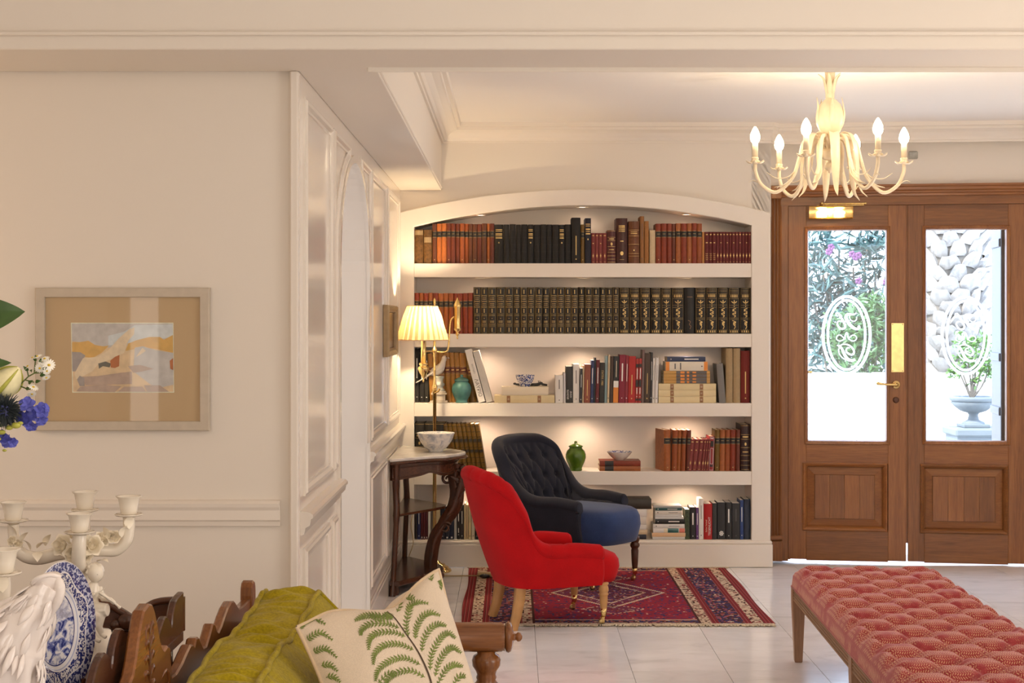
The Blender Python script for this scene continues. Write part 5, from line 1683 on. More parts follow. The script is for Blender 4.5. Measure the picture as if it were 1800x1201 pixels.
# arm swung forward to the candle tube, and the curved arm to the counterweight
YSH = 8.84
Zs = lambda py: EYE + (CY - py) * YSH / FPX
xc, yc = (744.5 - CX) * YSH / FPX - x0, YSH - YL
G().tube([(0, 0, q(618)), (xc * .5, yc * .5, (q(618) + Zs(618)) / 2), (xc, yc, Zs(618))], .006, 10).obj('arm', 'brass', lmp)
g = G().tube(spline([(0, 0, q(618)), (X(782) - x0, 0, q(619)), (X(788) - x0, 0, q(612)), (X(790) - x0, 0, q(585)), (X(792) - x0, 0, q(565)), (X(797) - x0, 0, q(558)), (X(801) - x0, 0, q(556.5))], 5), .0055, 10)
g.obj('curved_arm', 'brass', lmp)
xw = X(804) - x0
G().lathe([(0, q(597)), (.003, q(596)), (.005, q(594)), (.003, q(592)), (.009, q(589)), (.011, q(586)), (.006, q(584)), (.020, q(580)), (.022, q(577)), (.0205, q(574)), (.0205, q(542)), (.024, q(540)), (.024, q(537)), (.016, q(532)), (.009, q(528)), (.004, q(526)), (.005, q(524.5)), (0, q(523))], 22, (xw, 0, 0)).obj('counterweight', 'brass', lmp)
G().lathe([(0, Zs(673)), (.004, Zs(672)), (.006, Zs(669)), (.004, Zs(667)), (.010, Zs(662)), (.024, Zs(655)), (.033, Zs(649)), (.030, Zs(645)), (.018, Zs(643.5)), (.026, Zs(641)), (.025, Zs(638.5)), (.016, Zs(637)), (.0145, Zs(600)), (.018, Zs(599)), (.018, Zs(596)), (.009, Zs(594)), (.009, Zs(580))], 22, (xc, yc, 0)).obj('candle_tube', 'brass', lmp)
# pleated shade
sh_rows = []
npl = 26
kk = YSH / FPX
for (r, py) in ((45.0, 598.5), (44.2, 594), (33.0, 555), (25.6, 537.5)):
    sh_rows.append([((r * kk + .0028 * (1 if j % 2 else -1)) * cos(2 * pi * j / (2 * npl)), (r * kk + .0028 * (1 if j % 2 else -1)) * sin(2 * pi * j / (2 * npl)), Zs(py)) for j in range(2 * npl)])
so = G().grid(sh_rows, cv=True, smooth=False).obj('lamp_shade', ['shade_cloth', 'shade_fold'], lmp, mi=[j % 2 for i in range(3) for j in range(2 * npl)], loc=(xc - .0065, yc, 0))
for (r, py) in ((45.2, 598), (25.8, 538)):
    G().tube([(r * kk * cos(2 * pi * j / 40), r * kk * sin(2 * pi * j / 40), Zs(py)) for j in range(41)], .0032, 6, False).obj('shade_trim', 'piping_linen', so)
G().lathe([(0, Zs(588)), (.012, Zs(587)), (.014, Zs(578)), (.02, Zs(562)), (.016, Zs(554)), (0, Zs(550))], 14, (xc, yc, 0)).obj('bulb', 'bulb_glow', lmp)
light('floor_lamp_bulb', 'POINT', (x0 + xc, YSH, Zs(559)), 22, (1.0, 0.76, 0.47), 0.015)
# its cable, switch and plug
tag(G().tube(spline([(X(768), YL - .08, .012), (-.44, 8.86, .006), (-.37, 8.83, .006), (-.22, 8.80, .012), (-.16, 8.77, .016), (-.05, 8.70, .016)], 6), .0035, 6).obj('lamp_cable', 'cable_plastic'), 'tan lamp cable running from the lamp base onto the rug', 'cable')
g = G().box((-.145, 8.775, .026), (.10, .045, .02), .006, Matrix.Rotation(-.35, 4, 'Z'))
fs = g.obj('foot_switch', 'cable_plastic', loc=(-.145, 8.775, .0), world=True)
tag(fs, 'gold-brown foot switch on the rug corner beside the red chair', 'switch')
G().ball((-.155, 8.735, .022), (.03, .02, .012), 10, 6).obj('button', 'black_plastic', fs, world=True)
tag(G().tube(spline([(-.592, YB - .02, .33), (-.60, 9.13, .25), (-.588, 9.14, .15), (-.615, 9.13, .06), (-.60, 9.08, .008), (-.55, 9.06, .006), (-.48, 9.05, .012)], 6), .003, 6).obj('wall_cable', 'cable_plastic'), 'thin golden cable hanging from a wall plug behind the console', 'cable')
pg = thing('wall_plug', 'golden wall plug low on the bookcase side behind the console', 'plug', (-.60, YB, .345))
G().lathe([(0, 0), (.014, 0), (.012, .01), (.008, .03), (.004, .05), (0, .05)], 12, M=RY).obj('plug', 'old_brass', pg)

# ---------------------------------------------------------------- small gilt picture on the panelled wall
pc = thing('wall_picture', 'small gilt framed picture hanging on the panelled left wall', 'picture', (XL, 8.34, zf(580)))
y0, y1 = 8.03, 8.66
zA, zB_ = EYE + (CY - 628) * 8.03 / FPX, EYE + (CY - 536) * 8.03 / FPX
prof = [(0, 0.002), (0, .024), (.008, .034), (.018, .030), (.028, .022), (.036, .026), (.040, .016), (.040, .008)]
rows = []
for cy_, cz_, sy, sz in ((y0, zA, 1, 1), (y1, zA, -1, 1), (y1, zB_, -1, -1), (y0, zB_, 1, -1)):
    rows.append([(XL + h_, cy_ + sy * a, cz_ + sz * a) for a, h_ in prof])
G().grid(rows, cu=True, smooth=False).obj('frame', 'dull_gold', pc, world=True)
G().box((XL + .008, (y0 + y1) / 2, (zA + zB_) / 2), (.006, y1 - y0 - .06, zB_ - zA - .06)).obj('canvas', 'dark_wood_y', pc, world=True)

# ---------------------------------------------------------------- framed watercolour on the near wall
YF = YP - .022
FX = lambda px: (px - CX) * YF / FPX
FZ = lambda py: EYE + (CY - py) * YF / FPX
pa = thing('painting', 'pale wood framed watercolour of hills with a wide beige mount', 'painting', (FX(214), YP, FZ(632)))
plain('frame_wood', (0.55, 0.48, 0.39, 1), 0.5, var=0.05, vscale=30)
plain('mount_board', (0.59, 0.41, 0.235, 1), 0.75)
fx0, fx1, fz0, fz1 = FX(62), FX(368), FZ(757.5), FZ(506)
prof = [(0, .02), (0, 0.0), (.003, -.003), (.028, -.003), (.030, 0.0), (.030, .012)]
g = frame_strip(G(), fx0, fx1, fz0, fz1, prof, YF)
g.obj('frame', 'frame_wood', pa, world=True)
G().box(((fx0 + fx1) / 2, YF + .010, (fz0 + fz1) / 2), (fx1 - fx0 - .05, .004, fz1 - fz0 - .05)).obj('mount', 'mount_board', pa, world=True)
for nm_, c_ in (('wc_sky', (0.44, 0.41, 0.40)), ('wc_blue', (0.50, 0.52, 0.54)), ('wc_ochre', (0.55, 0.33, 0.10)), ('wc_sand', (0.58, 0.43, 0.27)), ('wc_cream', (0.62, 0.50, 0.36)),
                ('wc_grey', (0.30, 0.26, 0.25)), ('wc_mauve', (0.38, 0.28, 0.23)), ('wc_rust', (0.38, 0.13, 0.05)), ('wc_line', (0.70, 0.62, 0.50)), ('wc_dark', (0.12, 0.11, 0.09))):
    plain(nm_, tuple(min(.85, q_ * 1.35) for q_ in c_) + (1,), 0.75, var=0.10, vscale=45)
ly = [YF + .0078]
wc = link('watercolour', None, pa, (0, 0, 0))
def patch(pts, mat, name='wash'):
    ly[0] -= .00012
    P = [(FX(40 + x * .2332), ly[0], FZ(490 + y * .2332)) for x, y in pts]
    G().poly(P).obj(name, mat, wc, world=True)
patch([(357, 332), (1132, 332), (1137, 860), (368, 860)], 'wc_line', 'paper_edge')
patch([(364, 338), (1127, 338), (1132, 854), (374, 854)], 'wc_sand')
patch([(364, 338), (1127, 338), (1128, 470), (640, 520), (366, 470)], 'wc_sky')
patch([(640, 430), (760, 400), (840, 350), (1127, 345), (1127, 440), (900, 470), (640, 505)], 'wc_blue')
patch([(366, 480), (430, 478), (490, 468), (540, 500), (600, 510), (645, 505), (590, 560), (520, 600), (460, 590), (366, 555)], 'wc_ochre')
patch([(770, 545), (790, 490), (850, 465), (950, 440), (1030, 440), (1060, 460), (1128, 425), (1130, 560), (1000, 530), (900, 520)], 'wc_ochre')
patch([(840, 520), (900, 510), (1000, 540), (1130, 560), (1132, 800), (1000, 830), (830, 700)], 'wc_sky')
patch([(366, 552), (430, 555), (468, 580), (430, 640), (392, 700), (370, 700)], 'wc_grey')
patch([(385, 720), (420, 650), (450, 600), (560, 590), (640, 540), (720, 450), (800, 380), (838, 368), (835, 420), (790, 470), (760, 560), (680, 600), (560, 650), (520, 700), (440, 740), (400, 760)], 'wc_cream')
patch([(565, 640), (620, 625), (660, 640), (650, 670), (600, 660), (570, 680)], 'wc_dark')
patch([(655, 620), (690, 590), (725, 575), (722, 660), (690, 675), (660, 670)], 'wc_rust')
patch([(440, 740), (560, 735), (700, 715), (820, 700), (820, 795), (640, 800), (470, 805)], 'wc_mauve')
patch([(790, 660), (880, 650), (980, 680), (900, 700), (830, 710)], 'wc_mauve')
patch([(405, 760), (425, 732), (460, 750), (462, 810), (425, 810)], 'wc_grey')
patch([(400, 850), (430, 815), (600, 800), (740, 812), (690, 856)], 'wc_mauve')
patch([(715, 852), (760, 815), (900, 815), (925, 854)], 'wc_mauve')
patch([(935, 854), (910, 805), (1030, 805), (1100, 854)], 'wc_mauve')
patch([(1105, 620), (1130, 600), (1131, 690), (1110, 680)], 'wc_rust')
patch([(850, 590), (900, 520), (925, 545), (880, 575)], 'wc_cream')
G().poly([(fx0 + .029, YF + .0045, fz0 + .029), (fx1 - .029, YF + .0045, fz0 + .029), (fx1 - .029, YF + .0045, fz1 - .029), (fx0 + .029, YF + .0045, fz1 - .029)]).obj('glazing', 'clear_glass', pa, world=True)

# ---------------------------------------------------------------- oriental rug
RX0, RX1, RY0, RY1 = -.250, 1.268, 7.425, 9.10
RW, RD = RX1 - RX0, RY1 - RY0
t = NT('rug_weave')
xyz = t.sep(t.coord())
x, y = xyz[0], xyz[1]
qx = t.math('MULTIPLY', t.math('FLOOR', t.math('DIVIDE', x, .010)), .010)
qy = t.math('MULTIPLY', t.math('FLOOR', t.math('DIVIDE', y, .0140)), .0140)
sx = t.math('ABSOLUTE', t.math('SUBTRACT', qx, RW / 2))
sy = t.math('ABSOLUTE', t.math('SUBTRACT', qy, RD / 2))
sym = t.comb(sx, sy, 0.0)
dxe = t.math('SUBTRACT', RW / 2, t.math('ABSOLUTE', t.math('SUBTRACT', x, RW / 2)))
dye = t.math('SUBTRACT', RD / 2, t.math('ABSOLUTE', t.math('SUBTRACT', y, RD / 2)))
vor = t.n('ShaderNodeTexVoronoi', feature='F1', distance='CHEBYCHEV')
t.set(vor.inputs['Vector'], sym); vor.inputs['Scale'].default_value = 24
wn_ = t.n('ShaderNodeTexWhiteNoise', noise_dimensions='3D'); t.set(wn_.inputs['Vector'], vor.outputs['Position'])
cellr = wn_.outputs['Value']
wn2 = t.n('ShaderNodeTexWhiteNoise', noise_dimensions='3D'); t.set(wn2.inputs['Vector'], t.comb(qx, qy, 0.3))
n_f = t.noise(sym, 27, 3, 0.6)
mot = t.math('ADD', t.math('MULTIPLY', n_f, .88), t.math('MULTIPLY', wn2.outputs['Value'], .12))
RED, CRIM, NAVY, CREAM, PINK, BRN = (0.20, 0.018, 0.022), (0.25, 0.018, 0.040), (0.032, 0.028, 0.090), (0.56, 0.42, 0.30), (0.36, 0.09, 0.085), (0.060, 0.018, 0.014)
field = t.ramp(mot, [(0.0, NAVY), (.37, NAVY), (.42, CRIM), (.58, RED), (.62, PINK), (.655, CREAM), (.67, (0.06, 0.05, 0.18)), (1, CRIM)], 'CONSTANT')
dark = t.ramp(mot, [(0.0, CREAM), (.38, PINK), (.42, NAVY), (.50, BRN), (.56, (0.05, 0.045, 0.13)), (.60, PINK), (.65, (0.30, 0.16, 0.09)), (1, NAVY)], 'CONSTANT')
cream = t.ramp(mot, [(0.0, BRN), (.41, BRN), (.44, CREAM), (.57, (0.38, 0.28, 0.20)), (.60, RED), (1, BRN)], 'CONSTANT')
stripes = t.ramp(t.math('FRACT', t.math('DIVIDE', dxe, .0175)), [(0, RED), (.62, BRN), (.8, PINK)], 'CONSTANT')
def sel(edge, cut, a, b):
    return t.mix(t.math('GREATER_THAN', edge, cut), a, b)
c = field
# medallion outlines
for (mx, my, ra, rb) in ((RW / 2, RD / 2, .30, .42), (RW / 2, RD / 2, .20, .30), (RW / 2, RD * .22, .16, .13), (RW / 2, RD * .78, .16, .13)):
    dd = t.math('ADD', t.math('DIVIDE', t.math('ABSOLUTE', t.math('SUBTRACT', qx, mx)), ra), t.math('DIVIDE', t.math('ABSOLUTE', t.math('SUBTRACT', qy, my)), rb))
    ln = t.math('LESS_THAN', t.math('ABSOLUTE', t.math('SUBTRACT', dd, 1.0)), .035)
    inn = t.math('LESS_THAN', dd, 1.0)
    c = t.mix(t.math('MULTIPLY', inn, .55), c, dark)
    c = t.mix(ln, c, (*CREAM, 1))
fb = t.mix(t.math('LESS_THAN', dye, .10), c, (*CREAM, 1))
fb = t.mix(t.math('LESS_THAN', dye, .086), fb, dark)
fb = t.mix(t.math('LESS_THAN', dye, .022), fb, cream)
fb = t.mix(t.math('LESS_THAN', dye, .010), fb, (*RED, 1))
c = fb
for cut, colr in ((.362, (*BRN, 1)), (.350, cream), (.300, stripes), (.262, dark), (.140, stripes), (.105, cream), (.050, stripes)):
    base_c = c
    c = t.mix(t.math('LESS_THAN', dxe, cut), base_c, colr)
wear = t.noise(t.coord(), 5, 4)
c = t.mix(t.math('MULTIPLY', wear, .05), c, (0.30, 0.16, 0.13, 1))
t.p(Base_Color=c, Roughness=0.95)
t.b.inputs['Specular IOR Level'].default_value = 0.1
t.bump(t.noise(t.coord(scale=(1, .6, 1)), 330, 2), 0.3, 0.002)
rows = []
NX, NY = 46, 46
rnd = random.Random(3)
for j in range(NY + 1):
    v = j / NY
    row = []
    for i in range(NX + 1):
        u = i / NX
        wob = .006 * sin(9 * v + 2) if i in (0, NX) else 0
        row.append((u * RW + wob, v * RD + (.004 * sin(14 * u) if j in (0, NY) else 0), .009 + .0012 * sin(7 * u + 3 * v) * sin(5 * v)))
    rows.append(row)
g = G().grid(rows)
edge = [rows[0][i] for i in range(NX + 1)] + [r[NX] for r in rows[1:]] + rows[NY][NX - 1::-1] + [rows[j][0] for j in range(NY - 1, 0, -1)]
g.grid([edge, [(a, b, 0.0005) for a, b, c_ in edge]], cv=True)
rug = g.obj('rug', 'rug_weave', loc=(RX0, RY0, 0))
tag(rug, 'red and navy oriental rug with cream borders under the two armchairs', 'rug')
plain('fringe_wool', (0.60, 0.51, 0.38, 1), 0.95, var=0.2, vscale=60)
for y_, sg in ((0, -1), (RD, 1)):
    g = G()
    for k in range(420):
        x_ = RW * (k + rnd.random()) / 420
        l_ = .026 + .022 * rnd.random()
        a_ = rnd.uniform(-.7, .7)
        g.tube([(x_, y_, .006), (x_ + a_ * l_ * .5, y_ + sg * l_ * .6, .007), (x_ + a_ * l_ + .004, y_ + sg * l_, .0035)], [.0042, .0040, .0028], 5, False)
    f_ = g.obj('fringe', 'fringe_wool', rug)
    f_['kind'] = 'stuff'

# ---------------------------------------------------------------- tub armchairs
def tuft(u, v, du, dv, depth, rad, crease=.35):
    """diamond buttoning: offset pulled in at buttons and along the folds between them"""
    best = 0.0
    r0 = round(v / dv)
    for r in (r0 - 1, r0, r0 + 1):
        off = .5 * du if r % 2 else 0.0
        k0 = round((u - off) / du)
        for k_ in (k0 - 1, k0, k0 + 1):
            bu, bv = k_ * du + off, r * dv
            d2 = ((u - bu) ** 2 + (v - bv) ** 2) / (rad * rad)
            if d2 < 9:
                best = max(best, exp(-d2))
            for sg in (-1, 1):                       # fold to the upper diagonal neighbour
                eu, ev = bu + sg * du / 2, bv + dv
                L2 = (eu - bu) ** 2 + (ev - bv) ** 2
                tt = max(0, min(1, ((u - bu) * (eu - bu) + (v - bv) * (ev - bv)) / L2))
                ds = ((u - bu - tt * (eu - bu)) ** 2 + (v - bv - tt * (ev - bv)) ** 2) / (rad * rad * .16)
                if ds < 8:
                    best = max(best, crease * exp(-ds))
    return -depth * best

def tub_chair(name, label, loc, rotz, ctrl, z0, zseat, r, thick, mat, seat_mat, seat_front, seat_half, buttons, pleats, du, dv, depth, zt0, zt1):
    ch = thing(name, label, 'armchair', loc, rotz)
    full = list(ctrl) + [(bx, -by, tx, -ty, h) for bx, by, tx, ty, h in ctrl[-2::-1]]
    B = spline([(c_[0], c_[1], 0) for c_ in full], 10)
    T = spline([(c_[2], c_[3], c_[4]) for c_ in full], 10)
    n = len(B)
    arc = [0.0]
    for i in range(1, n):
        arc.append(arc[-1] + ((T[i].x - T[i - 1].x) ** 2 + (T[i].y - T[i - 1].y) ** 2) ** .5)
    half = arc[-1] / 2
    outer, roll, inner = [], [], []
    btn = []
    for i in range(n):
        a, b = B[max(i - 1, 0)], B[min(i + 1, n - 1)]
        ta = T[max(i - 1, 0)]; tb = T[min(i + 1, n - 1)]
        d = (b - a); d.z = 0
        d2 = Vector((tb.x - ta.x, tb.y - ta.y, 0))
        d = d.normalized() if d.length > 1e-6 else d2.normalized()
        nn = Vector((d.y, -d.x, 0))                   # path runs near arm -> rear -> far arm: outward normal
        if nn.dot(Vector((B[i].x - 0.02, B[i].y, 0))) < 0:
            nn = -nn
        Ti = Vector((T[i].x, T[i].y, 0)); h = T[i].z
        pl_ = 0.0
        for p_ in pleats:
            pl_ = max(pl_, exp(-((arc[i] / arc[-1] - p_) / .006) ** 2))
        rr_ = r * (1 - .10 * pl_)
        cen = Ti - nn * r * .75
        zc = h - r
        o_end = cen + nn * (r * .74) + Vector((0, 0, zc - r * .58))
        col = []
        for j in range(11):
            q = j / 10
            p = Vector((B[i].x, B[i].y, z0)).lerp(o_end, q)
            p += nn * .012 * sin(pi * q)
            col.append(tuple(p))
        outer.append(col)
        col = []
        for j in range(15):
            an = radians(-38 + (205 + 38) * j / 14)
            p = cen + nn * rr_ * cos(an) + Vector((0, 0, zc + rr_ * sin(an)))
            col.append(tuple(p))
        roll.append(col)
        i_start = Vector(col[-1])
        i_end = Vector((B[i].x, B[i].y, zseat - .03)) - nn * thick
        col = []
        M_ = 34
        for j in range(M_ + 1):
            q = j / M_
            p = i_start.lerp(i_end, q)
            p -= nn * (.016 * sin(pi * min(1, q * 1.2)))
            if buttons:
                wgt = sstep(zt0, zt0 + .04, p.z) * sstep(zt1 + .03, zt1 - .02, p.z + (h * 0))
                wgt *= sstep(0.0, .10, q)
                p -= nn * (tuft(arc[i] - half, p.z - zt0, du, dv, depth, .024) * wgt)
            col.append(tuple(p))
        inner.append(col)
    sh = G().grid(outer)
    sh.obj('outer_cover', mat, ch)
    rl = G().grid(roll)
    for c_ in (roll[0], roll[-1]):
        rl.poly(c_)
    rl.obj('rolled_edge', mat, ch)
    ig = G().grid(inner)
    ig.obj('inner_back', mat, ch)
    # arm fronts
    for s_, i in ((0, 0), (1, n - 1)):
        prof_ = outer[i] + roll[i] + inner[i]
        cx_ = sum(p[0] for p in prof_) / len(prof_)
        pts = [Vector(p) for p in prof_] + [Vector((inner[i][-1][0], inner[i][-1][1], z0))]
        g = G()
        fx_ = Vector((1, 0, 0))
        ctr = sum(pts, Vector((0, 0, 0))) / len(pts) + fx_ * .012
        mid_ = [p.lerp(ctr, .12) + fx_ * .010 for p in pts]
        g.grid([[tuple(p) for p in pts], [tuple(p) for p in mid_]], cv=True)
        g.add([tuple(p) for p in mid_] + [tuple(ctr)], [(k_, (k_ + 1) % len(mid_), len(mid_)) for k_ in range(len(mid_))])
        g.obj('arm_front', mat, ch)
    # welt under the roll
    g = G().tube([Vector(c_[-1]) + Vector((0, 0, .001)) for c_ in outer], .0035, 6, False)
    g.obj('piping', mat, ch)
    # seat: lofted cushion
    sf_, sw = seat_front, seat_half
    rear = min(p.x for p in B) + thick * .6
    plan = []
    for k_ in range(48):
        a = 2 * pi * k_ / 48
        e = 3.6
        px_ = abs(cos(a)) ** (2 / e) * (1 if cos(a) >= 0 else -1)
        py_ = abs(sin(a)) ** (2 / e) * (1 if sin(a) >= 0 else -1)
        plan.append(((sf_ + rear) / 2 + px_ * (sf_ - rear) / 2, py_ * sw))
    rings = []
    H_ = zseat - z0
    for sc_, zz_, dx_ in ((.90, 0, -.010), (.95, .003, -.004), (.975, .2 * H_, 0), (1.0, .5 * H_, .006), (.99, .75 * H_, .004), (.955, .91 * H_, -.002), (.88, .985 * H_, -.006), (.7, 1.03 * H_, -.006), (.4, 1.06 * H_, 0), (.1, 1.07 * H_, 0)):
        cxm = (sf_ + rear) / 2
        rings.append([(cxm + (px_ - cxm) * sc_ + (dx_ if px_ > cxm else 0), py_ * sc_, z0 + zz_) for px_, py_ in plan])
    g = G().grid(rings, cv=True)
    g.poly(rings[0]); g.poly(rings[-1], True)
    g.obj('seat', seat_mat, ch)
    if buttons:
        # a covered button at each pull of the tufting
        bm_ = None
        r_n = int((zt1 - zt0) / dv) + 1
        for rr_i in range(r_n + 1):
            zb_ = rr_i * dv
            off = .5 * du if rr_i % 2 else 0
            kmax = int(half / du) + 1
            for k_ in range(-kmax, kmax + 1):
                u_ = k_ * du + off
                if abs(u_) > half - .03:
                    continue
                zz_ = zt0 + zb_
                i = min(range(n), key=lambda q: abs(arc[q] - half - u_))
                if zz_ > T[i].z - r * 1.7 or zz_ < zseat + .03 or zz_ < zt0 + .02:
                    continue
                j = min(range(len(inner[i])), key=lambda q: abs(inner[i][q][2] - zz_))
                p = inner[i][j]
                if bm_ is None:
                    o_ = G().ball((0, 0, 0), (.0085, .0085, .0085), 10, 6).obj('button', mat, ch, loc=p); bm_ = o_.data
                else:
                    link('button', bm_, ch, p)
    return ch, T

def turned(prof, h):
    return [(r_, z_) for r_, z_ in prof]
def caster(parent, x, y, ang=0.0):
    g = G().lathe([(.0, .078), (.0155, .078), (.013, .04), (.006, .036), (.006, .03), (0, .03)], 14, (x, y, 0))
    for s_ in (-1, 1):
        g.box((x - .006, y + s_ * .010, .022), (.014, .003, .026), .001)
    g.obj('caster_cup', 'brass', parent)
    G().lathe([(0, -.008), (.013, -.008), (.0135, 0), (.013, .008), (0, .008)], 16, (x - .010, y, .0136), RY).obj('caster_wheel', 'old_brass', parent)

RUGZ = .0095
# red chair
red_ctrl = [(.185, -.222, .178, -.245, .388), (.06, -.228, .05, -.252, .402), (-.06, -.232, -.09, -.255, .405), (-.125, -.232, -.165, -.258, .455), (-.165, -.222, -.215, -.255, .57),
            (-.205, -.20, -.29, -.24, .68), (-.24, -.155, -.37, -.195, .737), (-.262, -.085, -.415, -.105, .757), (-.268, 0, -.428, 0, .765)]
rc, _T = tub_chair('armchair', 'red wool tub armchair with pale beech legs, its back turned to the room', (.185, 7.53, RUGZ), radians(19), red_ctrl,
               .192, .335, .040, .085, 'red_wool', 'red_wool', .325, .205, True, (.12, .17, .30, .335, .37, .41, .46, .54, .59, .63, .665, .70, .83, .88), .15, .13, .03, .36, .74)
for s_ in (-1, 1):
    x_, y_ = .205, s_ * .195
    prof = [(0, .20), (.024, .20), (.024, .192), (.019, .186), (.022, .180), (.024, .168), (.024, .160), (.019, .152), (.023, .148), (.023, .140), (.019, .136), (.0195, .12), (.0165, .08), (.014, .07)]
    G().lathe(prof, 16, (x_, y_, 0)).obj('leg', 'beech_wood', rc)
    caster(rc, x_, y_)
    P = [(-.205, s_ * .150, .21), (-.212, s_ * .151, .13), (-.226, s_ * .154, .06), (-.246, s_ * .158, -RUGZ + .0005 if s_ < 0 else .0005)]
    G().tube(P, [.032, .030, .027, .024], 4, up=(0.7, 0.7, 0)).obj('leg', 'beech_wood', rc)
# navy chair
blue_ctrl = [(.20, -.225, .185, -.250, .480), (.08, -.235, .06, -.262, .492), (-.05, -.245, -.08, -.275, .492), (-.13, -.245, -.175, -.285, .53), (-.18, -.235, -.27, -.300, .63),
             (-.215, -.205, -.345, -.285, .735), (-.245, -.15, -.415, -.215, .792), (-.262, -.08, -.445, -.11, .806), (-.268, 0, -.455, 0, .808)]
bcv, _T = tub_chair('armchair', 'navy buttoned armchair with blue seat and dark turned legs beside the bookcase', (.352, 8.665, RUGZ), radians(-38), blue_ctrl,
                .235, .425, .036, .075, 'navy_wool', 'blue_velvet', .362, .225, True, (), .13, .105, .042, .36, .80)
for s_ in (-1, 1):
    x_, y_ = .275, s_ * .20
    prof = [(0, .25), (.028, .25), (.029, .235), (.024, .222), (.020, .214), (.027, .206), (.028, .196), (.023, .188), (.019, .182), (.0215, .17), (.019, .11), (.0155, .07)]
    G().lathe(prof, 16, (x_, y_, 0)).obj('leg', 'dark_wood_z', bcv)
    caster(bcv, x_, y_)
    P = [(-.20, s_ * .165, .25), (-.21, s_ * .166, .15), (-.235, s_ * .17, .001)]
    G().tube(P, [.03, .027, .022], 4, up=(0.7, 0.7, 0)).obj('leg', 'dark_wood_z', bcv)

# ---------------------------------------------------------------- long buttoned bench
t = NT('bench_fabric')
xyz = t.sep(t.coord())
x, y = xyz[0], xyz[1]
rowi = t.math('FLOOR', t.math('DIVIDE', y, .011))
par = t.math('SUBTRACT', t.math('MULTIPLY', t.math('MODULO', t.math('ABSOLUTE', rowi), 2.0), 2.0), 1.0)
fy = t.math('FRACT', t.math('DIVIDE', y, .011))
slant = t.math('ADD', t.math('DIVIDE', x, .0075), t.math('MULTIPLY', t.math('MULTIPLY', fy, .9), par))
fx = t.math('FRACT', slant)
dash = t.math('MULTIPLY', t.math('LESS_THAN', fx, .34), t.math('MULTIPLY', t.math('GREATER_THAN', fy, .16), t.math('LESS_THAN', fy, .84)))
clump = t.noise(t.coord(), 16, 2)
msk = t.ramp(clump, [(.36, (0, 0, 0)), (.50, (1, 1, 1))])
n1 = t.noise(t.coord(), 260, 2)
base = t.ramp(n1, [(.35, (0.255, 0.022, 0.027)), (.65, (0.37, 0.044, 0.050))])
t.p(Base_Color=t.mix(t.math('MULTIPLY', t.math('MULTIPLY', dash, msk), .85), base, (0.70, 0.45, 0.25, 1)), Roughness=0.85)
t.b.inputs['Sheen Weight'].default_value = 0.40
t.b.inputs['Sheen Tint'].default_value = (1, .72, .72, 1)
t.b.inputs['Specular IOR Level'].default_value = 0.15
t.bump(n1, .25, .0015)
BLX, BLY = .625, 2.74
bn = thing('bench', 'long coral red buttoned bench with reeded wooden frame in front of the doors', 'bench', (1.475, 6.645 - BLY / 2, 0), radians(-1.95))
bu_x, bu_y = .208, .104
def bench_h(x_, y_):
    """height of the upholstered top over the frame"""
    ex = min(x_ + BLX / 2, BLX / 2 - x_); ey = min(y_ + BLY / 2, BLY / 2 - y_)
    e = min(ex, ey)
    dome = .100 * (1 - (1 - min(1, e / .06)) ** 2.6) ** .5 if e < .06 else .100
    tv = tuft(x_, y_, bu_x, bu_y, .050, .042, .50)
    return dome + tv * sstep(.0, .05, e)
NX, NY = 84, 330
rows = []
for j in range(NY + 1):
    y_ = -BLY / 2 + BLY * j / NY
    row = []
    for i in range(NX + 1):
        u = i / NX
        u = u + .035 * sin(2 * pi * u) * -1 * .5
        x_ = -BLX / 2 + BLX * u
        z_ = .322 + bench_h(x_, y_)
        # scalloped rim where the folds run over the edge
        bul = 0.0
        row.append((x_, y_, z_))
    rows.append(row)
g = G().grid(rows)
edge = [rows[0][i] for i in range(NX + 1)] + [r_[NX] for r_ in rows[1:]] + rows[NY][NX - 1::-1] + [rows[j][0] for j in range(NY - 1, 0, -1)]
g.grid([edge, [(a * 1.0, b, .3225) for a, b, c_ in edge]], cv=True)
g.obj('upholstery', 'bench_fabric', bn)
bt = None
for r_ in range(-13, 14):
    off = .5 * bu_x if r_ % 2 else 0
    for k_ in range(-2, 3):
        x_, y_ = k_ * bu_x + off, r_ * bu_y
        if abs(x_) > BLX / 2 - .085 or abs(y_) > BLY / 2 - .06:
            continue
        p = (x_, y_, .322 + bench_h(x_, y_) + .001)
        if bt is None:
            o_ = G().ball((0, 0, 0), (.011, .011, .006), 10, 6).obj('button', 'bench_fabric', bn, loc=p); bt = o_.data
        else:
            link('button', bt, bn, p)
g = G().tube([(sx_ * (BLX / 2 - .002), sy_ * (BLY / 2 - .002), .323) for sx_, sy_ in ((-1, -1), (1, -1), (1, 1), (-1, 1), (-1, -1))], .005, 6)
g.obj('piping', 'bench_fabric', bn)
for sx_ in (-1, 1):
    for a, b in ((-BLY / 2, 0), (0, BLY / 2)):
        G().box((sx_ * (BLX / 2 - .018), (a + b) / 2, .291), (.022, b - a - .05, .060), .002).obj('rail', 'bench_wood_y', bn)
        g = G()
        for k_ in range(4):
            g.tube([(sx_ * (BLX / 2 - .007), a + .03, .272 + k_ * .0125), (sx_ * (BLX / 2 - .007), b - .03, .272 + k_ * .0125)], .0052, 6)
        g.obj('reeding', 'bench_wood_y', bn)
for sy_ in (-1, 1):
    G().box((0, sy_ * (BLY / 2 - .018), .291), (BLX - .05, .022, .060), .002).obj('rail', 'bench_wood_x', bn)
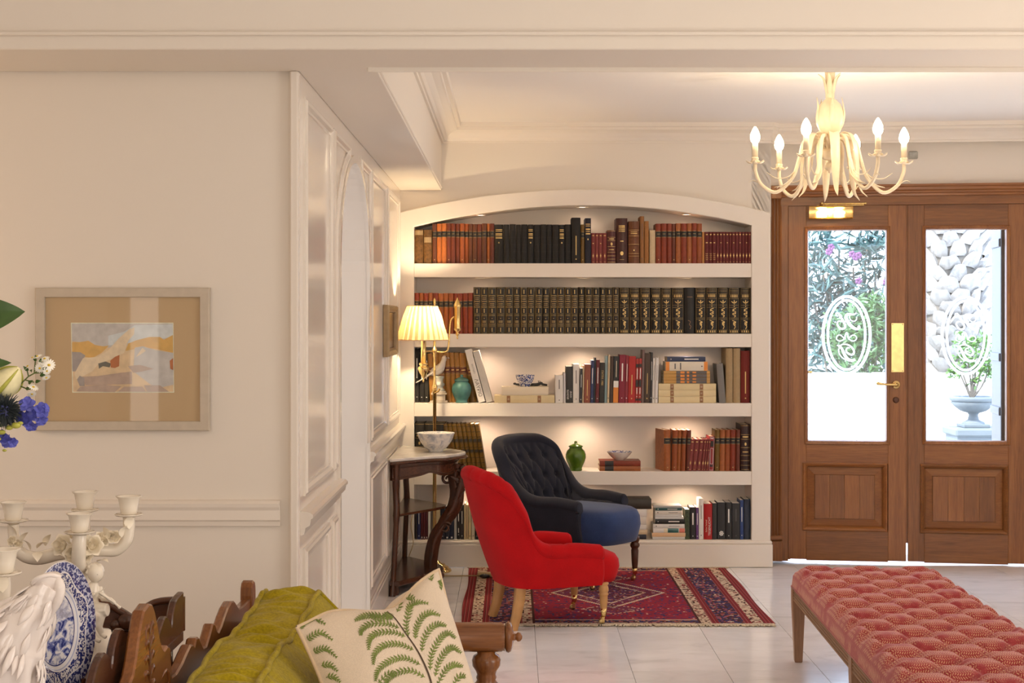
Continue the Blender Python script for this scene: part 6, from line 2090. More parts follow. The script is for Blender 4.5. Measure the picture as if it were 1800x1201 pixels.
for sx_ in (-1, 1):
    for y_ in (-BLY / 2 + .028, 0, BLY / 2 - .028):
        x_ = sx_ * (BLX / 2 - .026)
        P = [[(x_ + a * w_, y_ + b * w_, z_) for a, b in ((-1, -1), (1, -1), (1, 1), (-1, 1))] for z_, w_ in ((.3215, .0265), (.258, .0265), (.006, .0165), (.0005, .0145))]
        g = G().grid(P, cv=True, smooth=False).poly(P[0]).poly(P[-1])
        g.obj('leg', 'bench_wood_z', bn)

# ---------------------------------------------------------------- carved settee
SXB = -.758
st = thing('settee', 'carved wooden settee with scalloped back and rolled arms in the foreground', 'settee', (-.37, 3.1, 0))
half = [(3.107, .899), (3.135, .893), (3.156, .875), (3.178, .845), (3.20, .81), (3.222, .785), (3.245, .775), (3.275, .779), (3.298, .770), (3.306, .735), (3.315, .702), (3.36, .700), (3.42, .708), (3.47, .722), (3.51, .731), (3.538, .726),
        (3.552, .717), (3.572, .733), (3.598, .731), (3.625, .712), (3.655, .693), (3.692, .690), (3.73, .708), (3.77, .728), (3.797, .722), (3.818, .702), (3.845, .692), (3.885, .700), (3.93, .718), (3.974, .731), (4.02, .737),
        (4.064, .730), (4.098, .714), (4.13, .698), (4.20, .692), (4.305, .692)]
prof = [(6.2 - y, z) for y, z in half[:0:-1]] + half
poly = prof + [(4.305, .40), (1.895, .40)]
G().prism(poly, .025, plane_yz(SXB), .004).obj('back_board', 'settee_wood_y', st, world=True)
for y in (4.335, 1.865):
    pz = [(-.03, 0.0), (.03, 0.0), (.03, .70), (.026, .722), (.014, .735), (0, .739), (-.014, .735), (-.026, .722), (-.03, .70)]
    G().prism([(y + a, b) for a, b in pz], .034, plane_yz(SXB - .004), .004).obj('back_post', 'settee_wood_z', st, world=True)
    sg = -1 if y < 3 else 1
    ya = 4.30 if sg > 0 else 1.90
    RX = Matrix.Rotation(pi / 2, 4, 'Y')
    G().lathe([(.0, 0), (.0395, 0), (.041, .004), (.041, .70), (.038, .705), (.0395, .71), (0, .71)], 28, (-.73, ya, .586), RX).obj('arm_roll', 'settee_wood_x', st, world=True)
    G().lathe([(0, 0), (.030, 0), (.041, .003), (.044, .010), (.040, .017), (.030, .021), (.018, .023), (.010, .026), (.009, .031), (.013, .036), (.012, .043), (.006, .048), (0, .049)], 28, (-.020, ya, .586), RX).obj('arm_cap', 'settee_wood_z', st, world=True)
    pr = [(.0, 0), (.026, 0), (.030, .03), (.022, .06), (.034, .12), (.036, .20), (.034, .36), (.036, .40), (.036, .425), (.027, .43), (.028, .437), (.036, .444), (.037, .452), (.030, .460), (.026, .466), (.029, .474), (.0265, .482), (.030, .492), (.039, .506), (.0405, .522), (.036, .534), (.026, .540), (.026, .548), (0, .548)]
    G().lathe(pr, 26, (-.072, ya, 0)).obj('turned_post', 'settee_wood_z', st, world=True)
    G().box((-.40, ya, .35), (.64, .03, .10), .004).obj('side_rail', 'settee_wood_x', st, world=True)
G().box((-.072, 3.1, .35), (.03, 2.34, .10), .004).obj('front_rail', 'settee_wood_y', st, world=True)
G().box((-.41, 3.1, .385), (.62, 2.34, .025), .004).obj('seat_board', 'settee_wood_y', st, world=True)
# carved fern leaf and scrolls in the centre lobe
cx_ = SXB + .025
def cv(path, r, flat=.6):
    P = spline([(cx_ - .001, a, b) for a, b in path], 5)
    return G().tube(P, [max(.0012, r * sin(pi * (i + .6) / (len(P) + .4))) for i in range(len(P))], 6)
g = G()
g.add(*(lambda q: (q.v, q.f))(cv([(3.107, .60), (3.108, .70), (3.107, .80), (3.10, .87)], .004)))
for k in range(8):
    z = .62 + k * .03
    L_ = .050 * (1 - k * .075)
    for s_ in (-1, 1):
        q = cv([(3.107, z), (3.107 + s_ * L_ * .5, z + .022), (3.107 + s_ * L_, z + .024), (3.107 + s_ * L_ * 1.02, z + .010)], .006)
        g.add(q.v, q.f)
for s_ in (-1, 1):
    q = cv([(3.107 + s_ * .02, .80), (3.107 + s_ * .03, .84), (3.107 + s_ * .022, .868)], .003); g.add(q.v, q.f)
    q = cv([(3.107 + s_ * .10, .72), (3.107 + s_ * .15, .73), (3.107 + s_ * .17, .70), (3.107 + s_ * .14, .68), (3.107 + s_ * .12, .70)], .006); g.add(q.v, q.f)
g.obj('carved_leaf', 'settee_wood_z', st, world=True)
# seat cushion in blue and white
t = NT('blue_print_cotton')
n1 = t.n('ShaderNodeTexVoronoi', feature='DISTANCE_TO_EDGE'); t.set(n1.inputs['Vector'], t.coord()); n1.inputs['Scale'].default_value = 28
t.p(Base_Color=t.ramp(n1.outputs['Distance'], [(.10, (0.70, 0.68, 0.66)), (.16, (0.03, 0.06, 0.20))]), Roughness=.9)
sc = G()
rings = []
for z_, q in ((.398, .93), (.405, .985), (.45, 1.0), (.495, .985), (.512, .94), (.518, .7), (.52, .1)):
    rings.append([(-.40 + .295 * q * max(-1, min(1, 1.25 * cos(a))), 3.1 + 1.15 * (1 - (1 - q) * .4) * max(-1, min(1, 1.25 * sin(a))), z_) for a in [2 * pi * k / 48 for k in range(48)]])
sc.grid(rings, cv=True).poly(rings[0]).poly(rings[-1])
tag(sc.obj('seat_cushion', 'blue_print_cotton', loc=(-.40, 3.1, .40), world=True), 'blue and white patterned seat cushion on the wooden settee', 'cushion')

# ---------------------------------------------------------------- lime velvet box cushion against the back
lc = thing('back_cushion', 'lime green ruched velvet cushion with piping against the settee back', 'cushion', (-.60, 3.6, .52))
ya, yb = 2.95, 4.17
NU, NV = 150, 26
xl_, xr_ = -.672, -.530
def lime_top(y):
    return .716 + .016 * sstep(3.6, 4.1, y) - .014 * exp(-((y - 3.69) / .06) ** 2) + .006 * sin(11 * y)
rnd = random.Random(11)
ph = [(rnd.uniform(35, 150), rnd.uniform(0, 6), rnd.uniform(-5, 5)) for _ in range(9)]
def fold(y, x):
    return sum(.0026 * sin(f * y + p_ + s_ * 9 * (x - xl_)) for f, p_, s_ in ph) * sin(pi * max(0, min(1, (x - xl_ + .006) / (xr_ - xl_ + .012))))
top = []
for i in range(NU + 1):
    y = lerp(ya, yb, i / NU)
    row = []
    for j in range(NV + 1):
        q = j / NV
        x = lerp(xl_, xr_, q) + .006 * sin(5 * y)
        z = lime_top(y) + .010 * sin(pi * q) - .004 * q + fold(y, x)
        row.append((x, y, z))
    top.append(row)
G().grid(top).obj('gusset', 'lime_velvet', lc, world=True)
front, back = [], []
for i in range(NU + 1):
    a, b = top[i][-1], top[i][0]
    fr_, bk = [], []
    for j in range(13):
        q = j / 12
        fr_.append((a[0] + .085 * q + .045 * sin(pi * q), a[1], lerp(a[2], .525, q)))
        bk.append((b[0] - .030 * sin(pi * q) + .05 * q, b[1], lerp(b[2], .525, q)))
    front.append(fr_); back.append(bk)
G().grid(front).obj('front_panel', 'lime_velvet', lc, world=True)
G().grid(back).obj('back_panel', 'lime_velvet', lc, world=True)
g = G()
for i in (0, NU):
    g.poly([top[i][j] for j in range(NV + 1)] + front[i][1:] + back[i][:0:-1])
g.obj('end_panel', 'lime_velvet', lc, world=True)
for ed, fc in ((0, back), (NV, front)):
    P = [Vector(r_[ed]) + Vector((0, 0, .003)) for r_ in top]
    P = [Vector(fc[0][6])] + P + [Vector(fc[NU][k]) for k in (1, 3, 6, 9)]
    P = [p + Vector((.0025 * sin(40 * p.y), 0, .002 * sin(31 * p.y))) for p in P]
    G().tube(P, .0072, 8).obj('piping', 'lime_velvet', lc, world=True)

# ---------------------------------------------------------------- fern print throw pillow
C_tl, C_tr, C_br, C_bl = W(522, 1104, 3.50), W(771, 1001, 3.78), W(858, 1275, 3.66), W(606, 1330, 3.36)
pn = ((C_tr - C_bl).cross(C_tl - C_br)).normalized()
if pn.y > 0:
    pn = -pn
pup = ((C_tl + C_tr) - (C_bl + C_br)).normalized()
def pil(u, v, side=1):
    """u 0..1 left to right, v 0..1 bottom to top"""
    p = (C_bl.lerp(C_br, u)).lerp(C_tl.lerp(C_tr, u), v)
    eu, ev = 4 * u * (1 - u), 4 * v * (1 - v)
    b = (max(0, eu) ** .55) * (max(0, ev) ** .55)
    # sides draw in between the corners
    ctr = (C_tl + C_tr + C_bl + C_br) / 4
    p = p + (ctr - p) * .055 * (eu * (1 - ev) + ev * (1 - eu))
    dip = exp(-((u - .60) / .20) ** 2) * v ** 6
    p = p - pup * .036 * dip + pup * .012 * exp(-((u - .2) / .14) ** 2) * v ** 6
    lift = 0.0
    if side < 0:
        lift = .055 * exp(-((u - .72) / .16) ** 2) * max(0, v - .45) * 2 * (1 - v ** 10)
        p = p + pup * lift
    wr = .0025 * sin(17 * u + 5 * v) * sin(13 * v) * b
    return p + pn * side * (.085 * b + wr)
tp_ = thing('throw_pillow', 'cream linen throw pillow printed with green fern fronds on the settee', 'pillow', tuple((C_bl + C_br) / 2))
N = 40
for side, nm_ in ((1, 'front_panel'), (-1, 'back_panel')):
    G().grid([[tuple(pil(i / N, j / N, side)) for j in range(N + 1)] for i in range(N + 1)]).obj(nm_, 'linen', tp_, world=True)
P = [pil(i / N, 1) for i in range(N + 1)] + [pil(1, 1 - i / N) for i in range(1, N + 1)] + [pil(1 - i / N, 0) for i in range(1, N + 1)] + [pil(0, i / N) for i in range(1, N + 1)]
G().tube(P, .0046, 8, False).obj('piping', 'piping_linen', tp_, world=True)
def proj(p):
    return CX + p.x / p.y * FPX, CY - (p.z - EYE) / p.y * FPX
def inv(px, py, u=.5, v=.6):
    for _ in range(9):
        a = proj(pil(u, v)); e = 1e-3
        b, c = proj(pil(u + e, v)), proj(pil(u, v + e))
        j11, j12, j21, j22 = (b[0] - a[0]) / e, (c[0] - a[0]) / e, (b[1] - a[1]) / e, (c[1] - a[1]) / e
        det = j11 * j22 - j12 * j21
        if abs(det) < 1e-6:
            return None
        rx, ry = px - a[0], py - a[1]
        u += max(-.2, min(.2, (rx * j22 - ry * j12) / det)); v += max(-.2, min(.2, (ry * j11 - rx * j21) / det))
        u = max(.01, min(.99, u)); v = max(.01, min(.99, v))
    a = proj(pil(u, v))
    if abs(a[0] - px) + abs(a[1] - py) > 2:
        return None
    return u, v
def on_pil(px, py):
    q = inv(px, py)
    if q is None:
        return None
    return pil(*q) + pn * .0012
def cp(x, y):
    return 340 + x * .3222, 980 + y * .3222
fern, stem = G(), G()
def frond(pts, ln=23, wd=6.0, grow=True):
    P = spline([(a, b, 0) for a, b in pts], 7)
    tot = sum((P[i + 1] - P[i]).length for i in range(len(P) - 1))
    steps = max(5, int(tot / 14.5))
    acc, k, cur = 0.0, 0, 0.0
    # rachis
    L_, R_ = [], []
    for i, p in enumerate(P):
        d = (P[min(i + 1, len(P) - 1)] - P[max(i - 1, 0)]).normalized(); nn = Vector((-d.y, d.x, 0)) * 2.2
        a, b = on_pil(*cp(p.x + nn.x, p.y + nn.y)), on_pil(*cp(p.x - nn.x, p.y - nn.y))
        if a is None or b is None:
            continue
        L_.append(tuple(a)); R_.append(tuple(b))
    if len(L_) > 1:
        fern.grid([L_, R_], smooth=False)
    for s in range(steps):
        t_ = (s + .5) / steps
        idx = t_ * (len(P) - 1); i0 = int(idx)
        p = P[i0].lerp(P[min(i0 + 1, len(P) - 1)], idx - i0)
        d = (P[min(i0 + 1, len(P) - 1)] - P[max(i0 - 1, 0)]).normalized()
        l_ = ln * (.55 + .75 * sin(pi * min(1, t_ * .95 + .08)))
        for sd in (-1, 1):
            nn = Vector((-d.y, d.x, 0)) * sd
            tip = p + (nn * .80 + d * .62) * l_
            m1 = p + (nn * .45 + d * .60) * l_ * .62 + d * wd * .35
            m2 = p + (nn * .62 + d * .20) * l_ * .62 - d * wd * .2
            pts_ = [on_pil(*cp(q.x, q.y)) for q in (p - d * wd * .35, m2, tip, m1, p + d * wd * .45)]
            if any(q is None for q in pts_):
                continue
            fern.poly([tuple(q) for q in pts_])
for pth in ([(1090, 330), (1000, 318), (930, 322), (880, 345)], [(1120, 385), (1050, 362), (965, 365), (918, 395), (912, 425)], [(1155, 432), (1080, 408), (1000, 416), (960, 450), (955, 505)],
            [(1200, 505), (1120, 475), (1040, 482), (988, 528), (980, 585)], [(1235, 585), (1150, 550), (1065, 570), (1005, 620), (992, 675)], [(1262, 655), (1185, 620), (1110, 632), (1060, 668), (1045, 700)],
            [(1210, 445), (1216, 390), (1245, 330), (1292, 303), (1345, 318)], [(1245, 515), (1256, 450), (1292, 390), (1338, 365), (1378, 375)], [(1290, 615), (1300, 530), (1342, 450), (1388, 415), (1428, 440)],
            [(1318, 650), (1340, 572), (1380, 512), (1420, 495), (1460, 522)], [(1330, 700), (1372, 622), (1420, 588), (1468, 596)], [(1172, 430), (1160, 375), (1172, 305), (1185, 262), (1225, 245), (1280, 252)],
            [(1110, 300), (1122, 262), (1112, 232)], [(1140, 232), (1170, 220), (1205, 224)], [(1300, 130), (1294, 98), (1330, 72)], [(1352, 180), (1356, 148), (1346, 126)], [(1418, 700), (1448, 655), (1482, 648)],
            [(572, 405), (600, 365), (660, 338), (718, 365)], [(585, 492), (622, 450), (690, 412), (758, 452)], [(606, 572), (650, 522), (720, 500), (782, 548)], [(628, 640), (680, 600), (740, 588), (785, 622)],
            [(655, 690), (705, 662), (760, 652), (800, 682)], [(1040, 300), (1060, 318), (1085, 332)], [(960, 315), (1000, 330), (1060, 335)], [(1005, 690), (1060, 640), (1100, 640)]):
    frond(pth)
P = spline([(1055, 295, 0), (1100, 335, 0), (1160, 420, 0), (1215, 500, 0), (1262, 590, 0), (1292, 670, 0), (1300, 720, 0)], 8)
L_, R_ = [], []
for i, p in enumerate(P):
    d = (P[min(i + 1, len(P) - 1)] - P[max(i - 1, 0)]).normalized(); nn = Vector((-d.y, d.x, 0)) * (2.2 + 3.5 * i / len(P))
    a, b = on_pil(*cp(p.x + nn.x, p.y + nn.y)), on_pil(*cp(p.x - nn.x, p.y - nn.y))
    if a is not None and b is not None:
        L_.append(tuple(a)); R_.append(tuple(b))
stem.grid([L_, R_], smooth=False)
o = fern.obj('fern_leaves', 'fern_print', tp_, world=True); o['kind'] = 'stuff'
stem.obj('fern_stem', 'fern_stem', tp_, world=True)

# ---------------------------------------------------------------- side table behind the settee with a scalloped gallery
TT = .74
sd = thing('side_table', 'dark carved side table with scalloped gallery behind the settee', 'table', (-1.05, 2.85, 0))
G().box((-1.065, 2.83, TT - .015), (.575, 1.62, .03), .005).obj('table_top', 'dark_wood_y', sd, world=True)
for x in (-1.32, -.82):
    for y in (2.08, 3.58):
        G().lathe([(.0, 0), (.02, 0), (.026, .05), (.02, .09), (.03, .2), (.024, .5), (.03, .6), (.03, TT - .03), (0, TT - .03)], 14, (x, y, 0)).obj('leg', 'dark_wood_z', sd, world=True)
lob = spline([(2.72, TT + .004, 0), (2.80, .775, 0), (2.855, .822, 0), (2.905, .842, 0), (2.945, .828, 0), (2.965, .80, 0), (2.985, .835, 0), (3.03, .862, 0), (3.075, .846, 0), (3.12, .79, 0), (3.20, .762, 0), (3.32, .765, 0), (3.375, .792, 0), (3.425, .812, 0), (3.465, .796, 0), (3.490, .775, 0), (3.500, .80, 0), (3.53, .826, 0), (3.575, .833, 0)], 3)
G().prism([(p.x, p.y) for p in lob] + [(3.612, .834), (3.612, TT), (2.72, TT)], .016, plane_yz(-.788), .003).obj('side_gallery', 'dark_wood_y', sd, world=True)
cam_ = spline([(-1.34, .745, 0), (-1.28, .76, 0), (-1.18, .80, 0), (-1.06, .822, 0), (-.96, .812, 0), (-.915, .790, 0), (-.892, .778, 0), (-.872, .795, 0), (-.84, .815, 0), (-.80, .820, 0), (-.772, .820, 0)], 4)
G().prism([(p.x, p.y) for p in cam_] + [(-.772, TT), (-1.34, TT)], .018, plane_xz(3.632), .003).obj('rear_gallery', 'dark_wood_x', sd, world=True)
G().tube([(p.x, 3.610, p.y - .006) for p in cam_], .008, 8).obj('gallery_moulding', 'dark_wood_x', sd, world=True)
g = G().ball((-.905, 3.606, .765), (.022, .012, .020), 12, 8).ball((-.93, 3.606, .757), (.014, .010, .014), 10, 6).ball((-.875, 3.606, .760), (.014, .010, .012), 10, 6)
g.obj('carved_boss', 'dark_wood_x', sd, world=True)

# ---------------------------------------------------------------- porcelain candelabrum with a seated violin player
kC = 3.25 / FPX
cb = thing('candelabrum', 'cream porcelain four-cup candelabrum with roses and small violin player on side table', 'candelabrum', ((150 - CX) * kC, 3.25, TT))
cz = lambda py: EYE + (CY - py) * kC - TT
cxx = lambda px: (px - 150) * kC
wav = lambda amp, n_: (lambda a, z: 1 + amp * sin(n_ * a))
def cup(px, rim, y, pan_r=26):
    x = cxx(px)
    H_ = cz(rim)
    kk = kC
    pr = [(9 * kk, H_ - 34 * kk), (14 * kk, H_ - 31 * kk), (16 * kk, H_ - 18 * kk), (18.5 * kk, H_ - 5 * kk), (22 * kk, H_ - 1 * kk), (22.5 * kk, H_), (19.5 * kk, H_ - .5 * kk), (16 * kk, H_ - 8 * kk), (13 * kk, H_ - 20 * kk)]
    G().lathe(pr, 40, (x, y, 0), flute=lambda a, z: 1 + (.035 * sin(8 * a) if z > H_ - 3 * kk else 0)).obj('cup', 'porcelain', cb)
    pr = [(7 * kk, H_ - 40 * kk), (12 * kk, H_ - 37 * kk), (22 * kk, H_ - 35 * kk), (pan_r * kk, H_ - 32.5 * kk), (pan_r * kk, H_ - 31.5 * kk), (18 * kk, H_ - 33 * kk), (8 * kk, H_ - 34 * kk)]
    G().lathe(pr, 40, (x, y, 0), flute=lambda a, z: 1 + .045 * sin(9 * a + 1) * (1 if z > H_ - 34 * kk else .3)).obj('drip_pan', 'porcelain', cb)
def arm(path, r0, r1):
    P = spline([(cxx(a), y, cz(b)) for a, y, b in path], 7)
    G().tube(P, [lerp(r0, r1, i / (len(P) - 1)) * kC for i in range(len(P))], 14).obj('arm', 'porcelain', cb)
arm([(140, 0, 968), (105, -.008, 972), (70, -.012, 980), (42, -.014, 972), (30, -.014, 945), (27, -.014, 921)], 13, 10)
arm([(160, 0, 966), (180, .008, 968), (202, .012, 968), (219, .012, 952), (224, .012, 930), (224, .012, 911)], 12, 10)
arm([(148, 0, 990), (143, .035, 965), (139, .045, 940), (139, .045, 908)], 11, 9)
arm([(147, 0, 1005), (149, -.045, 985), (153, -.06, 955), (154, -.06, 934)], 13, 12)
cup(27, 881, -.014); cup(224, 873, .012, 24); cup(139, 868, .045, 24); cup(154, 896, -.06, 26)
P = spline([(cxx(150), 0, cz(1190)), (cxx(150), 0, cz(1120)), (cxx(146), 0, cz(1060)), (cxx(148), 0, cz(1010)), (cxx(149), 0, cz(965))], 6)
G().tube(P, [interp([(0, 40), (.2, 30), (.45, 17), (.7, 14), (1, 13)], i / (len(P) - 1)) * kC for i in range(len(P))], 18).obj('trunk', 'porcelain', cb)
G().lathe([(0, 0), (.062, 0), (.064, .008), (.055, .018), (.046, .05), (.038, .075), (0, .08)], 28, (cxx(160), 0, 0.0005), flute=lambda a, z: 1 + .05 * sin(5 * a) + .03 * sin(11 * a)).obj('mound', 'porcelain', cb)
def rose(g, c, r, face):
    """cupped petals round a bud"""
    M = Vector(face).normalized().to_track_quat('Z', 'Y').to_matrix().to_4x4()
    for ring, (n_, rr_, op) in enumerate(((3, .42, .25), (5, .72, .6), (6, 1.0, 1.0))):
        for k_ in range(n_):
            a0 = 2 * pi * k_ / n_ + ring * .5
            rows = []
            for i in range(5):
                row = []
                for j in range(5):
                    a = a0 + (i - 2) / 2 * (2.4 / n_ * 1.4)
                    t_ = j / 4
                    rad_ = r * rr_ * (.35 + .65 * t_ ** .8 * op + .25 * t_ * (1 - op)) * (1 - .12 * abs(i - 2) * t_)
                    z_ = r * (.75 * t_ * (1.25 - op * .55) - .1 * ring * .8) - (r * .12 if t_ == 1 and op == 1 else 0)
                    p = M @ Vector((rad_ * cos(a), rad_ * sin(a), z_))
                    row.append((c[0] + p.x, c[1] + p.y, c[2] + p.z))
                rows.append(row)
            g.grid(rows)
    g.ball(c, r * .35, 8, 6)
g = G()
for a, b, y, r, f in ((120, 955, -.035, 19, (-.3, -1, .3)), (140, 968, -.045, 17, (0, -1, .1)), (170, 955, -.035, 18, (.4, -1, .3)), (180, 948, -.01, 14, (.7, -.6, .5)), (110, 962, -.01, 13, (-.6, -.8, .2)),
                      (160, 972, -.04, 12, (.2, -1, -.2)), (130, 940, .0, 13, (-.2, -.7, .8)), (200, 945, -.004, 13, (.3, -.8, .7)), (30, 948, -.030, 9, (-.3, -1, .4)), (40, 952, -.030, 8, (.3, -1, .5))):
    g = G(); rose(g, (cxx(a), y, cz(b)), r * kC * 1.15, f); g.obj('rose', 'porcelain_flower', cb)
g = G()
def leaf_blade(g, c, d, l_, w_, up=(0, 0, 1), cup_=.2):
    d = Vector(d).normalized(); s_ = d.cross(Vector(up)).normalized(); u_ = s_.cross(d)
    rows = []
    for i in range(7):
        t_ = i / 6
        ww = w_ * sin(pi * min(1, t_ ** .75)) * .5 + .0002
        p = Vector(c) + d * l_ * t_ + u_ * (l_ * .22 * sin(pi * t_ * .8))
        rows.append([tuple(p - s_ * ww + u_ * ww * cup_), tuple(p - u_ * 0), tuple(p + s_ * ww + u_ * ww * cup_)])
    g.grid(rows)
for a, b, y, d in ((70, 962, -.02, (.8, -.3, .3)), (85, 958, -.02, (.5, -.3, .7)), (60, 965, -.025, (-.5, -.4, .6)), (72, 968, -.026, (.2, -.6, -.5)), (215, 945, -.004, (.5, -.3, .7)), (228, 930, -.004, (.2, -.3, .9)), (205, 952, -.006, (-.4, -.5, .5)), (190, 948, -.01, (-.2, -.4, .8)), (175, 985, -.02, (.8, -.4, -.1)), (130, 985, -.02, (-.4, -.5, -.6)), (37, 940, -.03, (-.6, -.3, .7)), (45, 950, -.03, (.7, -.3, .6))):
    leaf_blade(g, (cxx(a), y, cz(b)), d, 26 * kC, 17 * kC)
g.obj('rose_leaves', 'porcelain_flower', cb)
# seated child playing a violin: one remeshed body
def T3(px, py, y):
    return Vector((cxx(px + 9), y, cz(py)))
g = G()
Y0 = -.035
g.tube([T3(160, 1068, Y0 + .005), T3(158, 1050, Y0 + .004), T3(161, 1032, Y0), T3(165, 1020, Y0)], [13 * kC, 12.5 * kC, 13.5 * kC, 7 * kC], 14)
g.ball(T3(168, 1003, Y0 - .004), (14 * kC, 14 * kC, 15.5 * kC), 16, 12)
g.tube([T3(165, 1022, Y0), T3(167, 1012, Y0 - .002)], 6 * kC, 10)
g.ball(T3(178, 1008, Y0 - .006), (3 * kC, 3 * kC, 3 * kC), 8, 6)
g.tube([T3(152, 1028, Y0 - .006), T3(150, 1042, Y0 - .025), T3(168, 1038, Y0 - .035), T3(174, 1034, Y0 - .034)], [6 * kC, 5.5 * kC, 4.5 * kC, 4 * kC], 10)
g.tube([T3(172, 1028, Y0 + .004), T3(180, 1048, Y0), T3(196, 1047, Y0 - .014), T3(204, 1053, Y0 - .018)], [6 * kC, 5.2 * kC, 4.4 * kC, 4 * kC], 10)
g.tube([T3(165, 1062, Y0), T3(182, 1068, Y0 - .02), T3(178, 1092, Y0 - .026), T3(184, 1105, Y0 - .026), T3(192, 1110, Y0 - .03)], [11 * kC, 10 * kC, 7 * kC, 4.6 * kC, 3.6 * kC], 12)
g.tube([T3(158, 1065, Y0 - .01), T3(172, 1075, Y0 - .032), T3(166, 1098, Y0 - .036), T3(176, 1112, Y0 - .036), T3(184, 1115, Y0 - .040)], [11 * kC, 10 * kC, 7 * kC, 4.6 * kC, 3.6 * kC], 12)
g.tube([T3(156, 1062, Y0), T3(172, 1066, Y0 - .014), T3(192, 1064, Y0 - .018)], [15 * kC, 15 * kC, 11 * kC], 12)
rnd = random.Random(5)
for k_ in range(26):
    a, b = rnd.uniform(0, 2 * pi), rnd.uniform(-.15, 1.0)
    rr = 13.5 * kC
    p = T3(166, 1001, Y0) + Vector((rr * cos(a) * cos(b) - .002, rr * sin(a) * cos(b) * .95 + .003, rr * sin(b) * 1.1))
    if p.y < Y0 - .008 and b < .55:
        continue
    g.ball(p, 4.2 * kC, 8, 6)
o = g.obj('violin_player', 'porcelain', cb)
md = o.modifiers.new('remesh', 'REMESH'); md.mode = 'VOXEL'; md.voxel_size = .0016; md.use_smooth_shade = True
md = o.modifiers.new('smooth', 'SMOOTH'); md.factor = .5; md.iterations = 3
g = G()
vp = [(T3(180, 1032, Y0 - .03), 6), (T3(186, 1036, Y0 - .028), 8.5), (T3(191, 1040, Y0 - .027), 6), (T3(196, 1044, Y0 - .026), 7.5), (T3(201, 1048, Y0 - .025), 3)]
g.tube([p for p, r_ in vp], [r_ * kC for p, r_ in vp], 12, flat=.4)
g.tube([T3(200, 1047, Y0 - .025), T3(212, 1058, Y0 - .022)], 2 * kC, 8).ball(T3(213, 1059, Y0 - .022), 3 * kC, 8, 6)
g.obj('violin', 'porcelain', cb)
G().tube([T3(160, 1042, Y0 - .045), T3(176, 1034, Y0 - .043), T3(192, 1024, Y0 - .040)], 1.1 * kC, 6).obj('bow', 'porcelain', cb)
g = G()
for s_, a in ((-1, 173), (1, 163)):
    g.ball(T3(a + 1, 1003, Y0 - .0185), (1.3 * kC, .8 * kC, 1.0 * kC), 8, 6)
g.obj('eye', 'plinth_stone', cb)
cb2 = copy_tree(cb)
cb2.location = (-.918, 2.49, TT)
cb2['label'] = 'cream porcelain candelabrum cut by the picture edge, one cup showing above the white ewer'
cb['group'] = cb2['group'] = 'pair of porcelain candelabra'

# ---------------------------------------------------------------- blue and white plate on a stand
t = NT('transfer_plate')
v = t.coord()
xyz = t.sep(v)
r_ = t.math('DIVIDE', t.math('SQRT', t.math('ADD', t.math('MULTIPLY', xyz[0], xyz[0]), t.math('MULTIPLY', xyz[1], xyz[1]))), .128)
ang = t.math('ARCTAN2', xyz[1], xyz[0])
WHT, BLU, MID = (0.74, 0.72, 0.74), (0.025, 0.035, 0.165), (0.16, 0.19, 0.42)
sc1 = t.noise(t.coord(scale=(1, 1.6, 1)), 36, 4, .6, .9)
scene_ = t.ramp(sc1, [(.40, BLU), (.46, MID), (.52, (0.42, 0.44, 0.58)), (.58, WHT)])
sky_ = t.math('MULTIPLY', t.math('GREATER_THAN', xyz[1], .012), .45)
scene_ = t.mix(sky_, scene_, (*WHT, 1))
fl_ = t.noise(v, 95, 2, .5, 2.0)
floral = t.ramp(fl_, [(.46, WHT), (.50, BLU)])
chintz = t.ramp(t.noise(v, 130, 2, .5, 1.0), [(.44, (0.50, 0.52, 0.66)), (.50, BLU)])
wave = t.math('MULTIPLY_ADD', t.math('SINE', t.math('MULTIPLY', ang, 6.0)), .045, .79)
c = scene_
for cut, colr in ((.535, (*BLU, 1)), (.55, (*WHT, 1)), (.60, (0.42, 0.45, 0.62, 1)), (.615, (*WHT, 1)), (.635, floral)):
    c = t.mix(t.math('GREATER_THAN', r_, cut), c, colr)
c = t.mix(t.math('GREATER_THAN', r_, wave), c, chintz)
c = t.mix(t.math('COMPARE', r_, wave, .012), c, (*WHT, 1))
c = t.mix(t.math('GREATER_THAN', r_, .985), c, (*WHT, 1))
t.p(Base_Color=c, Roughness=.08)
t.b.inputs['Specular IOR Level'].default_value = .6
pnrm = Vector((.977, -.215, .08)).normalized()
plc = W(95, 1106, 2.95)
plx = thing('plate', 'blue and white transfer-printed plate standing upright beside the candelabrum', 'plate', tuple(plc))
Mq = pnrm.to_track_quat('Z', 'Y')
po = G().lathe([(0, 0), (.070, 0), (.078, .003), (.086, .009), (.127, .018), (.128, .020), (.126, .021), (.085, .0125), (.076, .0065), (.068, .004), (0, .004)][::1], 64).obj('dish', 'transfer_plate', plx)
po.rotation_euler = Mq.to_euler()
sdn = thing('plate_stand', 'small dark wooden easel holding the blue and white plate', 'stand', (plc.x - .02, plc.y + .01, TT))
pf = Vector((pnrm.x, pnrm.y, 0)).normalized(); ps = Vector((-pf.y, pf.x, 0))
g = G()
for s_ in (-1, 1):
    a = Vector(plc) + ps * s_ * .05; a.z = TT + .006
    g.tube([a + pf * .035 + Vector((0, 0, .028)), a + pf * .035, a - pf * .05, a - pf * .03 + Vector((0, 0, .14))], .005, 8)
b_ = Vector(plc); b_.z = TT + .006
g.tube([b_ + ps * .06 - pf * .045, b_ - ps * .06 - pf * .045], .005, 8)
g.obj('easel', 'dark_wood_z', sdn, world=True)

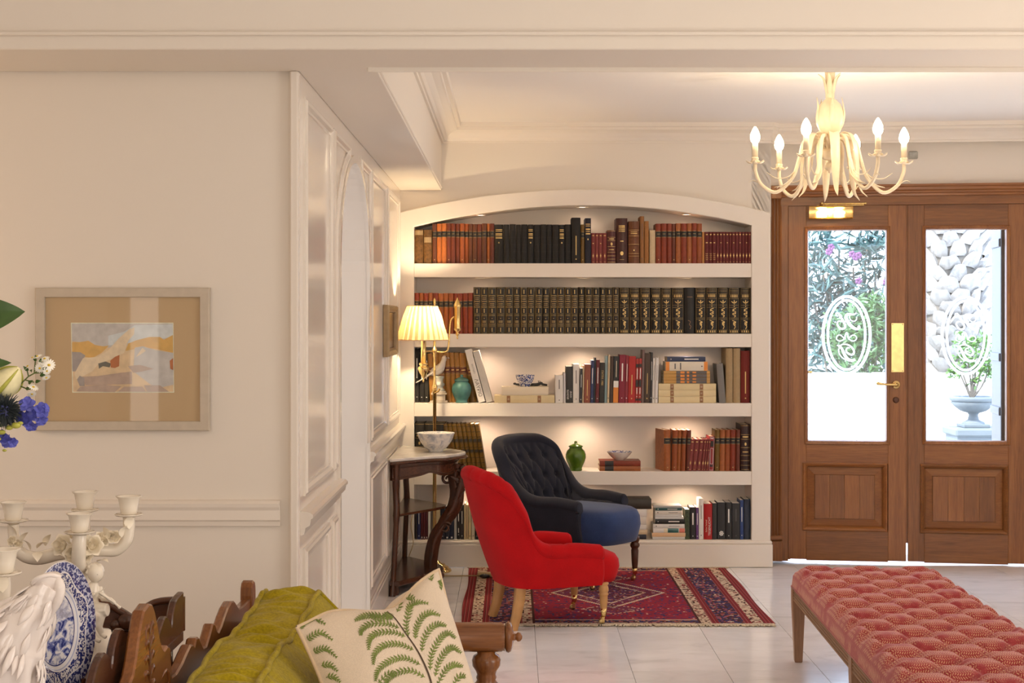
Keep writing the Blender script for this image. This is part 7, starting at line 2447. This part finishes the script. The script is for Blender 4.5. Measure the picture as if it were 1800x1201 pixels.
# ---------------------------------------------------------------- white porcelain ewer
kB = 2.45 / FPX
br = thing('ewer', 'white glazed porcelain ewer with leafy relief and flaring spout before the plate', 'ewer', ((30 - CX) * kB, 2.45, TT))
bx = lambda px: (px - 30) * kB
bz = lambda py: EYE + (CY - py) * kB - TT
def B3(px, py, y=0.0):
    return Vector((bx(px), y, bz(py)))
rnd = random.Random(21)
def swirl_tube(path, radii, tw, n_fl, amp, name, squash=.85, per=8):
    P = spline([B3(*p) for p in path], per)
    m_ = len(P)
    R_ = [interp(radii, i / (m_ - 1)) * kB for i in range(m_)]
    rows = []
    for i, p in enumerate(P):
        t_ = (P[min(i + 1, m_ - 1)] - P[max(i - 1, 0)]).normalized()
        s_ = Vector((0, 1, 0)); u_ = s_.cross(t_).normalized()
        row = []
        for q in range(56):
            a = 2 * pi * q / 56
            f = 1 + amp * sin(n_fl * a + tw * i / m_) + amp * .6 * sin((n_fl + 3) * a - 1.7 * tw * i / m_ + 1) + .03 * sin(2 * a + 23 * i / m_)
            row.append(tuple(p + (s_ * cos(a) * squash + u_ * sin(a)) * R_[i] * f))
        rows.append(row)
    g = G().grid(rows, cv=True)
    g.poly(rows[0]); g.poly(rows[-1], True)
    g.obj(name, 'white_porcelain', br)
    return P, R_
P1, R1 = swirl_tube([(8, 1372), (6, 1300), (10, 1215), (14, 1150), (34, 1105), (58, 1072), (76, 1046), (88, 1028)], [(0, 40), (.1, 34), (.3, 56), (.5, 58), (.65, 44), (.78, 31), (.9, 27), (1, 22)], 9, 5, .07, 'body')
swirl_tube([(74, 1026), (60, 1040), (42, 1056), (18, 1064), (-8, 1080), (-22, 1120), (-16, 1160)], [(0, 7), (.2, 9), (.5, 13), (.8, 16), (1, 12)], 7, 4, .10, 'handle')
# rolled lip of the spout
lip = spline([B3(62, 1022, -14 * kB), B3(74, 1013, -19 * kB), B3(92, 1009, -13 * kB), B3(104, 1014, 0), B3(94, 1011, 14 * kB), B3(76, 1014, 19 * kB), B3(62, 1022, 14 * kB), B3(58, 1027, 0)], 6, True)
G().tube(lip + [lip[0]], 4.2 * kB, 8, False).obj('lip', 'white_porcelain', br)
rows = []
for t_ in (0, .25, .5, .75, 1):
    rows.append([tuple(p.lerp(B3(88, 1040) + (p - B3(80, 1016)) * .55, t_) + Vector((.006 * sin(pi * t_), 0, 0))) for p in lip])
G().grid(rows, cv=True).obj('spout', 'white_porcelain', br)
g = G().tube(spline([B3(100, 1016, -2 * kB), B3(106, 1030, -4 * kB), B3(104, 1050, -4 * kB), B3(95, 1072, -3 * kB), B3(82, 1100, -3 * kB)], 6), [5 * kB, 7 * kB, 8 * kB, 9 * kB, 9 * kB, 9 * kB, 10 * kB, 10 * kB, 10 * kB, 10 * kB, 10 * kB, 10 * kB, 9 * kB, 9 * kB, 9 * kB, 8 * kB, 8 * kB, 7 * kB, 6 * kB, 5 * kB, 4 * kB, 4 * kB, 3 * kB, 2 * kB, 1 * kB], 12)
g.obj('spout_rib', 'white_porcelain', br)
g = G()
for k_ in range(95):
    i = rnd.uniform(.30, .86)
    idx = int(i * (len(P1) - 1)); p = P1[idx]
    a = rnd.uniform(0, 2 * pi)
    t_ = (P1[min(idx + 1, len(P1) - 1)] - P1[max(idx - 1, 0)]).normalized()
    s_ = Vector((0, 1, 0)); u_ = s_.cross(t_).normalized()
    out = (s_ * cos(a) * .85 + u_ * sin(a))
    leaf_blade(g, p + out * R1[idx] * .98 + t_ * 10 * kB, (-t_ + out * .12 + s_ * rnd.uniform(-.5, .5)), rnd.uniform(38, 62) * kB, rnd.uniform(13, 20) * kB, tuple(out), -.4)
o = g.obj('leaf_relief', 'white_porcelain', br); o['kind'] = 'stuff'
md = o.modifiers.new('solid', 'SOLIDIFY'); md.thickness = 3.0 * kB
md = o.modifiers.new('sub', 'SUBSURF'); md.levels = 1; md.render_levels = 1
G().lathe([(0, 0), (.050, 0), (.052, .008), (.043, .016), (.034, .03), (0, .032)], 26, (bx(8), 0, 0.0005)).obj('base', 'white_porcelain', br)

# ---------------------------------------------------------------- flowers, the vase stands beyond the picture edge
for nm_, c_, r_ in (('petal_white', (0.80, 0.78, 0.70), .6), ('petal_blue', (0.085, 0.095, 0.46), .5), ('petal_lily', (0.80, 0.74, 0.44), .45), ('daisy_eye', (0.62, 0.42, 0.02), .7), ('thistle_dark', (0.030, 0.040, 0.045), .6), ('thistle_blue', (0.06, 0.07, 0.22), .6),
                ('leaf_deep', (0.035, 0.085, 0.012), .35), ('stem_green', (0.10, 0.14, 0.03), .5), ('bud_lime', (0.40, 0.40, 0.06), .5)):
    plain(nm_, (*c_, 1), r_, var=.12, vscale=60)
YFL = 2.35
kF = YFL / FPX
def F3(px, py, y=0.0):
    return W(px, py, YFL + y)
vs = thing('vase', 'white ceramic vase beyond the picture edge holding the cut flowers', 'vase', (-.985, 2.22, TT))
G().lathe([(0, 0), (.045, 0), (.05, .01), (.065, .06), (.06, .12), (.04, .17), (.045, .19), (.041, .19), (.035, .17), (.052, .12), (0, .02)], 28).obj('body', 'white_porcelain', vs)
mouth = Vector((-.985, 2.22, TT + .18))
def stem_to(p, mid=None, r=.0022):
    m = (mouth + Vector(p)) / 2 + Vector((0, 0, .06)) if mid is None else Vector(mid)
    return G().tube(spline([mouth - Vector((0, 0, .12)), mouth, m, Vector(p)], 6), r, 6)
# lily
ll = thing('lily_stem', 'green leaved lily stem with one cream bud at the picture edge', 'flower', tuple(mouth))
stem_to(F3(-60, 620), None, .004).obj('stem', 'stem_green', ll, world=True)
stem_to(F3(-14, 705), F3(-90, 690), .003).obj('flower_stalk', 'stem_green', ll, world=True)
def big_leaf(a, b, w_, bend, mat, parent, nrm=(0, -1, .3), name='leaf'):
    a, b = Vector(a), Vector(b)
    d = b - a; n_ = Vector(nrm).normalized(); s_ = d.normalized().cross(n_).normalized(); n2 = s_.cross(d.normalized())
    rows = []
    for i in range(15):
        t_ = i / 14
        ww = w_ * (sin(pi * t_ ** .8) ** .85 if t_ < 1 else 0) + .0003
        p = a + d * t_ + n2 * bend * sin(pi * t_)
        rows.append([tuple(p + s_ * ww * e + n2 * ww * .25 * abs(e)) for e in (-1, -.66, -.33, 0, .33, .66, 1)])
    return G().grid(rows).obj(name, mat, parent, world=True)
big_leaf(F3(-80, 572), F3(44, 548), .030, .008, 'leaf_deep', ll)
big_leaf(F3(-60, 648, -.01), F3(20, 638, -.02), .012, .006, 'leaf_deep', ll)
big_leaf(F3(-40, 628, .02), F3(4, 634, .0), .010, .004, 'leaf_deep', ll)
a, b = F3(-14, 702), F3(33, 648, -.015)
d = b - a
rows = []
for i in range(13):
    t_ = i / 12
    rr_ = .021 * sin(pi * min(.97, t_ * .93 + .05)) ** .8
    q = d.normalized(); s_ = q.cross(Vector((0, 1, 0))).normalized(); u_ = s_.cross(q)
    rows.append([tuple(a + d * t_ + (s_ * cos(2 * pi * k_ / 24) + u_ * sin(2 * pi * k_ / 24)) * rr_ * (1 + .07 * sin(3 * 2 * pi * k_ / 24 + .6))) for k_ in range(24)])
G().grid(rows, cv=True).poly(rows[-1]).obj('bud', 'petal_lily', ll, world=True)
g = G()
for k_ in (1, 9, 17):
    g.tube([Vector(r_[k_]) + (Vector(r_[k_]) - (a + d * (i / 12))) * .04 for i, r_ in enumerate(rows)], [.0008 + .0026 * sin(pi * i / 12) for i in range(13)], 6)
g.obj('bud_rib', 'bud_lime', ll, world=True)
# white asters
asp = thing('aster_spray', 'spray of small white yellow-eyed asters against the painting frame', 'flower', tuple(mouth))
stem_to(F3(12, 694), F3(-90, 760), .002).obj('stem', 'stem_green', asp, world=True)
br_ = [[(12, 694), (34, 678), (50, 662), (72, 650)], [(34, 678), (48, 684), (62, 684)], [(50, 662), (47, 648)], [(60, 656), (62, 636)], [(60, 656), (78, 655)], [(28, 682), (36, 664)], [(44, 668), (60, 672)], [(72, 650), (82, 642)], [(66, 652), (74, 632)]]
g = G()
for pth in br_:
    g.tube([F3(x, y) for x, y in pth], .0011, 5)
g.obj('twig', 'stem_green', asp, world=True)
def daisy(c, r, face, parent):
    M = Vector(face).normalized().to_track_quat('Z', 'Y').to_matrix().to_4x4()
    g = G(); n_ = 15
    for k_ in range(n_):
        a_ = 2 * pi * k_ / n_
        rows = []
        for t_ in (0.2, .5, .8, 1.0):
            ww = r * .13 * (1 if t_ < .9 else .5)
            z_ = r * (.12 + .22 * t_ * (1 - t_))
            rows.append([tuple(Vector(c) + M @ Vector((t_ * r * cos(a_) - s_ * ww * sin(a_), t_ * r * sin(a_) + s_ * ww * cos(a_), z_))) for s_ in (-1, 1)])
        g.grid(rows)
    f = g.obj('aster_flower', 'petal_white', parent, world=True)
    q = Vector(c) + M @ Vector((0, 0, r * .18))
    G().ball(q, (r * .26, r * .26, r * .2), 10, 6).obj('flower_eye', 'daisy_eye', f, world=True)
for x, y, r, f in ((86, 642, 11, (.35, -1, .1)), (79, 632, 9, (-.2, -.5, .9)), (66, 628, 9, (-.3, -.4, 1)), (58, 630, 8, (-.5, -.3, .9)), (70, 647, 9, (.2, -.8, -.3)), (50, 645, 9, (-.6, -.3, .6)), (81, 663, 8, (.5, -.5, -.8)), (38, 654, 8, (-.5, -.3, .8)), (58, 682, 10, (.4, -.3, .7)), (56, 692, 8, (.3, -.6, -.6)), (82, 652, 8, (.6, -.7, -.3)), (74, 636, 8, (0, -.8, .6))):
    daisy(F3(x, y, -.006), r * kF, f, asp)
g = G()
for x, y, d in ((62, 636, (.2, -.2, 1)), (50, 652, (-.5, -.4, .6)), (56, 655, (.3, -.6, .4)), (70, 660, (1, -.2, 0)), (62, 672, (1, -.3, .2)), (50, 675, (.8, -.3, .5)), (76, 652, (.7, -.4, .5)), (45, 684, (1, -.2, .1)), (72, 640, (.2, -.4, .8))):
    leaf_blade(g, F3(x, y, -.004), d, 13 * kF, 6 * kF, (0, -1, .2))
g.obj('small_leaves', 'leaf_deep', asp, world=True)
# sea holly
th = thing('sea_holly', 'dark spiky sea holly head below the lily bud', 'flower', tuple(mouth))
stem_to(F3(6, 738), F3(-100, 790), .003).obj('stem', 'stem_green', th, world=True)
c_ = F3(8, 722, -.03)
g = G()
rnd = random.Random(9)
for k_ in range(380):
    v_ = Vector((rnd.gauss(0, 1), rnd.gauss(0, 1), rnd.gauss(0, 1))).normalized()
    l_ = rnd.uniform(24, 36) * kF
    g.tube([c_ + v_ * 8 * kF, c_ + v_ * l_ * .6 + Vector((0, 0, .001)), c_ + v_ * l_], [.0016, .0011, .0003], 4, False)
o = g.obj('spikes', 'thistle_dark', th, world=True); o['kind'] = 'stuff'
G().ball(c_, 14 * kF, 14, 10).obj('head', 'thistle_blue', th, world=True)
# delphinium
dp = thing('delphinium', 'violet-blue delphinium blossoms with lime buds at the left picture edge', 'flower', tuple(mouth))
stem_to(F3(24, 738), F3(-80, 810), .003).obj('stem', 'stem_green', dp, world=True)
def blossom(c, r, face):
    M = Vector(face).normalized().to_track_quat('Z', 'Y').to_matrix().to_4x4()
    g = G()
    for k_ in range(5):
        a_ = 2 * pi * k_ / 5 + .3
        rows = []
        for i in range(6):
            t_ = i / 5
            ww = r * .50 * sin(pi * min(1, .15 + t_ * .8)) ** .8
            z_ = r * (.55 * t_ - .55 * t_ * t_ * .9)
            rows.append([tuple(Vector(c) + M @ Vector((t_ * r * cos(a_) - e * ww * sin(a_), t_ * r * sin(a_) + e * ww * cos(a_), z_ + abs(e) * r * .18 + .05 * r * sin(6 * e + k_)))) for e in (-1, -.5, 0, .5, 1)])
        g.grid(rows)
    f = g.obj('blossom', 'petal_blue', dp, world=True)
    G().tube([Vector(c), Vector(c) - Vector(face).normalized() * r * .9 + Vector((0, 0, .3 * r))], [r * .2, r * .06], 6).obj('spur', 'petal_blue', f, world=True)
for x, y, r, f in ((48, 712, 15, (.1, -.9, .4)), (58, 728, 14, (-.2, -1, .1)), (72, 722, 15, (.6, -.7, .3)), (48, 738, 14, (-.3, -.9, -.3)), (72, 738, 12, (.5, -.7, -.5)), (55, 748, 12, (.2, -.8, -.6)), (38, 732, 14, (-.6, -.7, .2)), (80, 718, 9, (.9, -.3, .3)), (14, 775, 14, (.1, -.8, -.4)), (22, 778, 10, (.6, -.6, -.3)), (4, 768, 13, (-.4, -.8, .2))):
    blossom(F3(x, y, -.02), r * kF, f)
g = G()
for x, y, rx, d in ((28, 748, 9, 1), (16, 752, 7, 1), (36, 744, 5, 1), (3, 760, 7, 1), (8, 792, 4, 1), (-4, 772, 6, 1)):
    g.ball(F3(x, y, -.03), (rx * kF, .7 * rx * kF, .62 * rx * kF), 12, 8)
g.obj('buds', 'bud_lime', dp, world=True)

# ---------------------------------------------------------------- chandelier
YC = 7.0
kH = YC / FPX
chl = thing('chandelier', 'cream metal pineapple chandelier with six lit candle bulbs and curling leaves', 'chandelier', ((1459 - CX) * kH, YC, ZC))
hz_ = lambda py: EYE + (CY - py) * kH - ZC
def LP(pts):
    return [(max(0, r * kH), hz_(y)) for r, y in pts]
G().lathe([(0, 0), (.06, 0), (.06, -.008), (.045, -.02), (.012, -.026), (.008, -.03), (.008, hz_(128)), (0, hz_(128))], 24).obj('ceiling_rose', 'cream_metal', chl)
G().lathe(LP([(0, 126), (9, 127), (8.5, 134), (7, 145), (7.5, 160), (8, 172), (6, 174), (0, 174)]), 20).obj('neck', 'cream_metal', chl)
G().lathe(LP([(6, 173), (10, 176), (18, 184), (23, 196), (24.5, 207), (23, 219), (17.5, 231), (10, 240), (8, 246), (7.5, 262), (0, 262)]), 36, flute=lambda a, z: 1 + .03 * abs(sin(5 * a))).obj('pineapple_body', 'cream_metal', chl)
G().lathe(LP([(0, 262), (15, 263), (17, 266), (16, 270), (14.5, 276), (12, 280), (4, 282), (3.5, 284), (8, 288), (9, 292), (7.5, 298), (3, 301), (2.5, 304), (0, 305)]), 24).obj('hub', 'cream_metal', chl)
def strap(path, ang, w, mat='cream_metal', name='leaf', taper=True, parent=None, n=6, w0=.5):
    """curved leaf ribbon in the vertical plane at angle ang; path (r px, y px)"""
    P = spline([(r * kH, 0, hz_(y)) for r, y in path], n)
    rows = [[], [], []]
    m_ = len(P)
    for i, p in enumerate(P):
        t_ = i / (m_ - 1)
        ww = w * kH * (lerp(w0, 1, min(1, t_ * 3)) * (1 - t_ ** 2.5) + .04 if taper else 1)
        d = (P[min(i + 1, m_ - 1)] - P[max(i - 1, 0)]).normalized()
        nrm = Vector((-d.z, 0, d.x))
        for row, e in zip(rows, (-1, 0, 1)):
            q = p + Vector((0, e * ww, 0)) + nrm * (abs(e) * ww * .35)
            row.append((q.x * cos(ang) - q.y * sin(ang), q.x * sin(ang) + q.y * cos(ang), q.z))
    o = G().grid(rows).obj(name, mat, parent or chl)
    md = o.modifiers.new('solid', 'SOLIDIFY'); md.thickness = .0022
    return o
for k_ in range(6):
    a = radians(k_ * 60 + 12)
    strap([(7, 172), (10, 155), (14, 140), (20 + 3 * (k_ % 2), 131)], a, 5.2, name='crown_leaf')
for k_ in range(5):
    a = radians(k_ * 72 - 20)
    strap([(9, 240), (22, 224), (26.5, 205), (24.5, 188), (21 + 5 * (k_ % 2), 172)], a, 6.0, name='body_leaf')
arms = [-119, -65, 3, 58, 122, 181]
for k_, deg in enumerate(arms):
    a = radians(deg)
    an = link('arm', None, chl, (0, 0, 0))
    P = spline([(8, 262), (16, 246), (32, 241), (46, 250), (54, 278), (66, 312), (94, 338), (120, 326), (131, 304), (132, 289)], 6)if False else spline([(r * kH, 0, hz_(y)) for r, y in ((8, 262), (16, 246), (32, 241), (46, 250), (54, 278), (66, 312), (94, 338), (120, 326), (131, 304), (132, 289))], 6)
    rot = lambda p: Vector((p.x * cos(a) - p.y * sin(a), p.x * sin(a) + p.y * cos(a), p.z))
    G().tube([rot(p) for p in P], [3.8 * kH] * 6 + [3.3 * kH] * (len(P) - 6), 10).obj('tube', 'cream_metal', an)
    c = rot(Vector((132 * kH, 0, 0)))
    G().lathe(LP([(0, 289), (4, 288.5), (7, 286), (9, 284), (5.5, 282), (6.5, 279), (6, 277), (0, 277)]), 16, (c.x, c.y, 0)).obj('socket', 'cream_metal', an)
    G().lathe(LP([(0, 278), (5, 278), (5, 252), (0, 252)]), 16, (c.x, c.y, 0)).obj('candle_sleeve', 'cream_metal', an)
    G().lathe(LP([(0, 253), (4, 252.5), (7.5, 248), (8.8, 242.5), (8, 236), (5, 229), (2, 224), (0, 222.5)]), 18, (c.x, c.y, 0)).obj('bulb', 'bulb_glow', an)
    g = G()
    for q in range(6):
        b = 2 * pi * q / 6 + .3
        rows = []
        for i in range(6):
            t_ = i / 5
            rr_ = lerp(4, 18, t_) * kH
            ww = 4.2 * kH * sin(pi * (.15 + .83 * t_)) + .0003
            zz_ = hz_(286.5) - (2.0 * sin(pi * t_) - 3.0 * t_ * t_) * kH
            rows.append([(c.x + rr_ * cos(b) - e * ww * sin(b), c.y + rr_ * sin(b) + e * ww * cos(b), zz_ + abs(e) * .6 * kH) for e in (-1, 0, 1)])
        g.grid(rows)
    o = g.obj('bobeche_leaves', 'cream_metal', an)
    md = o.modifiers.new('solid', 'SOLIDIFY'); md.thickness = .0015
    # tendrils and the long leaf hanging along the arm
    strap([(62, 302), (76, 313), (96, 314), (112, 304)], a + .02, 2.2, name='tendril', parent=an)
    strap([(122, 325), (134, 318), (143, 321)], a - .03, 1.8, name='tendril', parent=an)
    strap([(12, 258), (26, 238), (40, 246), (48, 285), (50, 315), (57, 338), (70, 350)], a + radians(28), 9.0, name='hanging_leaf', parent=an)
    strap([(10, 256), (18, 248), (27, 262), (30, 290), (34, 302)], a - radians(20), 7.5, name='hanging_leaf', parent=an)
    strap([(56, 285), (62, 310), (80, 326), (98, 330)], a, 6.5, name='arm_leaf', parent=an)
    lpos = Vector(chl.location) + Vector((c.x, c.y, hz_(238)))
    light('chandelier_bulb', 'POINT', tuple(lpos), 1.6, (1.0, 0.78, 0.50), 0.02)

# small grey alarm box on the door wall
ab = thing('alarm_box', 'small grey plastic box on the wall above the doors', 'box', dl3(dl(1606), 0.04, dz(1606, 272)), DANG)
G().box((0, -.008, 0), (.055, .02, .045), .004).obj('case', 'plinth_grey', ab)

# ---------------------------------------------------------------- the garden beyond the doors
plain('sunlit_stone', (0.72, 0.70, 0.66, 1), 0.85, bump=(18, .5, .02), var=.12, vscale=7)
plain('garden_paving', (0.70, 0.68, 0.63, 1), 0.9, bump=(10, .4, .02), var=.08, vscale=3)
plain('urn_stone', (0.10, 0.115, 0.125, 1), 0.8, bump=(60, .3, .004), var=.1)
plain('oleander_leaf', (0.026, 0.070, 0.066, 1), 0.5, var=.35, vscale=5)
plain('shrub_leaf', (0.035, 0.09, 0.02, 1), 0.5, var=.35, vscale=6)
plain('urn_leaf', (0.06, 0.135, 0.02, 1), 0.5, var=.35, vscale=14)
plain('bark', (0.10, 0.085, 0.07, 1), 0.9, var=.2)
plain('palm_bark', (0.23, 0.21, 0.19, 1), 0.9, var=.25, vscale=16, bump=(40, .5, .01))
plain('blossom_pink', (0.09, 0.022, 0.085, 1), 0.6)
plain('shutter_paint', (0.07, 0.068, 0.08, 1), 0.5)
struct(G().box((4.0, 24.6, -.07), (24, 30, .08)).obj('ground', 'garden_paving', loc=(0, 0, 0)), 'pale sunlit paving outside')
rnd = random.Random(17)
# low wall of whitewashed boulders
gw = thing('garden_wall', 'low sunlit wall of pale rough stones outside the doors', 'wall', (3.4, 12.75, 0))
gw['kind'] = 'structure'
G().box((3.4, 12.745, .505), (4.4, .30, 1.03)).obj('wall_core', 'sunlit_stone', gw, world=True)
z_ = -.03
while z_ < .98:
    h_ = rnd.uniform(.17, .26)
    if z_ + h_ > .96:
        h_ = 1.045 - z_
    x_ = 1.3 - rnd.uniform(0, .3)
    while x_ < 5.5:
        w_ = rnd.uniform(.28, .55)
        g = G().box((0, 0, 0), (w_ - .008, .34, h_ - .007), .022)
        g.v = [(a + rnd.uniform(-.008, .008), b + rnd.uniform(-.02, .02), c + rnd.uniform(-.006, .006)) for a, b, c in g.v]
        g.obj('stone', 'sunlit_stone', gw, loc=(x_ + w_ / 2 - 3.4, -.02 + rnd.uniform(-.02, .02), z_ + h_ / 2))
        x_ += w_
    z_ += h_
# palm trunk with cut leaf bases
pt = thing('palm_tree', 'thick palm trunk covered in pale cut leaf bases outside', 'tree', (3.87, 13.55, 0))
G().lathe([(.34, 0), (.30, .4), (.275, 1.0), (.27, 2.0), (.27, 3.4), (0, 3.4)], 24).obj('trunk', 'bark', pt)
lb = None
for r_ in range(24):
    zz_ = .75 + r_ * .100
    for k_ in range(10):
        a = 2 * pi * (k_ + .5 * (r_ % 2)) / 10 + rnd.uniform(-.06, .06)
        if sin(a) > .45:
            continue
        if lb is None:
            rows = []
            for i in range(5):
                t_ = i / 4
                ww = .10 * (1 - .45 * t_ * t_)
                rows.append([(e * ww, -.02 - .10 * t_ + .035 * abs(e) ** 2, -.03 + .15 * t_) for e in (-1, -.5, 0, .5, 1)])
            bk = [[(x, y + .05, z - .01) for x, y, z in r__] for r__ in rows]
            g = G().grid(rows, smooth=False).grid(bk, smooth=False).grid([rows[-1], bk[-1]], smooth=False).grid([[r__[0] for r__ in rows], [r__[0] for r__ in bk]], smooth=False).grid([[r__[-1] for r__ in rows], [r__[-1] for r__ in bk]], smooth=False)
            o = g.obj('leaf_base', 'palm_bark', pt); lb = o.data
        else:
            o = link('leaf_base', lb, pt)
        o.location = (.262 * cos(a), .262 * sin(a), zz_ + rnd.uniform(-.012, .012))
        o.rotation_euler = (rnd.uniform(-.30, .22), rnd.uniform(-.32, .32), a + pi / 2 + rnd.uniform(-.15, .15))
        o.scale = (rnd.uniform(.75, 1.1), rnd.uniform(.8, 1.25), rnd.uniform(.7, 1.1))
def leaf_cloud(g, centre, rad, n_, l0, l1, wr, droop=.3, dense=None):
    for _ in range(n_):
        v_ = Vector((rnd.gauss(0, 1), rnd.gauss(0, 1), rnd.gauss(0, 1))).normalized() * rnd.random() ** .45
        c_ = Vector(centre) + Vector((v_.x * rad[0], v_.y * rad[1], v_.z * rad[2]))
        d = Vector((rnd.gauss(0, 1), rnd.gauss(0, 1), rnd.gauss(.35, .8))).normalized()
        l_ = rnd.uniform(l0, l1); w_ = l_ * wr
        s_ = d.cross(Vector((rnd.gauss(0, 1), rnd.gauss(0, 1), rnd.gauss(0, 1)))).normalized()
        u_ = s_.cross(d)
        a_, m_, b_ = c_, c_ + d * l_ * .5 + u_ * l_ * .06, c_ + d * l_ - u_ * l_ * droop * .2
        g.add([a_, m_ - s_ * w_ / 2, b_, m_ + s_ * w_ / 2], [(0, 1, 2, 3)], False)
    return g
def bush(name, label, base, stems, clouds, mat, cat='shrub', l=(.09, .15), wr=.16):
    b = thing(name, label, cat, base)
    for p0, p1 in stems:
        mid = (Vector(p0) + Vector(p1)) / 2 + Vector((rnd.uniform(-.05, .05), 0, .05))
        G().tube(spline([p0, mid, p1], 4), [.018] * 3 + [.010] * 6, 6).obj('branch', 'bark', b, world=True)
    g = G()
    for c_, r_, n_ in clouds:
        leaf_cloud(g, c_, r_, n_, l[0], l[1], wr)
    o = g.obj('foliage', mat, b, world=True); o['kind'] = 'stuff'
    return b
xp = lambda px, Y: (px - CX) * Y / FPX
zp = lambda py, Y: EYE + (CY - py) * Y / FPX
Yo = 14.4
ol = bush('oleander', 'tall oleander with pink blossoms beyond the low wall, left pane', (xp(1490, Yo), Yo, 0),
          [((xp(1490, Yo), Yo, 0), (xp(a, Yo), Yo, zp(b, Yo))) for a, b in ((1440, 440), (1455, 480), (1475, 430), (1500, 470), (1525, 430), (1540, 480), (1430, 520))],
          [((xp(a, Yo), Yo + dy, zp(b, Yo)), (r1, .35, r2), n_) for a, b, r1, r2, n_, dy in
           ((1432, 470, .22, .40, 150, 0), (1460, 425, .20, .22, 70, .1), (1490, 500, .28, .25, 110, .1), (1535, 440, .20, .20, 170, 0), (1460, 540, .30, .28, 170, .1), (1530, 520, .22, .25, 100, 0), (1440, 600, .30, .35, 260, .1), (1500, 600, .35, .35, 260, .15), (1550, 600, .25, .35, 180, .2))],
          'oleander_leaf', l=(.13, .22), wr=.20)
for a, b in ((1447, 438), (1443, 446), (1483, 450), (1489, 455), (1494, 452), (1494, 496), (1541, 498)):
    c_ = Vector((xp(a, Yo), Yo - .36, zp(b, Yo)))
    g = G()
    for k_ in range(5):
        aa = 2 * pi * k_ / 5
        g.ball(c_ + Vector((.018 * cos(aa), 0, .018 * sin(aa))), (.017, .010, .017), 8, 5)
    g.obj('blossom', 'blossom_pink', ol, world=True)
Yg = 13.5
bush('leafy_shrub', 'bright green shrub growing just behind the low wall, left pane', (xp(1520, Yg), Yg, 0), [((xp(1520, Yg), Yg, 0), (xp(a, Yg), Yg, zp(b, Yg))) for a, b in ((1490, 580), (1520, 560), (1545, 540))],
     [((xp(a, Yg), Yg, zp(b, Yg)), (.20, .22, .22), n_) for a, b, n_ in ((1480, 590, 240), (1530, 560, 240), (1550, 560, 200), (1500, 630, 260), (1545, 620, 220))], 'shrub_leaf', l=(.06, .11), wr=.4)
# urn on a block with a small shrub in it
Yu = 11.6
ub = thing('stone_block', 'grey stone block carrying the garden urn', 'block', (xp(1712, Yu), Yu, 0))
zt_ = zp(751, Yu)
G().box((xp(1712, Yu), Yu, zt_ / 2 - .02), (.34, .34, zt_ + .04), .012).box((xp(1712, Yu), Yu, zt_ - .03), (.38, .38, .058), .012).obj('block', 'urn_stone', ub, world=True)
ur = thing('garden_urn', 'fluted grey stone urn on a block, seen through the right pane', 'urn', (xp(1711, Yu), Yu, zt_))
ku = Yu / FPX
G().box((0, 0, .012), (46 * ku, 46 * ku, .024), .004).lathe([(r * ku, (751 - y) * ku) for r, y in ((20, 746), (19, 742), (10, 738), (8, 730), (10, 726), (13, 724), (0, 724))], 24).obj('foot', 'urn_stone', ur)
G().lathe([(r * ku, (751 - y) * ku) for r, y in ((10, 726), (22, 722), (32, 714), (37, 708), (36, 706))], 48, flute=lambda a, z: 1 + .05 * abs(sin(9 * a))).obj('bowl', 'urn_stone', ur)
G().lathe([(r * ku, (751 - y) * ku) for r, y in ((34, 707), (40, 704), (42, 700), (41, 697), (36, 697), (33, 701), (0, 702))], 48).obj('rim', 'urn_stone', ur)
zb_ = zp(701, Yu)
up_ = thing('urn_plant', 'small branching green shrub growing in the stone urn', 'plant', (xp(1711, Yu), Yu, zb_))
for p1 in ((1690, 650), (1700, 625), (1715, 640), (1728, 630), (1740, 645), (1708, 600), (1680, 640)):
    G().tube(spline([(xp(1708, Yu), Yu, zb_), (xp((1708 + p1[0]) / 2 + 2, Yu), Yu, zp((701 + p1[1]) / 2 + 6, Yu)), (xp(p1[0], Yu), Yu, zp(p1[1], Yu))], 4), [.010] * 3 + [.006] * 6, 6).obj('branch', 'bark', up_, world=True)
g = G()
for a, b, r1, n_ in ((1690, 640, .07, 60), (1680, 655, .06, 50), (1704, 615, .08, 60), (1718, 640, .08, 70), (1735, 650, .08, 60), (1740, 625, .08, 50), (1722, 600, .09, 50), (1690, 600, .08, 36), (1745, 600, .07, 36), (1716, 670, .05, 30)):
    leaf_cloud(g, (xp(a, Yu), Yu, zp(b, Yu)), (r1, r1, r1), n_, .03, .055, .6)
o = g.obj('foliage', 'urn_leaf', up_, world=True); o['kind'] = 'stuff'
# opened outside shutter seen edge-on through the right pane
sh_ = thing('shutter', 'pale outside shutter folded back beside the right door leaf', 'shutter', dl3(dl(1768), -.02, 0), DANG)
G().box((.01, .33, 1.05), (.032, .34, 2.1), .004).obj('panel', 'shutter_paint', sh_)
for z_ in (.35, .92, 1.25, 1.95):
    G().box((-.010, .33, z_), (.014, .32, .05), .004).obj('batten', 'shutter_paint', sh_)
